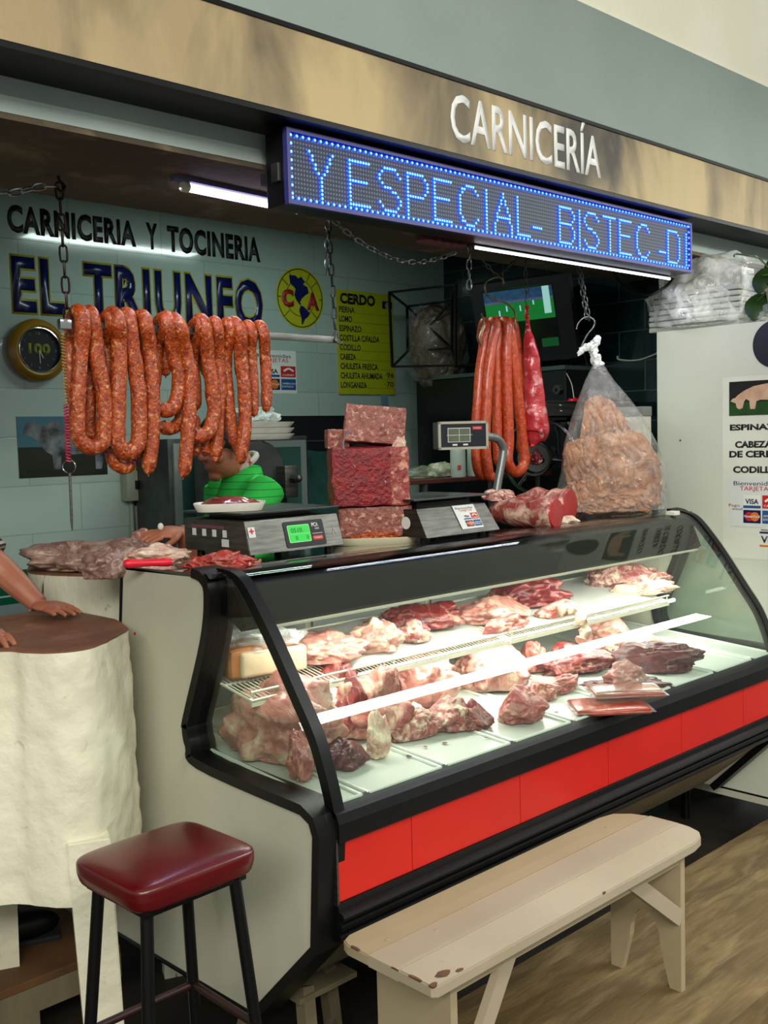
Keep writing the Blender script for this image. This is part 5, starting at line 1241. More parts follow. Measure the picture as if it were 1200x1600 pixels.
for u, v in ((.06, .1), (W2 - .06, .1), (.06, D2 - .05), (W2 - .06, D2 - .05)):
    bm = B(); cyl(bm, S2(u, v, H2 + .016), S2(u, v, H2 + .027), .01, seg=12); obj('plate_pad', bm, m_black, t)
pu = Vector((0, .055, H2)).normalized()
st = card_sticker('payment_sticker', S2(.175, .0080, .014) + Vector((0, -.0015, .0)), X_, pu, .105, .088, 'white payment card sticker on the sloping front of the pole scale')
bm = B(); lathe(bm, [(0, 0), (.02, 0), (.02, .0006), (0, .0006)], S2(-.0005, .09, .045), 20, (-1, 0, 0)); obj('round_label', bm, m_pwhite, t)
# pole and head
hp_ = lambda px, py, y=.42: ony(px, py, y)
bm = B(); tube(bm, smoothpath([hp_(770, 812), hp_(777, 760), hp_(785, 715), hp_(786, 700), hp_(779, 687), hp_(768, 683), hp_(758, 682)], 6), .0155, 14); obj('pole', bm, M('grey_painted_pole', '6f7372', rough=.35, metal=.5), t)
hc = ony(733, 681, .40); hw, hh = .12, .066
Bl = Vector((-.10, -1, 0)); fn_ = Vector((-.50, -.86, 0)).normalized(); hr = Vector((.86, -.50, 0)).normalized()
hx, hz = .115, .083
def HD(u, v, d): return hc + hr * u + UP * v - fn_ * d
bm = B(); prism(bm, [(-hx, -hz * .55), (hx * .62, -hz * .55), (hx * .62, hz * .62), (-hx, hz * .62)], lambda a, b, d: HD(a, b, d), .012, .07); dh_ = obj('display_housing', bm, M('grey_housing', '4c4e4c', '444644', 8, .5), t, False)
bm = B(); o0, o1, w0, w1 = -hx, hx * .64, -hz * .58, hz * .64
for (a, b, c__, d__) in ((o0, w0, o1, w0 + .009), (o0, w1 - .009, o1, w1), (o0, w0, o0 + .009, w1), (o1 - .009, w0, o1, w1)):
    prism(bm, [(a, b), (c__, b), (c__, d__), (a, d__)], lambda p, q, d: HD(p, q, d), 0, .013)
obj('bezel', bm, M('pale_grey_bezel', '9c9a8a', rough=.45), dh_, False)
bm = B(); prism(bm, [(o0 + .008, w0 + .008), (o1 - .008, w0 + .008), (o1 - .008, w1 - .008), (o0 + .008, w1 - .008)], lambda p, q, d: HD(p, q, d), .004, .012); obj('face', bm, M('blue_black_face', '161a24', rough=.3), dh_, False)
bm = B(); prism(bm, [(-.080, -.022), (.006, -.022), (.006, .030), (-.080, .030)], lambda p, q, d: HD(p, q, d), .002, .004); obj('display_border', bm, M('white_border', 'b0b4a8', rough=.5), dh_, False)
bm = B(); prism(bm, [(-.077, -.019), (.003, -.019), (.003, .027), (-.077, .027)], lambda p, q, d: HD(p, q, d), .001, .002); obj('display', bm, M('lcd_grey', '5d6454', '555c4d', 20, .25), dh_, False)
bm = B()
prism(bm, [(-.085, .003), (.012, .003), (.012, .0045), (-.085, .0045)], lambda p, q, d: HD(p, q, d), .0002, .001); prism(bm, [(-.038, -.019), (-.0365, -.019), (-.0365, .027), (-.038, .027)], lambda p, q, d: HD(p, q, d), .0002, .001)
for u in (-.062, -.022): prism(bm, [(u, -.034), (u + .018, -.034), (u + .018, -.028), (u, -.028)], lambda p, q, d: HD(p, q, d), .003, .004)
obj('markings', bm, m_cardwhite, dh_, False)
bm = B(); prism(bm, [(.014, .022), (.050, .022), (.050, .034), (.014, .034)], lambda p, q, d: HD(p, q, d), .002, .004); obj('brand_badge', bm, m_cred, dh_, False)
text('lettering', 'TORREY', HD(.017, .0255, .0018), hr, UP, .005, .029, m_cardwhite, dh_, .0, .0004)

# meat pieces on the counter
def meat_piece(c_, s, az, seed, mat, name, label, tilt=0, amp=.2, freq=1.6, fine=.06, flat=.5, tx=0, cat='meat', group=None, fold=0, sub=5):
    bm = B(); lump(bm, c_, s, az, tilt, seed, amp, freq, fine, sub, flat, tx=tx, fold=fold); o = obj(name, bm, mat, None, True, 180); tag(o, label, cat, group); return o
c1 = onz(845, 822, top_z(.2)); 
def roll(c_, L_, r, dirv, name, label, seed):
    t = thing(name, c_, label, 'meat'); d = Vector(dirv).normalized(); n_ = 12
    bm = B(); P = [Vector(c_) + Vector((0, 0, r * .9)) - d * L_ / 2 + d * L_ * i / n_ for i in range(n_ + 1)]
    tube(bm, P, [r * (.55 + .45 * min(1, i / 4)) * (1 + .12 * noise.noise(Vector((i * .5, seed, 0)))) for i in range(n_ + 1)], 28)
    for v in bm.verts: v.co += (v.co - Vector(c_)).normalized() * (noise.noise(v.co * 25 + Vector((seed, 0, 0))) * .010 + noise.noise(v.co * 70) * .003)
    obj('outer', bm, k_loin, t, True, 180)
    bm = B(); lathe(bm, [(r * .93, .0), (r * .88, .006), (0, .009)], P[-1], 28, d)
    for v in bm.verts: v.co += d * noise.noise(v.co * 40) * .004
    obj('cut_face', bm, M('smooth_cut_red_%d' % seed, 'a82a2c', '96201f', 14, .35, coat=.2), t)
rc_ = onz(838, 826, top_z(.2)); rc_ = Vector((1.36, .215, top_z(.2)))
roll(onz(868, 824, 1.262) + Vector((-.015, .13, 0)), .26, .056, (.12, -.99, 0), 'pork_loin', 'front raw loin with round red cut face beside the pole scale', 3)
roll(onz(902, 818, 1.262) + Vector((.045, .19, 0)), .22, .066, (.15, -.99, 0), 'pork_loin', 'rear raw loin with white fat cap next to the pork rind bag', 8)
meat_piece(onz(862, 800, 1.262) * 1.0 + Vector((-.02, .02, .075)) if False else Vector((1.52, .42, top_z(.4) + .085)), (.07, .05, .03), -30, 14, k_rib, 'fatty_cut', 'white and red fatty piece lying over the rear loin', tilt=6)
meat_piece(rc_ + Vector((.28, -.01, 0)), (.05, .03, .02), -40, 15, k_fat, 'fat_trimming', 'pale fat trimming between the loins and the pork rind bag')

# shredded red meat pile + knives at the left end
pc = onz(343, 888, top_z(.2)); pc = Vector((.13, .235, top_z(.2)))
for k in range(30):
    a = rnd.uniform(0, 6.28); q = rnd.random() ** .6; c_ = pc + RV * (math.cos(a) * .085 * q) + FV * (math.sin(a) * .05 * q) + UP * max(0, .028 * (1 - q) - .002)
    bm = B(); L_ = rnd.uniform(.02, .036); P = []; ang = rnd.uniform(0, 6.28); cu_ = rnd.uniform(-3, 3)
    for i in range(6):
        f_ = i / 5 - .5; P.append(c_ + Vector((math.cos(ang + cu_ * f_) * f_ * 2 * L_, math.sin(ang + cu_ * f_) * f_ * 2 * L_, .008 + .006 * math.sin(f_ * 5 + k))))
    tube(bm, smoothpath(P, 3), [.004 + .004 * math.sin(math.pi * i / 15) for i in range(16)], 7)
    for v in bm.verts: v.co += Vector((1, 1, 1)) * noise.noise(v.co * 60 + Vector((k, 0, 0))) * .004
    o = obj('meat_strip', bm, k_chop); tag(o, 'thin strip in the pile of chopped red meat on the case top', 'meat', 'strips of chopped red meat')
bm = B(); lump(bm, pc + Vector((0, 0, 0)), (.085, .055, .022), -43, 0, 77, .2, 2.5, .25, 4, .3); o = obj('chopped_meat', bm, k_chop); tag(o, 'mound of chopped red meat under the loose strips', 'meat')
# red handled knife
k0, k1 = onz(193, 883, top_z(.4) + .012), onz(268, 877, top_z(.4) + .012)
k0 = Vector((-.012, .40, top_z(.4) + .014)); k1 = onz(268, 878, top_z(.3) + .014); k0 = onz(193, 881, top_z(.4) + .02)
t = thing('butcher_knife', k0, 'butcher knife with a bright red handle on the case top', 'knife')
d = (k1 - k0).normalized()
bm = B(); tube(bm, smoothpath([k0, k0 + d * .03, k0 + d * .08, k1], 4), [.006, .011, .013, .013, .012, .011, .0105, .010, .010, .011, .012, .0125, .010], 12); obj('handle', bm, M('bright_red_handle', 'd3142c', rough=.4), t, label='red handle')
bm = B(); sd = UP.cross(d).normalized(); prism(bm, [(0, -.014), (.10, -.012), (.15, .004), (.10, .016), (0, .014)], lambda a, b, q: k1 + d * a + sd * b + UP * q, -.008, -.006); obj('blade', bm, m_steel, t, False)
k2 = onz(312, 859, top_z(.45) + .012); k3 = onz(342, 864, top_z(.4) + .012)
t = thing('white_handled_knife', k2, 'knife with a cream white handle partly under the chopped red meat', 'knife')
d = (k3 - k2).normalized(); bm = B(); tube(bm, [k2, k2 + d * .012, k2 + d * .05, k3], [.006, .011, .010, .009], 12); obj('handle', bm, M('cream_handle', 'cfc9b4', rough=.4), t)
bm = B(); sd = UP.cross(d).normalized(); prism(bm, [(0, -.01), (.07, -.008), (.10, .004), (0, .01)], lambda a, b, q: k3 + d * a + sd * b + UP * q, -.006, -.004); obj('blade', bm, m_steel, t, False)

# meats between the rear block and the counter
zS = 1.205
c_ = onz(262, 862, 1.262); meat_piece(Vector((.085, .50, 1.250)), (.085, .055, .034), -40, 41, k_fat, 'fatty_meat', 'red and white fatty piece at the back left corner of the case top', fine=.15, amp=.25)
meat_piece(Vector((-.0, .60, 1.215)), (.085, .07, .055), -30, 43, k_old, 'dark_meat', 'dull brown folded piece of meat behind the red knife handle', fine=.1)
meat_piece(onz(222, 862, 1.207), (.045, .03, .042), -50, 47, k_pale, 'meaty_bone', 'bony piece of meat held by the shopkeeper hand', tilt=-30)
meat_piece(Vector((.12, .96, zS)), (.20, .10, .06), -30, 44, k_old, 'pork_skin_slab', 'long grey pink slab of skin-on pork on the rear chopping block', amp=.2, fine=.07)
meat_piece(Vector((.20, .85, zS)), (.09, .07, .055), -60, 46, k_old, 'pork_offcut', 'dark grey red offcut at the right end of the pork slab', amp=.2, fine=.12)

# ------------------------------------------------------------------ meats inside the case
def deckp(px, py, lift=0.0):
    # intersect the view ray with the sloping deck
    r = ray((px, py)); s = .0735; z0_ = .735 + .30 * s
    tt = (z0_ + s * _C[1] - _C[2]) / (r[2] - s * r[1]); p = _C + r * tt; return Vector((p[0], p[1], p[2] - .004 + lift))
# (lowest visible pixel of the piece, half sizes, yaw, seed, material, name, label, pitch)
D = [
 ((418, 1210), (.155, .10, .13), -72, 101, k_pale, 'pork_shoulder', 'big pale pork shoulder at the far left of the case floor', 0, .07),
 ((468, 1222), (.035, .045, .075), -38, 102, k_pork, 'pork_knuckle', 'darker red end of meat leaning on the big pork shoulder', 0, .02),
 ((528, 1160), (.12, .10, .12), -38, 103, k_red, 'pork_ham', 'red leg piece right of the black glass frame', 0, .14),
 ((585, 1160), (.11, .085, .125), -30, 104, k_pork, 'pork_ham', 'pink and white fatty leg piece standing behind the bony knuckle', 0, .11),
 ((535, 1205), (.06, .05, .045), -20, 105, k_dark, 'dark_meat', 'dark red trimming on the case floor just right of the black glass frame', 0, .02),
 ((592, 1186), (.032, .032, .07), -20, 106, k_fat, 'bony_knuckle', 'pale bony knuckle with fat hanging down at the front of the pile', 0, .01),
 ((640, 1160), (.085, .06, .055), -15, 107, k_rib, 'rib_piece', 'rib piece with a dark hollow right of the bony knuckle', 0, .03),
 ((665, 1110), (.11, .09, .10), -35, 108, k_pale, 'pork_shoulder', 'rounded pale shoulder behind the ribs in the middle of the pile', 0, .13),
 ((700, 1147), (.075, .05, .055), -10, 109, k_rib, 'rib_piece', 'rack of ribs at the front middle of the pile', 0, .03),
 ((748, 1142), (.055, .038, .045), -5, 110, k_red, 'rib_piece', 'short red rib end before the third tray gap', 0, .02),
 ((770, 1085), (.14, .10, .09), -30, 111, k_pale, 'pork_slab', 'wide tan side of pork behind the ribs', 0, .15),
 ((835, 1050), (.045, .05, .065), -30, 112, M('pink_pork_cut', 'b8685c', 'c47a6c', 9, .35, bump=.3, coat=.3), 'pork_cut', 'pink rounded cut standing at the end of the tan side of pork', 0, .13),
 ((815, 1133), (.080, .065, .062), -10, 113, k_pork, 'round_roast', 'lone rounded roast with silver skin at the front of the case floor', 0, .0),
 ((905, 1060), (.14, .09, .055), -20, 114, k_red, 'beef_flank', 'flat red flank piece behind the lone roast', 0, .13),
 ((888, 1086), (.10, .04, .03), 5, 115, k_pork, 'meat_strip', 'long fatty strip between the lone roast and the pink cut', 0, .04),
 ((985, 1078), (.065, .05, .055), -30, 116, M('silver_skin_cut', 'a5615a', 'b89a92', 5, .25, coat=.4), 'silver_skinned_loin', 'short loin piece with pale silver skin and a round pink end', 0, .03),
 ((1055, 1062), (.16, .085, .062), -48, 117, k_dark, 'beef_round', 'large dark red beef piece at the right end of the case floor', 0, .03),
 ((1030, 1096), (.15, .07, .02), -42, 118, k_dark, 'beef_flank', 'flat dark beef slice in front of the large dark piece', 0, .01),
 ((960, 1018), (.12, .07, .07), -25, 119, k_pale, 'pork_belly', 'pale belly slab at the back right of the case floor', 0, .15),
 ((1000, 1030), (.10, .05, .05), -30, 120, k_fat, 'fatty_trimming', 'cream fatty trimming behind the large dark beef piece', 0, .11),
 ((850, 1095), (.05, .04, .04), -30, 121, k_pork, 'meat_trimming', 'small trimming right behind the lone roast', 0, .06),
]
for (px, s, az, sd, mt, nm, lb, tl_, back) in D:
    p = deckp(*px); q = p + FV * (max(s[0], s[1]) * .75)
    q.z = .735 + (q.y + .30) * .0735 - .006
    o = meat_piece(q, s, az, sd, mt, nm, lb, tilt=tl_, amp=.24, freq=1.7, fine=.12, flat=.55, fold=.02, group=None)
    co = [v.co + o.location for v in o.data.vertices]
    o.location.x += max(0, .062 - min(v.x for v in co)) - max(0, max(v.x for v in co) - 2.28)
    o.location.y -= max(0, max(v.y for v in co) - .486)
    pen = 0
    for v in co[::7]:
        for (ya, za), (yb, zb_) in zip(gp[:-1], gp[1:]):
            if zb_ <= v.z <= za: pen = max(pen, ya + (yb - ya) * (za - v.z) / max(1e-6, za - zb_) + .014 - (v.y + 0)); break
    o.location.y += pen
# vacuum packs
for k, (px, s, mt, lb) in enumerate((((960, 1110), (.115, .075, .012), M('orange_packed_meat', 'a8442a', '8c2f1e', 12, .2, coat=.8), 'lower orange red vacuum pack at the front right of the case floor'), ((985, 1098), (.11, .07, .013), M('brown_packed_meat', '7a4436', '8f5a48', 10, .15, coat=1), 'upper brown vacuum pack with shiny film at the front right of the case floor'))):
    p = deckp(*px); z_ = .735 + (p.y + .3) * .0735 + .006 + k * .026
    t = thing('vacuum_pack', (p.x, p.y + .02, z_ - .01), lb, 'packed meat')
    bm = B(); obox(bm, (p.x, p.y + .02, z_ + .004), (s[0] * 2, s[1] * 2, s[2] * 1.5), -42, .007, 3); bmesh.ops.subdivide_edges(bm, edges=bm.edges[:], cuts=3, use_grid_fill=True)
    for v in bm.verts: v.co.z += noise.noise(v.co * 30) * .004
    obj('pack', bm, mt, t)
    bm = B(); obox(bm, (p.x, p.y + .02, z_ + .004), (s[0] * 2.2, s[1] * 2.2, .0015), -42, .0005); obj('film_edge', bm, m_bag, t)
# drops of blood and scraps
for k, (px, py) in enumerate(((665, 1166), (695, 1160), (640, 1180), (760, 1152), (870, 1112))):
    bm = B(); p = deckp(px, py, .003); lathe(bm, [(0, .0012), (.004 + .002 * (k % 3), .0008), (.006 + .002 * (k % 3), 0)], p, 10); o = obj('meat_scrap', bm, k_dark); tag(o, 'tiny dark red scrap on the white case floor', 'scrap', 'scraps on the case floor')

# shelf items
def shp(px, py, y): v = ony(px, py, y); return Vector((v.x, y, shelf_z(y) + .004))
bm = B()
def sheetp(x0, x1, y0, y1, nm, lb, droop=.0):
    bm = B(); n1, n2 = 24, 14; g_ = []
    for j in range(n2 + 1):
        g_.append([bm.verts.new((x0 + (x1 - x0) * i / n1, y0 + (y1 - y0) * j / n2 + .006 * math.sin(i * 1.1), shelf_z(max(y0 + (y1 - y0) * j / n2, .055)) + .007 + .004 * noise.noise(Vector((i * .5, j * .5, x0))) + (.012 if j == 0 else 0))) for i in range(n1 + 1)])
    for j in range(n2):
        for i in range(n1): bm.faces.new([g_[j][i], g_[j][i + 1], g_[j + 1][i + 1], g_[j + 1][i]])
    bmesh.ops.solidify(bm, geom=bm.faces[:], thickness=.001); o = obj(nm, bm, m_paper); tag(o, lb, 'paper')
sheetp(.40, 1.10, .06, .40, 'butcher_paper', 'white paper lining the left wire shelf'); sheetp(1.14, 2.05, .065, .40, 'butcher_paper', 'white paper lining the right wire shelf')
# smoked pork with pale cut side
c_ = Vector((.21, .21, shelf_z(.16) + .004))
t = thing('smoked_pork', c_, 'smoked pork with brown rind at the left end of the wire shelf', 'smoked meat')
bm = B(); obox(bm, c_ + Vector((0, 0, .05)), (.22, .14, .085), -12, .02, 3); bnoise(bm, .006, 20, 3, 3); obj('rind', bm, k_smoke, t)
bm = B(); obox(bm, c_ + Vector((.018, -.016, .045)), (.20, .135, .070), -12, .012, 3); obj('pale_side', bm, k_bread, t)
bm = B(); lump(bm, c_ + Vector((.01, 0, .075)), (.115, .08, .035), -12, 0, 88, .3, 2, .2, 4, .4); o = obj('plastic_wrap', bm, m_wrap); tag(o, 'crumpled clear wrap over the smoked pork on the wire shelf', 'plastic wrap')
SHF = [
 (shp(500, 1040, .19), (.135, .085, .05), -20, 201, k_pale, 'pork_steak_slab', 'pale tapering pork slab on the left wire shelf behind the black glass frame', .0),
 (shp(590, 1010, .17), (.075, .065, .06), -30, 202, k_pale, 'pork_cushion', 'rounded tan pork piece on the white paper, left of the pair', 0),
 (shp(645, 1000, .18), (.055, .05, .045), -30, 203, k_rib, 'fatty_joint', 'joint with white fat and red flecks on the paper, left wire shelf', 0),
 (shp(665, 978, .25), (.12, .06, .055), -32, 204, k_red, 'beef_point', 'dark red pointed piece of beef at the right of the left wire shelf', 0),
 (shp(770, 975, .19), (.12, .085, .055), -25, 205, k_pale, 'brown_pork_cut', 'brownish pork cut at the left of the right wire shelf', 0),
 (shp(822, 945, .26), (.14, .07, .07), -28, 206, k_red, 'beef_cut', 'deep red marbled beef cut on the right wire shelf', 0),
 (shp(790, 985, .11), (.10, .03, .035), -5, 207, k_pork, 'pork_fillet', 'pink fillet along the front edge of the right wire shelf', 0),
 (shp(868, 965, .13), (.09, .035, .035), -10, 208, k_pork, 'pork_fillet', 'second pink fillet leading to the knobbly fat on the right wire shelf', 0),
 (shp(975, 930, .24), (.17, .05, .055), -30, 209, k_rib, 'belly_strip', 'layered belly strip at the right end of the right wire shelf', 0),
 (shp(1000, 950, .15), (.14, .04, .035), -35, 210, k_fat, 'belly_fat', 'pale fat strip hanging over the right end of the right wire shelf', 0),
 (shp(960, 915, .32), (.13, .05, .06), -30, 211, k_pork, 'belly_strip', 'rear belly strip at the right end of the right wire shelf', 0),
]
for (q, s, az, sd, mt, nm, lb, _z) in SHF: meat_piece(q, s, az, sd, mt, nm, lb, amp=.24, fine=.13, flat=.5)
P = smoothpath([shp(872, 950, .09) + Vector((0, 0, .035)), shp(890, 950, .07) + Vector((0, 0, .045)), ony(905, 965, .045), ony(915, 985, .035), ony(908, 1003, .03)], 5)
bm = B(); tube(bm, P, [.018 + .006 * math.sin(i * 1.3) for i in range(len(P))], 14)
for v in bm.verts: v.co += Vector((1, 1, 1)) * abs(noise.noise(v.co * 70)) * .010
o = obj('knobbly_fat', bm, k_fat); tag(o, 'knobbly strip of pale fat hanging over the front rail of the right wire shelf', 'meat')

# ------------------------------------------------------------------ chopping blocks
def stump(outline, z0_, z1_, amp, seed, matside, name, label, rough_, flare=.02):
    t = thing(name, (sum(p[0] for p in outline) / len(outline), sum(p[1] for p in outline) / len(outline), z0_), label, 'chopping block')
    O = smoothpath([Vector((p[0], p[1], 0)) for p in outline + outline[:1]], 7)[:-1]; n_ = len(O); cc_ = sum(O, Vector()) / n_
    bm = B(); rows = []; nz = 26
    for j in range(nz + 1):
        f_ = j / nz; z = z0_ + (z1_ - z0_) * f_; row = []
        for p in O:
            d = (p - cc_).normalized(); k = amp * noise.noise(Vector((p.x * 7, p.y * 7, z * 4 + seed))) + rough_ * noise.noise(Vector((p.x * 26, p.y * 26, z * 22))) + flare * (1 - f_)
            if j == nz: k *= .6
            q = p + d * k; row.append(bm.verts.new((q.x, q.y, z)))
        rows.append(row)
    for j in range(nz):
        for i in range(n_): bm.faces.new([rows[j][i], rows[j][(i + 1) % n_], rows[j + 1][(i + 1) % n_], rows[j + 1][i]])
    bm.faces.new(rows[0][::-1]); topco = [v.co.copy() for v in rows[-1]]
    obj('painted_side', bm, matside, t, True, 50, label='thickly painted white side')
    bm = B(); a = [bm.verts.new((c.x, c.y, c.z)) for c in topco]; b = [bm.verts.new((c.x, c.y, c.z + .004)) for c in topco]
    c0_ = sum(topco, Vector()) / n_; rings = [b]
    for q in (.97, .8, .6, .4, .2):
        rings.append([bm.verts.new((c0_.x + (c.x - c0_.x) * q, c0_.y + (c.y - c0_.y) * q, c.z + .006 - .012 * (1 - q) + .003 * noise.noise(c * 8))) for c in topco])
    for r0, r1 in zip([a] + rings[:-1], rings):
        for i in range(n_): bm.faces.new([r0[i], r0[(i + 1) % n_], r1[(i + 1) % n_], r1[i]])
    bm.faces.new(rings[-1]); obj('cutting_top', bm, m_block, t, label='worn brown cutting surface')
    return t
zt1 = 1.10
o1_ = [onz(*p, zt1) for p in ((203, 985), (178, 1000), (140, 1014), (90, 1021), (40, 1021), (0, 1020))]
ol = [(p.x, p.y) for p in o1_] + [(-.62, .44), (-.68, .58), (-.60, .76), (-.40, .84)] + [(onz(*p, zt1).x, onz(*p, zt1).y) for p in ((30, 960), (75, 955), (115, 957), (160, 965), (190, 974))]
t1 = stump(ol, .47, zt1, .012, 1.0, m_stump, 'chopping_block', 'big white painted tree trunk chopping block with a clean brown top at the left', .007, .006)
lg = ony(140, 1350, .235)
bm = B()
def slab(bm, a, b, wa, wb, th, right, mi=0):
    right = Vector(right).normalized(); a = Vector(a); b = Vector(b); d = (b - a).normalized(); n_ = right.cross(d).normalized()
    V_ = [bm.verts.new(p) for p in (a - right * wa - n_ * th, a + right * wa - n_ * th, a + right * wa + n_ * th, a - right * wa + n_ * th, b - right * wb - n_ * th, b + right * wb - n_ * th, b + right * wb + n_ * th, b - right * wb + n_ * th)]
    for f in ((3, 2, 1, 0), (4, 5, 6, 7), (0, 1, 5, 4), (1, 2, 6, 5), (2, 3, 7, 6), (3, 0, 4, 7)): bm.faces.new([V_[i] for i in f])
lt_ = ony(137, 1308, .232); lb_ = Vector((lt_.x + .03, .235, -.12))
slab(bm, lt_, lb_, .052, .046, .03, (.92, -.39, 0)); bmesh.ops.bevel(bm, geom=bm.edges[:], offset=.003, segments=2, affect='EDGES'); obj('leg', bm, m_stump, t1, True, 30)
for (x, y, z) in ((-.70, .48, -.12), (-.30, .80, .10)):
    bm = B(); slab(bm, (x, y, .45), (x, y, z), .05, .045, .03, (.92, -.39, 0)); obj('leg', bm, m_stump, t1, False)
th_ = [2 * math.pi * k / 14 for k in range(14)]
t2 = stump([(.255 + math.cos(a) * .30 * (1 + .05 * math.sin(3 * a)), .975 + math.sin(a) * .30) for a in th_], .45, 1.20, .02, 4.0, m_stump2, 'chopping_block', 'older cracked white chopping block standing behind the case with meat on it', .006, .03)
for a in (.5, 2.6, 4.7):
    bm = B(); x, y = .255 + math.cos(a) * .22, .975 + math.sin(a) * .22; slab(bm, (x, y, .46), (x, y, -.12), .05, .045, .03, (.9, -.4, 0)); obj('leg', bm, m_stump2, t2, False)

# ------------------------------------------------------------------ bar stool
sc_ = onz(259, 1338, .735); sc_.z = .665; azs = 2
t = thing('bar_stool', (sc_.x, sc_.y, -.12), 'bar stool with dark red padded square seat and black metal legs', 'stool')
bm = B(); t_ = bmesh.new(); bmesh.ops.create_cube(t_, size=1); bmesh.ops.subdivide_edges(t_, edges=t_.edges[:], cuts=22, use_grid_fill=True)
for v in t_.verts:
    x, y, z = v.co * 2; ax_, ay_, az_ = abs(x), abs(y), abs(z)
    e = 7; k = max(ax_, ay_, az_) / ((ax_ ** e + ay_ ** e + (az_ * .98) ** e) ** (1 / e) + 1e-9)
    x, y, z = x * k, y * k, z * k
    crown = .30 * (1 - x * x) * (1 - y * y) if z > 0 else 0
    wob = .035 * math.sin(x * 21) * max(0, -z) + .02 * math.sin(y * 24) * max(0, -z)
    pinch = 1 - .05 * max(0, -z)
    v.co = Vector(((x * .152) * pinch, (y * .135) * pinch, (z * .030 + crown * .045 + wob * .02)))
bmesh.ops.transform(t_, matrix=Matrix.Translation(sc_ + Vector((0, 0, .052))) @ Matrix.Rotation(math.radians(azs), 4, 'Z'), verts=t_.verts[:]); merge(bm, t_)
obj('seat', bm, m_vinyl, t, True, 180, label='dark red padded vinyl seat')
bm = B(); obox(bm, sc_ + Vector((0, 0, .018)), (.25, .22, .014), azs, .002); obj('seat_frame', bm, m_black, t)
F = []
for (u, v) in ((-1, -1), (1, -1), (1, 1), (-1, 1)):
    a = sc_ + Vector((u * .105, v * .095, .018)); b = Vector((sc_.x + u * .165, sc_.y + v * .155, -.12)); F.append((a, b))
    bm = B(); tube(bm, [a, b], .0135, 12); lg_ = obj('leg', bm, m_black, t)
    bm = B(); cyl(bm, b, b + Vector((0, 0, .03)), .017, seg=12); obj('rubber_foot', bm, m_black, lg_)
for i in range(4):
    a, b = F[i]; c__, d__ = F[(i + 1) % 4]; f_ = .40
    bm = B(); tube(bm, [a.lerp(b, f_), c__.lerp(d__, f_)], .009, 10); obj('footrest_bar', bm, M('worn_maroon_bar', '2c0d0c', '1a0a0a', 20, .4) if 'worn_maroon_bar' not in bpy.data.materials else bpy.data.materials['worn_maroon_bar'], t)

# ------------------------------------------------------------------ white bench
Z0 = .45; bx0, bx1, by0, by1 = .010, 1.165, -.645, -.335
t = thing('bench', (.58, -.49, 0), 'low white painted wooden bench with chipped left end in front of the display case', 'bench')
nb = 14
ymid = [-.645, -.535, -.44, -.335]
for k in range(3):
    a, b = ymid[k], ymid[k + 1]; poly = []
    rr_ = .03
    if k == 0: poly = [(bx0, b), (bx0, a + .012), (bx0 + .012, a), (bx1 - .10, a), (bx1 - .05, a + .010), (bx1 - .015, a + .035), (bx1, a + .075), (bx1 + .002, b)]
    elif k == 1: poly = [(bx0, a), (bx1 + .002, a), (bx1 - .002, b), (bx0, b)]
    else: poly = [(bx0, a), (bx1 - .002, a), (bx1 - .02, a + .05), (bx1 - .06, b - .012), (bx1 - .12, b), (bx0 + .035, b), (bx0 + .01, b - .012), (bx0, b - .035)]
    bm = B(); prism(bm, poly, lambda p, q, d: Vector((p, q, d)), Z0 - .028, Z0 - .0006 * k)
    bmesh.ops.bevel(bm, geom=[e for e in bm.edges if abs(e.verts[0].co.z - e.verts[1].co.z) < .001], offset=.0035 if k != 1 else .0008, segments=2, affect='EDGES')
    obj('seat_board', bm, m_bench2 if k == 2 else m_bench, t, True, 30)
# end boards with arched cut
def arch(x, sgn, nm):
    bm = B(); yb0, yb1 = by0 + .045, by1 - .03; w_ = (yb1 - yb0); cy = (yb0 + yb1) / 2
    P = [(yb0, Z0 - .028), (yb0 - .0, .0), (yb0 + w_ * .16, 0)]
    for k in range(9): a = math.pi * (1 - k / 8); P.append((cy + math.cos(a) * w_ * .22, .11 + math.sin(a) * .10))
    P += [(yb1 - w_ * .16, 0), (yb1, 0), (yb1, Z0 - .028)]
    A = [bm.verts.new((x - .011 + sgn * .0, p[0], p[1])) for p in P]; Bv = [bm.verts.new((x + .011, p[0], p[1])) for p in P]
    n_ = len(P)
    bm.faces.new(A); bm.faces.new(Bv[::-1])
    for i in range(n_): bm.faces.new([A[i], A[(i + 1) % n_], Bv[(i + 1) % n_], Bv[i]])
    obj('end_board', bm, m_bench2, t, False)
arch(.115, 1, 'a'); arch(1.075, 1, 'b')
bm = B(); box(bm, (.12, by0 + .048, Z0 - .075), (1.07, by0 + .066, Z0 - .028)); obj('apron', bm, m_bench2, t, False)
bm = B(); box(bm, (.12, by1 - .075, Z0 - .12), (1.07, by1 - .055, Z0 - .028)); obj('stretcher', bm, m_bench2, t, False)
for (a, b) in (((.33, by0 + .055, Z0 - .03), (.115, by0 + .050, .10)), ((.80, by0 + .055, Z0 - .03), (1.06, by0 + .050, .22))):
    bm = B(); slab(bm, a, b, .011, .011, .022, (0, 1, 0)); obj('brace', bm, m_bench, t, False)
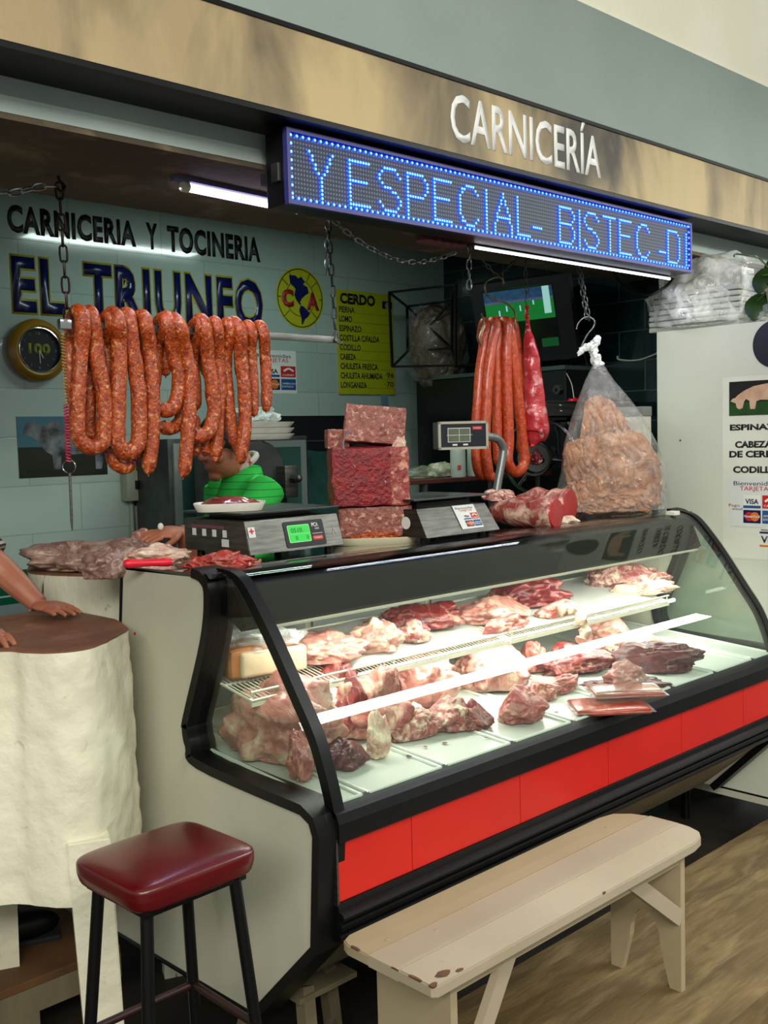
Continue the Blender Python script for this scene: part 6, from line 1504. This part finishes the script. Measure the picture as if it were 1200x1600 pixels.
# chipped paint
for k, (x, y, s_) in enumerate(((.065, by0 + .028, (.022, .012)), (.018, by0 + .012, (.012, .007)), (.012, by0 + .06, (.004, .02)), (.012, by1 - .06, (.004, .014)), (.10, by0 + .012, (.012, .006)), (.63, by0 + .004, (.007, .003)), (.008, by0 + .12, (.003, .012)))):
    bm = B(); n_ = 11; V_ = []
    for i in range(n_): a = 2 * math.pi * i / n_; q = 1 + .4 * noise.noise(Vector((math.cos(a) * 2, math.sin(a) * 2, k))); V_.append((x + math.cos(a) * s_[0] * q, y + math.sin(a) * s_[1] * q))
    prism(bm, V_, lambda p, q, d: Vector((max(p, bx0 - .0004), max(q, by0 - .0004), d)), Z0 - (.004 if s_[1] > .005 else .020), Z0 + .0006); obj('paint_chip', bm, m_chip, t, False)
bm = B()
for (x, y) in ((.10, -.58), (.14, -.53), (.2, -.47), (.09, -.42), (.98, -.60), (1.02, -.55), (.95, -.50), (1.05, -.46), (1.0, -.40)): lathe(bm, [(0, .0016), (.005, .0008), (.007, 0)], (x, y, Z0 - .0006), 8)
obj('nail_head', bm, m_bench2, t)

# ------------------------------------------------------------------ white refrigerator cabinet at the right
FX = 2.5; fy = .343; fz = 2.021; FZB = .05
t = thing('white_cabinet', (2.78, -.05, -.12), 'tall white panelled cabinet standing at the right end of the display case', 'cabinet')
m_fr = M('off_white_laminate', 'c4c8b8', 'bbbfb0', 2, .4, bump=.03, bscale=40)
bm = B(); box(bm, (FX, -.43, FZB + .035), (3.05, fy, fz), .002); obj('body', bm, m_fr, t, False)
bm = B(); box(bm, (FX - .002, -.43, FZB), (3.05, fy, FZB + .028)); obj('base_rail', bm, m_case_white, t, False)
bm = B(); box(bm, (FX - .001, -.43, FZB + .028), (3.05, fy - .001, FZB + .036)); obj('dark_gap', bm, m_black, t, False)
for y in (-.35, .25):
    for x in (2.56, 2.98): bm = B(); cyl(bm, (x, y, 0 if y < 0 else -.12), (x, y, FZB), .018, seg=10); obj('leg', bm, m_black, t)
bm = B(); cyl(bm, onx(1063, 688, FX), onx(1063, 688, FX) - Vector((.002, 0, 0)), .004, seg=8); obj('screw', bm, m_chip, t)
RL = Vector((0, -1, 0))
def fpt(px, py, d=.0): p = onx(px, py, FX); return Vector((FX - d, p.y, p.z))
a = fpt(1130, 870); b2 = fpt(1132, 590); wy = .355
t = thing('pork_poster', (FX, a.y - wy / 2, a.z), 'white pork cuts poster with a pig photograph on the white cabinet', 'poster')
bm = B(); panel(bm, (FX - .0005, a.y, a.z), RL, UP, wy, b2.z - a.z, .0015); obj('sheet', bm, M('poster_paper', 'd0d2c2', 'c8cabb', 3, .45), t, False)
pa_, pb_ = fpt(1140, 650), fpt(1140, 597)
pw_ = .31; ph_ = pb_.z - pa_.z
bm = B(); panel(bm, (FX - .0025, pa_.y, pa_.z), RL, UP, pw_, ph_, .0005); obj('photo', bm, M('dark_photo_print', '0e120e', '151a14', 14, .35), t, False)
bm = B(); panel(bm, (FX - .0031, pa_.y, pa_.z), RL, UP, pw_, ph_ * .38, .0005); obj('photo', bm, M('photo_grass', '12380f', '1a4515', 40, .4), t, False)
pig = [(.02, .42), (.05, .50), (.09, .52), (.13, .60), (.22, .72), (.36, .84), (.55, .90), (.75, .90), (.88, .82), (.94, .68), (.92, .50), (.90, .18), (.84, .18), (.82, .45), (.62, .42), (.46, .44), (.40, .40), (.38, .18), (.31, .18), (.30, .42), (.25, .48), (.22, .40), (.20, .22), (.15, .18), (.11, .24), (.10, .36), (.06, .40)]
bm = B(); prism(bm, [(p[0] * .95, p[1]) for p in pig], lambda u, v, d: Vector((FX - .0037 - d, pa_.y - u * pw_, pa_.z + v * ph_)), 0, .0005)
obj('photo', bm, M('printed_pig_pink', 'b08c70', 'c4a488', 18, .45), t, False)
def ftext(s, px, py, pyt, wd, bold=.04, mt=None): p = fpt(px, py); h = fpt(px, pyt).z - p.z; text('lettering', s, (FX - .0022, p.y, p.z), RL, UP, h, wd, mt or m_ink, t, bold, .0006)
def fw(px0, px1): return abs(fpt(px0, 700).y - fpt(px1, 700).y)
ftext('ESPINAZO', 1141, 673, 663, fw(1141, 1205) / 6 * 8, .045)
ftext('CABEZA', 1149, 700, 689, fw(1149, 1193) / 5 * 6 * 1.1, .045); ftext('DE CERDO', 1140, 715, 704, fw(1140, 1200) / 6 * 8 * 1.05, .045)
ftext('CODILLO', 1146, 739, 728, fw(1146, 1197) / 5 * 7, .045)
card_sticker('payment_sticker', fpt(1141, 822, .0025), RL, UP, .22, fpt(1141, 745).z - fpt(1141, 822).z, 'white payment card print at the foot of the pork poster on the white cabinet', movil=True)
q_ = fpt(1180, 856)
t = thing('small_card_sticker', q_, 'small white card sticker at the right edge, lowest on the white cabinet', 'sticker')
bm = B(); panel(bm, (FX - .0005, q_.y, q_.z), RL, UP, .16, .085, .0012); obj('sheet', bm, m_cardwhite, t, False)
bm = B(); panel(bm, (FX - .002, q_.y - .02, q_.z + .06), RL, UP, .12, .008, .0004); obj('print', bm, m_navy, t, False)
bm = B(); panel(bm, (FX - .002, q_.y - .02, q_.z + .006), RL, UP, .12, .008, .0004); obj('print', bm, m_corange, t, False)
text('lettering', 'VISA', (FX - .002, q_.y - .025, q_.z + .022), RL, UP, .03, .09, m_navy, t, .03, .0005)
text('lettering', 'www', (FX - .002, q_.y - .025, q_.z + .070), RL, UP, .008, .03, m_ink, t, .0, .0005)
dcc = fpt(1212, 537)
bm = B(); cyl(bm, (FX, dcc.y, dcc.z), (FX - .002, dcc.y, dcc.z), .095, seg=48); o = obj('round_sticker', bm, M('navy_black_sticker', '0c0e1c', rough=.4)); tag(o, 'large round navy black sticker near the top of the white cabinet', 'sticker')

# plastic wrapped trays and plant on top of it
tr_c = onx(1088, 480, 2.58)
t = thing('wrapped_foam_trays', (2.68, .12, fz), 'stack of white foam trays in shiny clear plastic on top of the white cabinet', 'wrapped trays')
for k in range(7):
    bm = B(); box(bm, (2.53, -.02, fz + .002 + k * .024), (2.86, .40, fz + .022 + k * .024), .006); obj('foam_tray', bm, M('foam_grey_white', 'a3a9a0', rough=.6) if k == 0 else bpy.data.materials['foam_grey_white'], t)
bm = B(); lump(bm, (2.70, .19, fz - .0), (.25, .30, .22), 0, 0, 61, .13, 1.2, .10, 5, .35)
obj('plastic_wrap', bm, m_wrap, t)
bm = B(); lump(bm, (2.68, -.085, fz), (.13, .13, .075), 0, 0, 63, .2, 1.4, .12, 5, .3); o = obj('plastic_bundle', bm, m_wrap); tag(o, 'low crumpled clear plastic between the wrapped trays and the plant pot', 'plastic bundle')
pc_ = onx(1200, 498, 2.60); pc_ = Vector((2.60, pc_.y - .085, fz))
t = thing('potted_plant', pc_, 'green leafy plant in a cream pot on top of the white cabinet', 'plant')
bm = B(); lathe(bm, [(0, 0), (.065, 0), (.085, .12), (.09, .12), (.09, .132), (.078, .132), (.072, .10), (0, .10)], pc_, 28); obj('pot', bm, M('cream_pot', 'a39c84', rough=.5), t)
bm = B(); lathe(bm, [(0, .11), (.074, .10)], pc_, 20); obj('soil', bm, m_chip, t)
m_leaf = M('dark_green_leaf', '1f3d12', '34591c', 9, .35, coat=.3)
for k, (tip, r_) in enumerate((((1183, 470), .05), ((1192, 430), .045), ((1205, 450), .05), ((1210, 410), .05), ((1225, 470), .05))):
    p0 = pc_ + Vector((0, .0, .11)); p1 = onx(tip[0], tip[1], 2.54 + .02 * k)
    bm = B(); mid = (p0 + p1) / 2 + Vector((0, 0, .03)); tube(bm, smoothpath([p0, mid, p1], 5), .003, 6); obj('stem', bm, m_leaf, t)
    bm = B(); dn = Vector((0, .25 - .12 * k, -1)).normalized(); sd = Vector((-.3, 1, .25)).normalized(); sd = (sd - dn * sd.dot(dn)).normalized(); nn_ = dn.cross(sd); L_ = .11; V0 = []
    for i in range(9):
        f_ = i / 8; w_ = r_ * math.sin(math.pi * min(1, f_ * .96 + .04)) ** .8; c__ = p1 + dn * (L_ * (f_ - .25)) + nn_ * (.02 * math.sin(f_ * 3))
        V0.append([bm.verts.new(c__ - sd * w_ + nn_ * .008), bm.verts.new(c__), bm.verts.new(c__ + sd * w_ + nn_ * .008)])
    for i in range(8):
        for j in range(2): bm.faces.new([V0[i][j], V0[i][j + 1], V0[i + 1][j + 1], V0[i + 1][j]])
    bmesh.ops.solidify(bm, geom=bm.faces[:], thickness=.001); obj('leaf', bm, m_leaf, t)
bm = B(); tube(bm, smoothpath([pc_ + Vector((0, 0, .12)), onx(1188, 405, 2.6), onx(1172, 400, 2.58), onx(1150, 397, 2.57), onx(1147, 401, 2.56)], 6), .0035, 6); obj('stem', bm, m_leaf, t)
# white scale-like box behind the bag
b0 = ony(1027, 640, .33); b1 = ony(1054, 700, .33)
t = thing('white_box_appliance', (b0.x + .03, .36, 1.25), 'white appliance with a grey cap behind the right side of the pork rind bag', 'appliance')
b1x = b0.x + .06
bm = B(); box(bm, (2.375, .335, .60), (2.44, .50, ony(1030, 650, .34).z), .004); obj('body', bm, m_case_white, t)
bm = B(); box(bm, (2.372, .333, ony(1030, 650, .34).z), (2.443, .502, ony(1030, 635, .34).z), .004); obj('cap', bm, M('grey_cap', '6c706c', rough=.5), t)
bm = B(); box(bm, (2.16, .06, 1.262), (2.20, .10, 1.278), .002); o = obj('paper_slip', bm, m_pwhite); tag(o, 'small white slip of folded paper at the foot of the pork rind bag', 'paper')

# band saw with foam trays on top
sp_ = lambda px, py, y=1.55: ony(px, py, y)
t = thing('bone_saw', (sp_(420, 800).x, 1.6, 0), 'grey cast meat saw with rounded upper housing behind the person in green', 'meat saw')
c_ = sp_(395, 720, 1.5); xR = sp_(447, 720, 1.5).x; zT = sp_(400, 688, 1.5).z; xL = xR - .34
bm = B(); P = []
R_c = .14
P = [(xL, .6), (xR, .6), (xR, zT - R_c)]
for k in range(1, 9): a = math.pi / 2 * k / 8; P.append((xR - R_c + math.cos(a) * R_c, zT - R_c + math.sin(a) * R_c))
P += [(xL + .05, zT), (xL, zT - .05)]
prism(bm, P, lambda u, v, d: Vector((u, d, v)), 1.5, 1.72)
bmesh.ops.bevel(bm, geom=[e for e in bm.edges if abs(e.verts[0].co.y - e.verts[1].co.y) < .001], offset=.012, segments=3, affect='EDGES'); obj('wheel_housing', bm, m_steel_d, t, True, 35)
g0 = sp_(441, 770, 1.47)
bm = B(); box(bm, (xR - .055, 1.44, sp_(441, 778, 1.46).z), (xR + .015, 1.50, sp_(441, 728, 1.46).z), .004); obj('blade_guard', bm, m_steel, t)
bm = B(); cyl(bm, (xR - .012, 1.44, sp_(441, 748, 1.46).z), (xR - .012, 1.405, sp_(441, 748, 1.46).z), .020, seg=8); ball(bm, (xR - .012, 1.40, sp_(441, 748, 1.46).z), .016, 2); obj('knob', bm, m_steel_d, t)
bm = B(); box(bm, (xL - .3, 1.35, .58), (xR + .1, 1.74, .62), .004); box(bm, (xL, 1.45, -.12), (xR, 1.75, .58), .01); obj('base', bm, m_steel_d, t)
for k in range(3):
    zq = zT + .001 + k * .026
    foam_tray(Vector((xR - .12, 1.6, zq)), .40, .24, .022, 2, 'foam_tray', ('lowest', 'middle', 'topmost')[k] + ' white foam tray of the pack on top of the grey meat saw')
bm = B(); lump(bm, (xR - .13, 1.60, zT + .075), (.13, .10, .05), 0, 0, 71, .35, 2, .2, 4, .3); o = obj('crumpled_plastic', bm, m_wrap); tag(o, 'crumpled clear plastic on the foam trays on the meat saw', 'plastic')

# ------------------------------------------------------------------ people
def chain_skin(bm, pts, radii, seg=14): tube(bm, smoothpath(pts, 4), [v.x for v in smoothpath([Vector((r, 0, 0)) for r in radii], 4)], seg)
def add_ball(bm, c_, s, mat=None): ball(bm, c_, 1, 3, s, mat=mat)
def person_body(H, chin_dir, arms, legs, torso, headc, hs, face=1.0):
    """H unused scale; everything fused into one skin."""
    bm = B()
    chain_skin(bm, torso[0], torso[1], 18)
    # head: cranium, jaw, nose, brow, lips, chin, ears
    f_ = Vector(chin_dir).normalized(); r_ = f_.cross(UP).normalized(); u_ = r_.cross(f_)
    Mh = Matrix((r_, f_, u_)).transposed().to_4x4()
    def hb(x, y, z, sx_, sy_, sz_): ball(bm, headc + r_ * x * hs + f_ * y * hs + u_ * z * hs, 1, 3, (sx_ * hs, sy_ * hs, sz_ * hs), mat=Mh)
    hb(0, -.01, .04, .078, .095, .085); hb(0, .018, -.045, .060, .070, .070); hb(0, .055, -.098, .028, .026, .022)
    hb(0, .098, -.022, .012, .020, .018); hb(0, .090, .0, .009, .016, .028); hb(.012, .088, -.030, .010, .010, .008); hb(-.012, .088, -.030, .010, .010, .008)
    hb(0, .080, -.058, .024, .012, .006); hb(0, .079, -.067, .021, .012, .007)
    hb(.030, .070, .020, .022, .014, .008); hb(-.030, .070, .020, .022, .014, .008); hb(.040, .055, -.03, .024, .022, .022); hb(-.040, .055, -.03, .024, .022, .022)
    for s in (-1, 1): hb(s * .080, -.005, -.012, .010, .018, .030)
    chain_skin(bm, [torso[0][-1], headc + u_ * (-.06 * hs)], [.058, .052], 14)
    for (pts, rad) in arms + legs: chain_skin(bm, pts, rad, 12)
    return bm, Mh, (r_, f_, u_)
def hand(bm, wrist, d, nrm, side, L_=.18, curl=.3, spread=.12):
    """palm from wrist along d, back of the hand facing nrm; fingers curl away from nrm."""
    d = Vector(d).normalized(); n_ = Vector(nrm); n_ = (n_ - d * n_.dot(d)).normalized(); s = d.cross(n_) * side
    M4 = Matrix((s, d, n_)).transposed().to_4x4()
    ball(bm, wrist + d * L_ * .27, 1, 3, (L_ * .23, L_ * .30, L_ * .085), mat=M4)
    for k, (o_, l_) in enumerate(((-.18, .42), (-.062, .47), (.062, .44), (.178, .34))):
        b0_ = wrist + d * L_ * .48 + s * (o_ * L_); dd = (d + s * (o_ * spread * 5 / 3)).normalized(); P = [b0_]
        for j in range(3):
            a = curl * (j + .5); P.append(P[-1] + (dd * math.cos(a) - n_ * math.sin(a)) * (L_ * l_ * (.42, .32, .26)[j]))
        chain_skin(bm, P, [L_ * .050, L_ * .046, L_ * .041, L_ * .033], 8)
    P = [wrist + d * L_ * .10 - s * (.15 * L_), wrist + d * L_ * .25 - s * (.28 * L_) - n_ * .005, wrist + d * L_ * .42 - s * (.34 * L_) - n_ * .012, wrist + d * L_ * .55 - s * (.33 * L_) - n_ * .018]
    chain_skin(bm, P, [L_ * .07, L_ * .065, L_ * .055, L_ * .04], 8)
    return d, n_, s

# person in green behind the scale
fd = Vector((-.93, .05, -.12)).normalized(); sv = Vector((-.05, -1, 0)).normalized()
hcn = ony(350, 699, 1.12); nkp = ony(380, 729, 1.13)
ch = Vector((ony(382, 790, 1.12).x, 1.12, 1.235)); pel = ch + Vector((.05, .02, -.42))
shL = nkp + sv * .165 + Vector((.005, 0, -.075)); shR = nkp - sv * .165 + Vector((.0, 0, -.075))
wr = ony(292, 838, .80); el = Vector((ony(322, 812, .88).x, .90, 1.12)); wr = Vector((ony(283, 827, .86).x, .86, ony(283, 827, .86).z))
wr2 = Vector((nkp.x - .14, 1.24, 1.12)); el2 = shR + Vector((.02, .05, -.28))
torso = ([pel, pel + Vector((-.0, 0, .14)), ch, ch + Vector((-.01, 0, .10)), nkp], [.12, .11, .11, .10, .055])
arms = [([shL, (shL + el) / 2, el, (el + wr) / 2, wr], [.046, .046, .043, .040, .028]), ([shR, (shR + el2) / 2, el2, wr2], [.046, .046, .043, .028]), ([shL, ch + Vector((0, 0, .1)), shR], [.046, .075, .046])]
legs = [([pel + sv * s * .09, pel + sv * s * .11 + Vector((-.02, 0, -.42)), pel + sv * s * .11 + Vector((.02, 0, -.80)), Vector((pel.x + .02, (pel + sv * s * .11).y, -.07)), Vector((pel.x - .12, (pel + sv * s * .11).y, -.09))], [.09, .068, .048, .04, .032]) for s in (-1, 1)]
bm, Mh, fr3 = person_body(1, fd, arms, legs, torso, hcn, 1.0)
hd_ = Vector((-.95, .12, -.12)); hand(bm, wr, hd_, (.1, -.35, 1), 1, .175, .35); hand(bm, wr2, (-.7, -.3, -.3), (0, .3, 1), -1, .175, .5)
bm = bake(bm, .0048, 3)
man = obj('person', bm, m_skin, smooth=True, sharp=180); tag(man, 'person in a bright green striped polo shirt working behind the scales', 'person')
bm = B(); r_, f_, u_ = fr3
bms = B()
ball(bms, hcn - f_ * .012 + u_ * .050, 1, 4, (.084, .102, .088), mat=Mh)
for v in list(bms.verts):
    q = v.co - hcn
    if q.dot(f_) > .045 + .2 * max(0, q.dot(u_) - .06) and q.dot(u_) < .085: v.co -= f_ * .03
    if q.dot(u_) < -.03: v.co = hcn + (v.co - hcn) * .8
for v in bms.verts: v.co += (v.co - hcn).normalized() * noise.noise(v.co * 60) * .003
obj('hair', bms, m_hair, man, label='short dark hair')
# shirt with thin dark stripes
def stripes(name, c1, c2, freq, duty=.12, axis=2):
    m = M(name, c1, rough=.8); nt = m.node_tree; b = nt.nodes['Principled BSDF']; g = nt.nodes.new('ShaderNodeNewGeometry'); s = nt.nodes.new('ShaderNodeSeparateXYZ'); nt.links.new(g.outputs['Position'], s.inputs[0])
    mu = nt.nodes.new('ShaderNodeMath'); mu.operation = 'MULTIPLY'; mu.inputs[1].default_value = freq; nt.links.new(s.outputs[axis], mu.inputs[0])
    fr = nt.nodes.new('ShaderNodeMath'); fr.operation = 'FRACT'; nt.links.new(mu.outputs[0], fr.inputs[0]); l = nt.nodes.new('ShaderNodeMath'); l.operation = 'LESS_THAN'; l.inputs[1].default_value = duty; nt.links.new(fr.outputs[0], l.inputs[0])
    x = nt.nodes.new('ShaderNodeMix'); x.data_type = 'RGBA'; nt.links.new(l.outputs[0], x.inputs[0]); x.inputs[6].default_value = lin(c1); x.inputs[7].default_value = lin(c2); nt.links.new(x.outputs[2], b.inputs['Base Color']); return m
bm = B(); chain_skin(bm, [pel + Vector((0, 0, -.03)), pel + Vector((-.0, 0, .14)), ch, ch + Vector((-.01, 0, .10)), nkp + Vector((.004, 0, .005))], [.135, .125, .122, .112, .066], 20)
chain_skin(bm, [shL, (shL + el) / 2, shL.lerp(el, .62)], [.066, .064, .062], 16); chain_skin(bm, [shR, (shR + el2) / 2, shR.lerp(el2, .62)], [.066, .064, .062], 16); chain_skin(bm, [shL + Vector((0, .02, 0)), ch + Vector((0, 0, .1)), shR], [.066, .100, .066], 16)
bm = bake(bm, .008, 6)
for v in bm.verts: v.co += Vector((1, 1, 0)) * noise.noise(v.co * 9) * .006
obj('polo_shirt', bm, stripes('green_striped_knit', '1fb83e', '0c6424', 38, .10), man, label='bright green polo shirt with thin dark stripes')
bm = B(); nd = (hcn - nkp).normalized(); cpt = [nkp + (r_ * math.cos(a) * .062 + f_ * math.sin(a) * .060) + Vector((-.012, 0, -.004)) + UP * (.018 - .026 * math.sin(a)) for a in [k * math.pi / 14 for k in range(28)]]; tube(bm, cpt, .012, 8, closed=True)
obj('collar', bm, m_white_cloth, man, label='white collar')
bm = B(); c_ = nkp + (sv * .06) + Vector((-.018, -.012, .016)); tube(bm, [c_ - UP * .010, c_ + UP * .010], .003, 6); tube(bm, [c_ - RV * .009, c_ + RV * .009], .003, 6); obj('collar_emblem', bm, m_cred, man)
bm = B()
for s in (-1, 1):
    P = legs[0 if s < 0 else 1][0][:4]; chain_skin(bm, P, [.115, .085, .065, .062], 16)
chain_skin(bm, [pel + Vector((0, 0, -.06)), pel + Vector((0, 0, .03))], [.155, .158], 18); obj('trousers', bake(bm, .010, 4), m_denim, man)
for s in (0, 1):
    f0 = legs[s][0][3]; bm = B(); ball(bm, f0 + Vector((-.07, 0, -.005)), 1, 3, (.14, .052, .045)); obj('shoe', bm, m_black, man)
bm = B(); e0 = wr + Vector((-.08, -.01, .012)); ball(bm, ony(251, 823, .86), .010, 2, (1, 1, 1.3)); obj('finger_bandage', bm, m_foam, man)

# person at the left edge
fz_ = .10
bp = ony(4, 930, .98); tc2 = Vector((bp.x, .98, 0)) - RV * .175
fdL = Vector((.15, -.98, 0)).normalized(); svL = Vector((.98, .15, 0))
pel = Vector((tc2.x, tc2.y + .02, fz_ + .93)); ch = pel + Vector((0, 0, .38)); nkp = ch + Vector((0, -.02, .20)); hcn = nkp + Vector((.01, -.05, .17))
shA = nkp + svL * .17 + Vector((0, 0, -.06)); shB = nkp - svL * .17 + Vector((0, 0, -.06))
wrA = onz(66, 957, 1.125); elA = ony(8, 890, wrA.y + .04); elA = Vector((elA.x + .03, elA.y, elA.z - .01))
wrA = ony(62, 962, .80); wrA.z = 1.135
elA = ony(2, 890, .92)
shA = Vector((elA.x - .15, elA.y + .16, 1.43))
wrB = ony(-28, 985, .55); elB = wrB + Vector((-.16, .18, .10))
shB = shA - svL * .36
midS = (shA + shB) / 2; pel = Vector((midS.x, midS.y + .03, fz_ + .90)); ch = Vector((midS.x, midS.y, 1.32)); nkp = midS + Vector((0, -.02, .07)); hcn = nkp + Vector((.02, -.05, .16))
torso = ([pel, pel + Vector((0, 0, .16)), ch, ch + Vector((0, 0, .08)), nkp], [.155, .15, .15, .12, .060])
armsL = [([shA, (shA + elA) / 2, elA, (elA + wrA) / 2, wrA], [.055, .050, .043, .038, .028]), ([shB, (shB + elB) / 2, elB, wrB], [.055, .050, .042, .028]), ([shA, ch + Vector((0, 0, .08)), shB], [.058, .09, .058])]
legsL = []
for (fx, fy_) in ((-.27, .93), (-.55, .95)):
    kn = Vector(((fx + pel.x) / 2 - .03, (fy_ + pel.y) / 2 - .03, .55)); legsL.append(([Vector(((pel.x + (.08 if fx > -.4 else -.08)), pel.y, pel.z - .05)), kn, Vector((fx, fy_, fz_ + .09)), Vector((fx + .02, fy_ - .02, fz_ + .045)), Vector((fx + .13, fy_ - .05, fz_ + .03))], [.09, .062, .042, .04, .03]))
bm, Mh, fr3 = person_body(1, Vector((.35, -.9, -.3)), armsL, legsL, torso, hcn, 1.0)
hand(bm, wrA, (Vector(onz(150, 971, 1.115)) - wrA) * Vector((1, 1, .35)), (0, 0, 1), 1, .185, .10, .18)
hand(bm, wrB, (Vector(onz(10, 1012, 1.112)) - wrB) * Vector((1, 1, .6)), (0, 0, 1), -1, .185, .18, .16)
bm = bake(bm, .0042, 2)
pl = obj('person', bm, m_skin2, smooth=True, sharp=180); tag(pl, 'person in a white apron resting both hands on the big chopping block', 'person')
r_, f_, u_ = fr3
bm = B(); ball(bm, hcn - f_ * .012 + u_ * .050, 1, 4, (.084, .102, .088), mat=Mh)
for v in bm.verts:
    q = v.co - hcn
    if q.dot(f_) > .045 and q.dot(u_) < .085: v.co -= f_ * .03
obj('hair', bm, m_hair, pl)
bm = B(); chain_skin(bm, [pel + Vector((0, 0, -.02)), pel + Vector((0, 0, .16)), ch, ch + Vector((0, 0, .08)), nkp], [.164, .160, .160, .132, .070], 20)
chain_skin(bm, [shA, (shA + elA) / 2, shA.lerp(elA, .86)], [.070, .068, .070], 16); chain_skin(bm, [shB, (shB + elB) / 2, shB.lerp(elB, .8)], [.070, .066, .066], 16); chain_skin(bm, [shA, ch + Vector((0, 0, .08)), shB], [.072, .10, .072], 16)
obj('striped_shirt', bake(bm, .008, 5), stripes('striped_knit', 'a8a898', '3a3038', 62, .5), pl, label='dark and pale striped shirt')
bm = B(); chain_skin(bm, [Vector((pel.x, pel.y, .62)), Vector((pel.x, pel.y, .86)), pel + Vector((0, 0, .08)), pel + Vector((0, 0, .2)), ch + Vector((0, -.0, .02))], [.175, .182, .182, .178, .172], 24)
for v in bm.verts: v.co += Vector((1, 1, 0)) * noise.noise(v.co * 8) * .012
obj('apron', bm, m_white_cloth, pl, label='white apron')
bm = B()
for P, R_ in legsL: chain_skin(bm, P[:3] + [P[2] + Vector((.0, 0, -.03))], [.115, .085, .075, .075], 16)
chain_skin(bm, [pel + Vector((0, 0, -.12)), pel + Vector((0, 0, .02))], [.15, .155], 18)
obj('trousers', bake(bm, .010, 4), m_trouser, pl)
for P, R_ in legsL:
    f0 = P[2]; bm = B(); Ms = rotm(-20)
    ball(bm, Vector((f0.x + .055, f0.y - .02, fz_ + .045)), 1, 3, (.135, .052, .05), mat=Ms); ball(bm, Vector((f0.x + .0, f0.y, fz_ + .07)), 1, 3, (.07, .052, .07), mat=Ms)
    obj('shoe', bake(bm, .006, 3), m_black, pl)
    bm = B(); obox(bm, (f0.x + .05, f0.y - .018, fz_ + .008), (.27, .10, .016), -20, .006); obj('shoe_sole', bm, m_denim, pl)
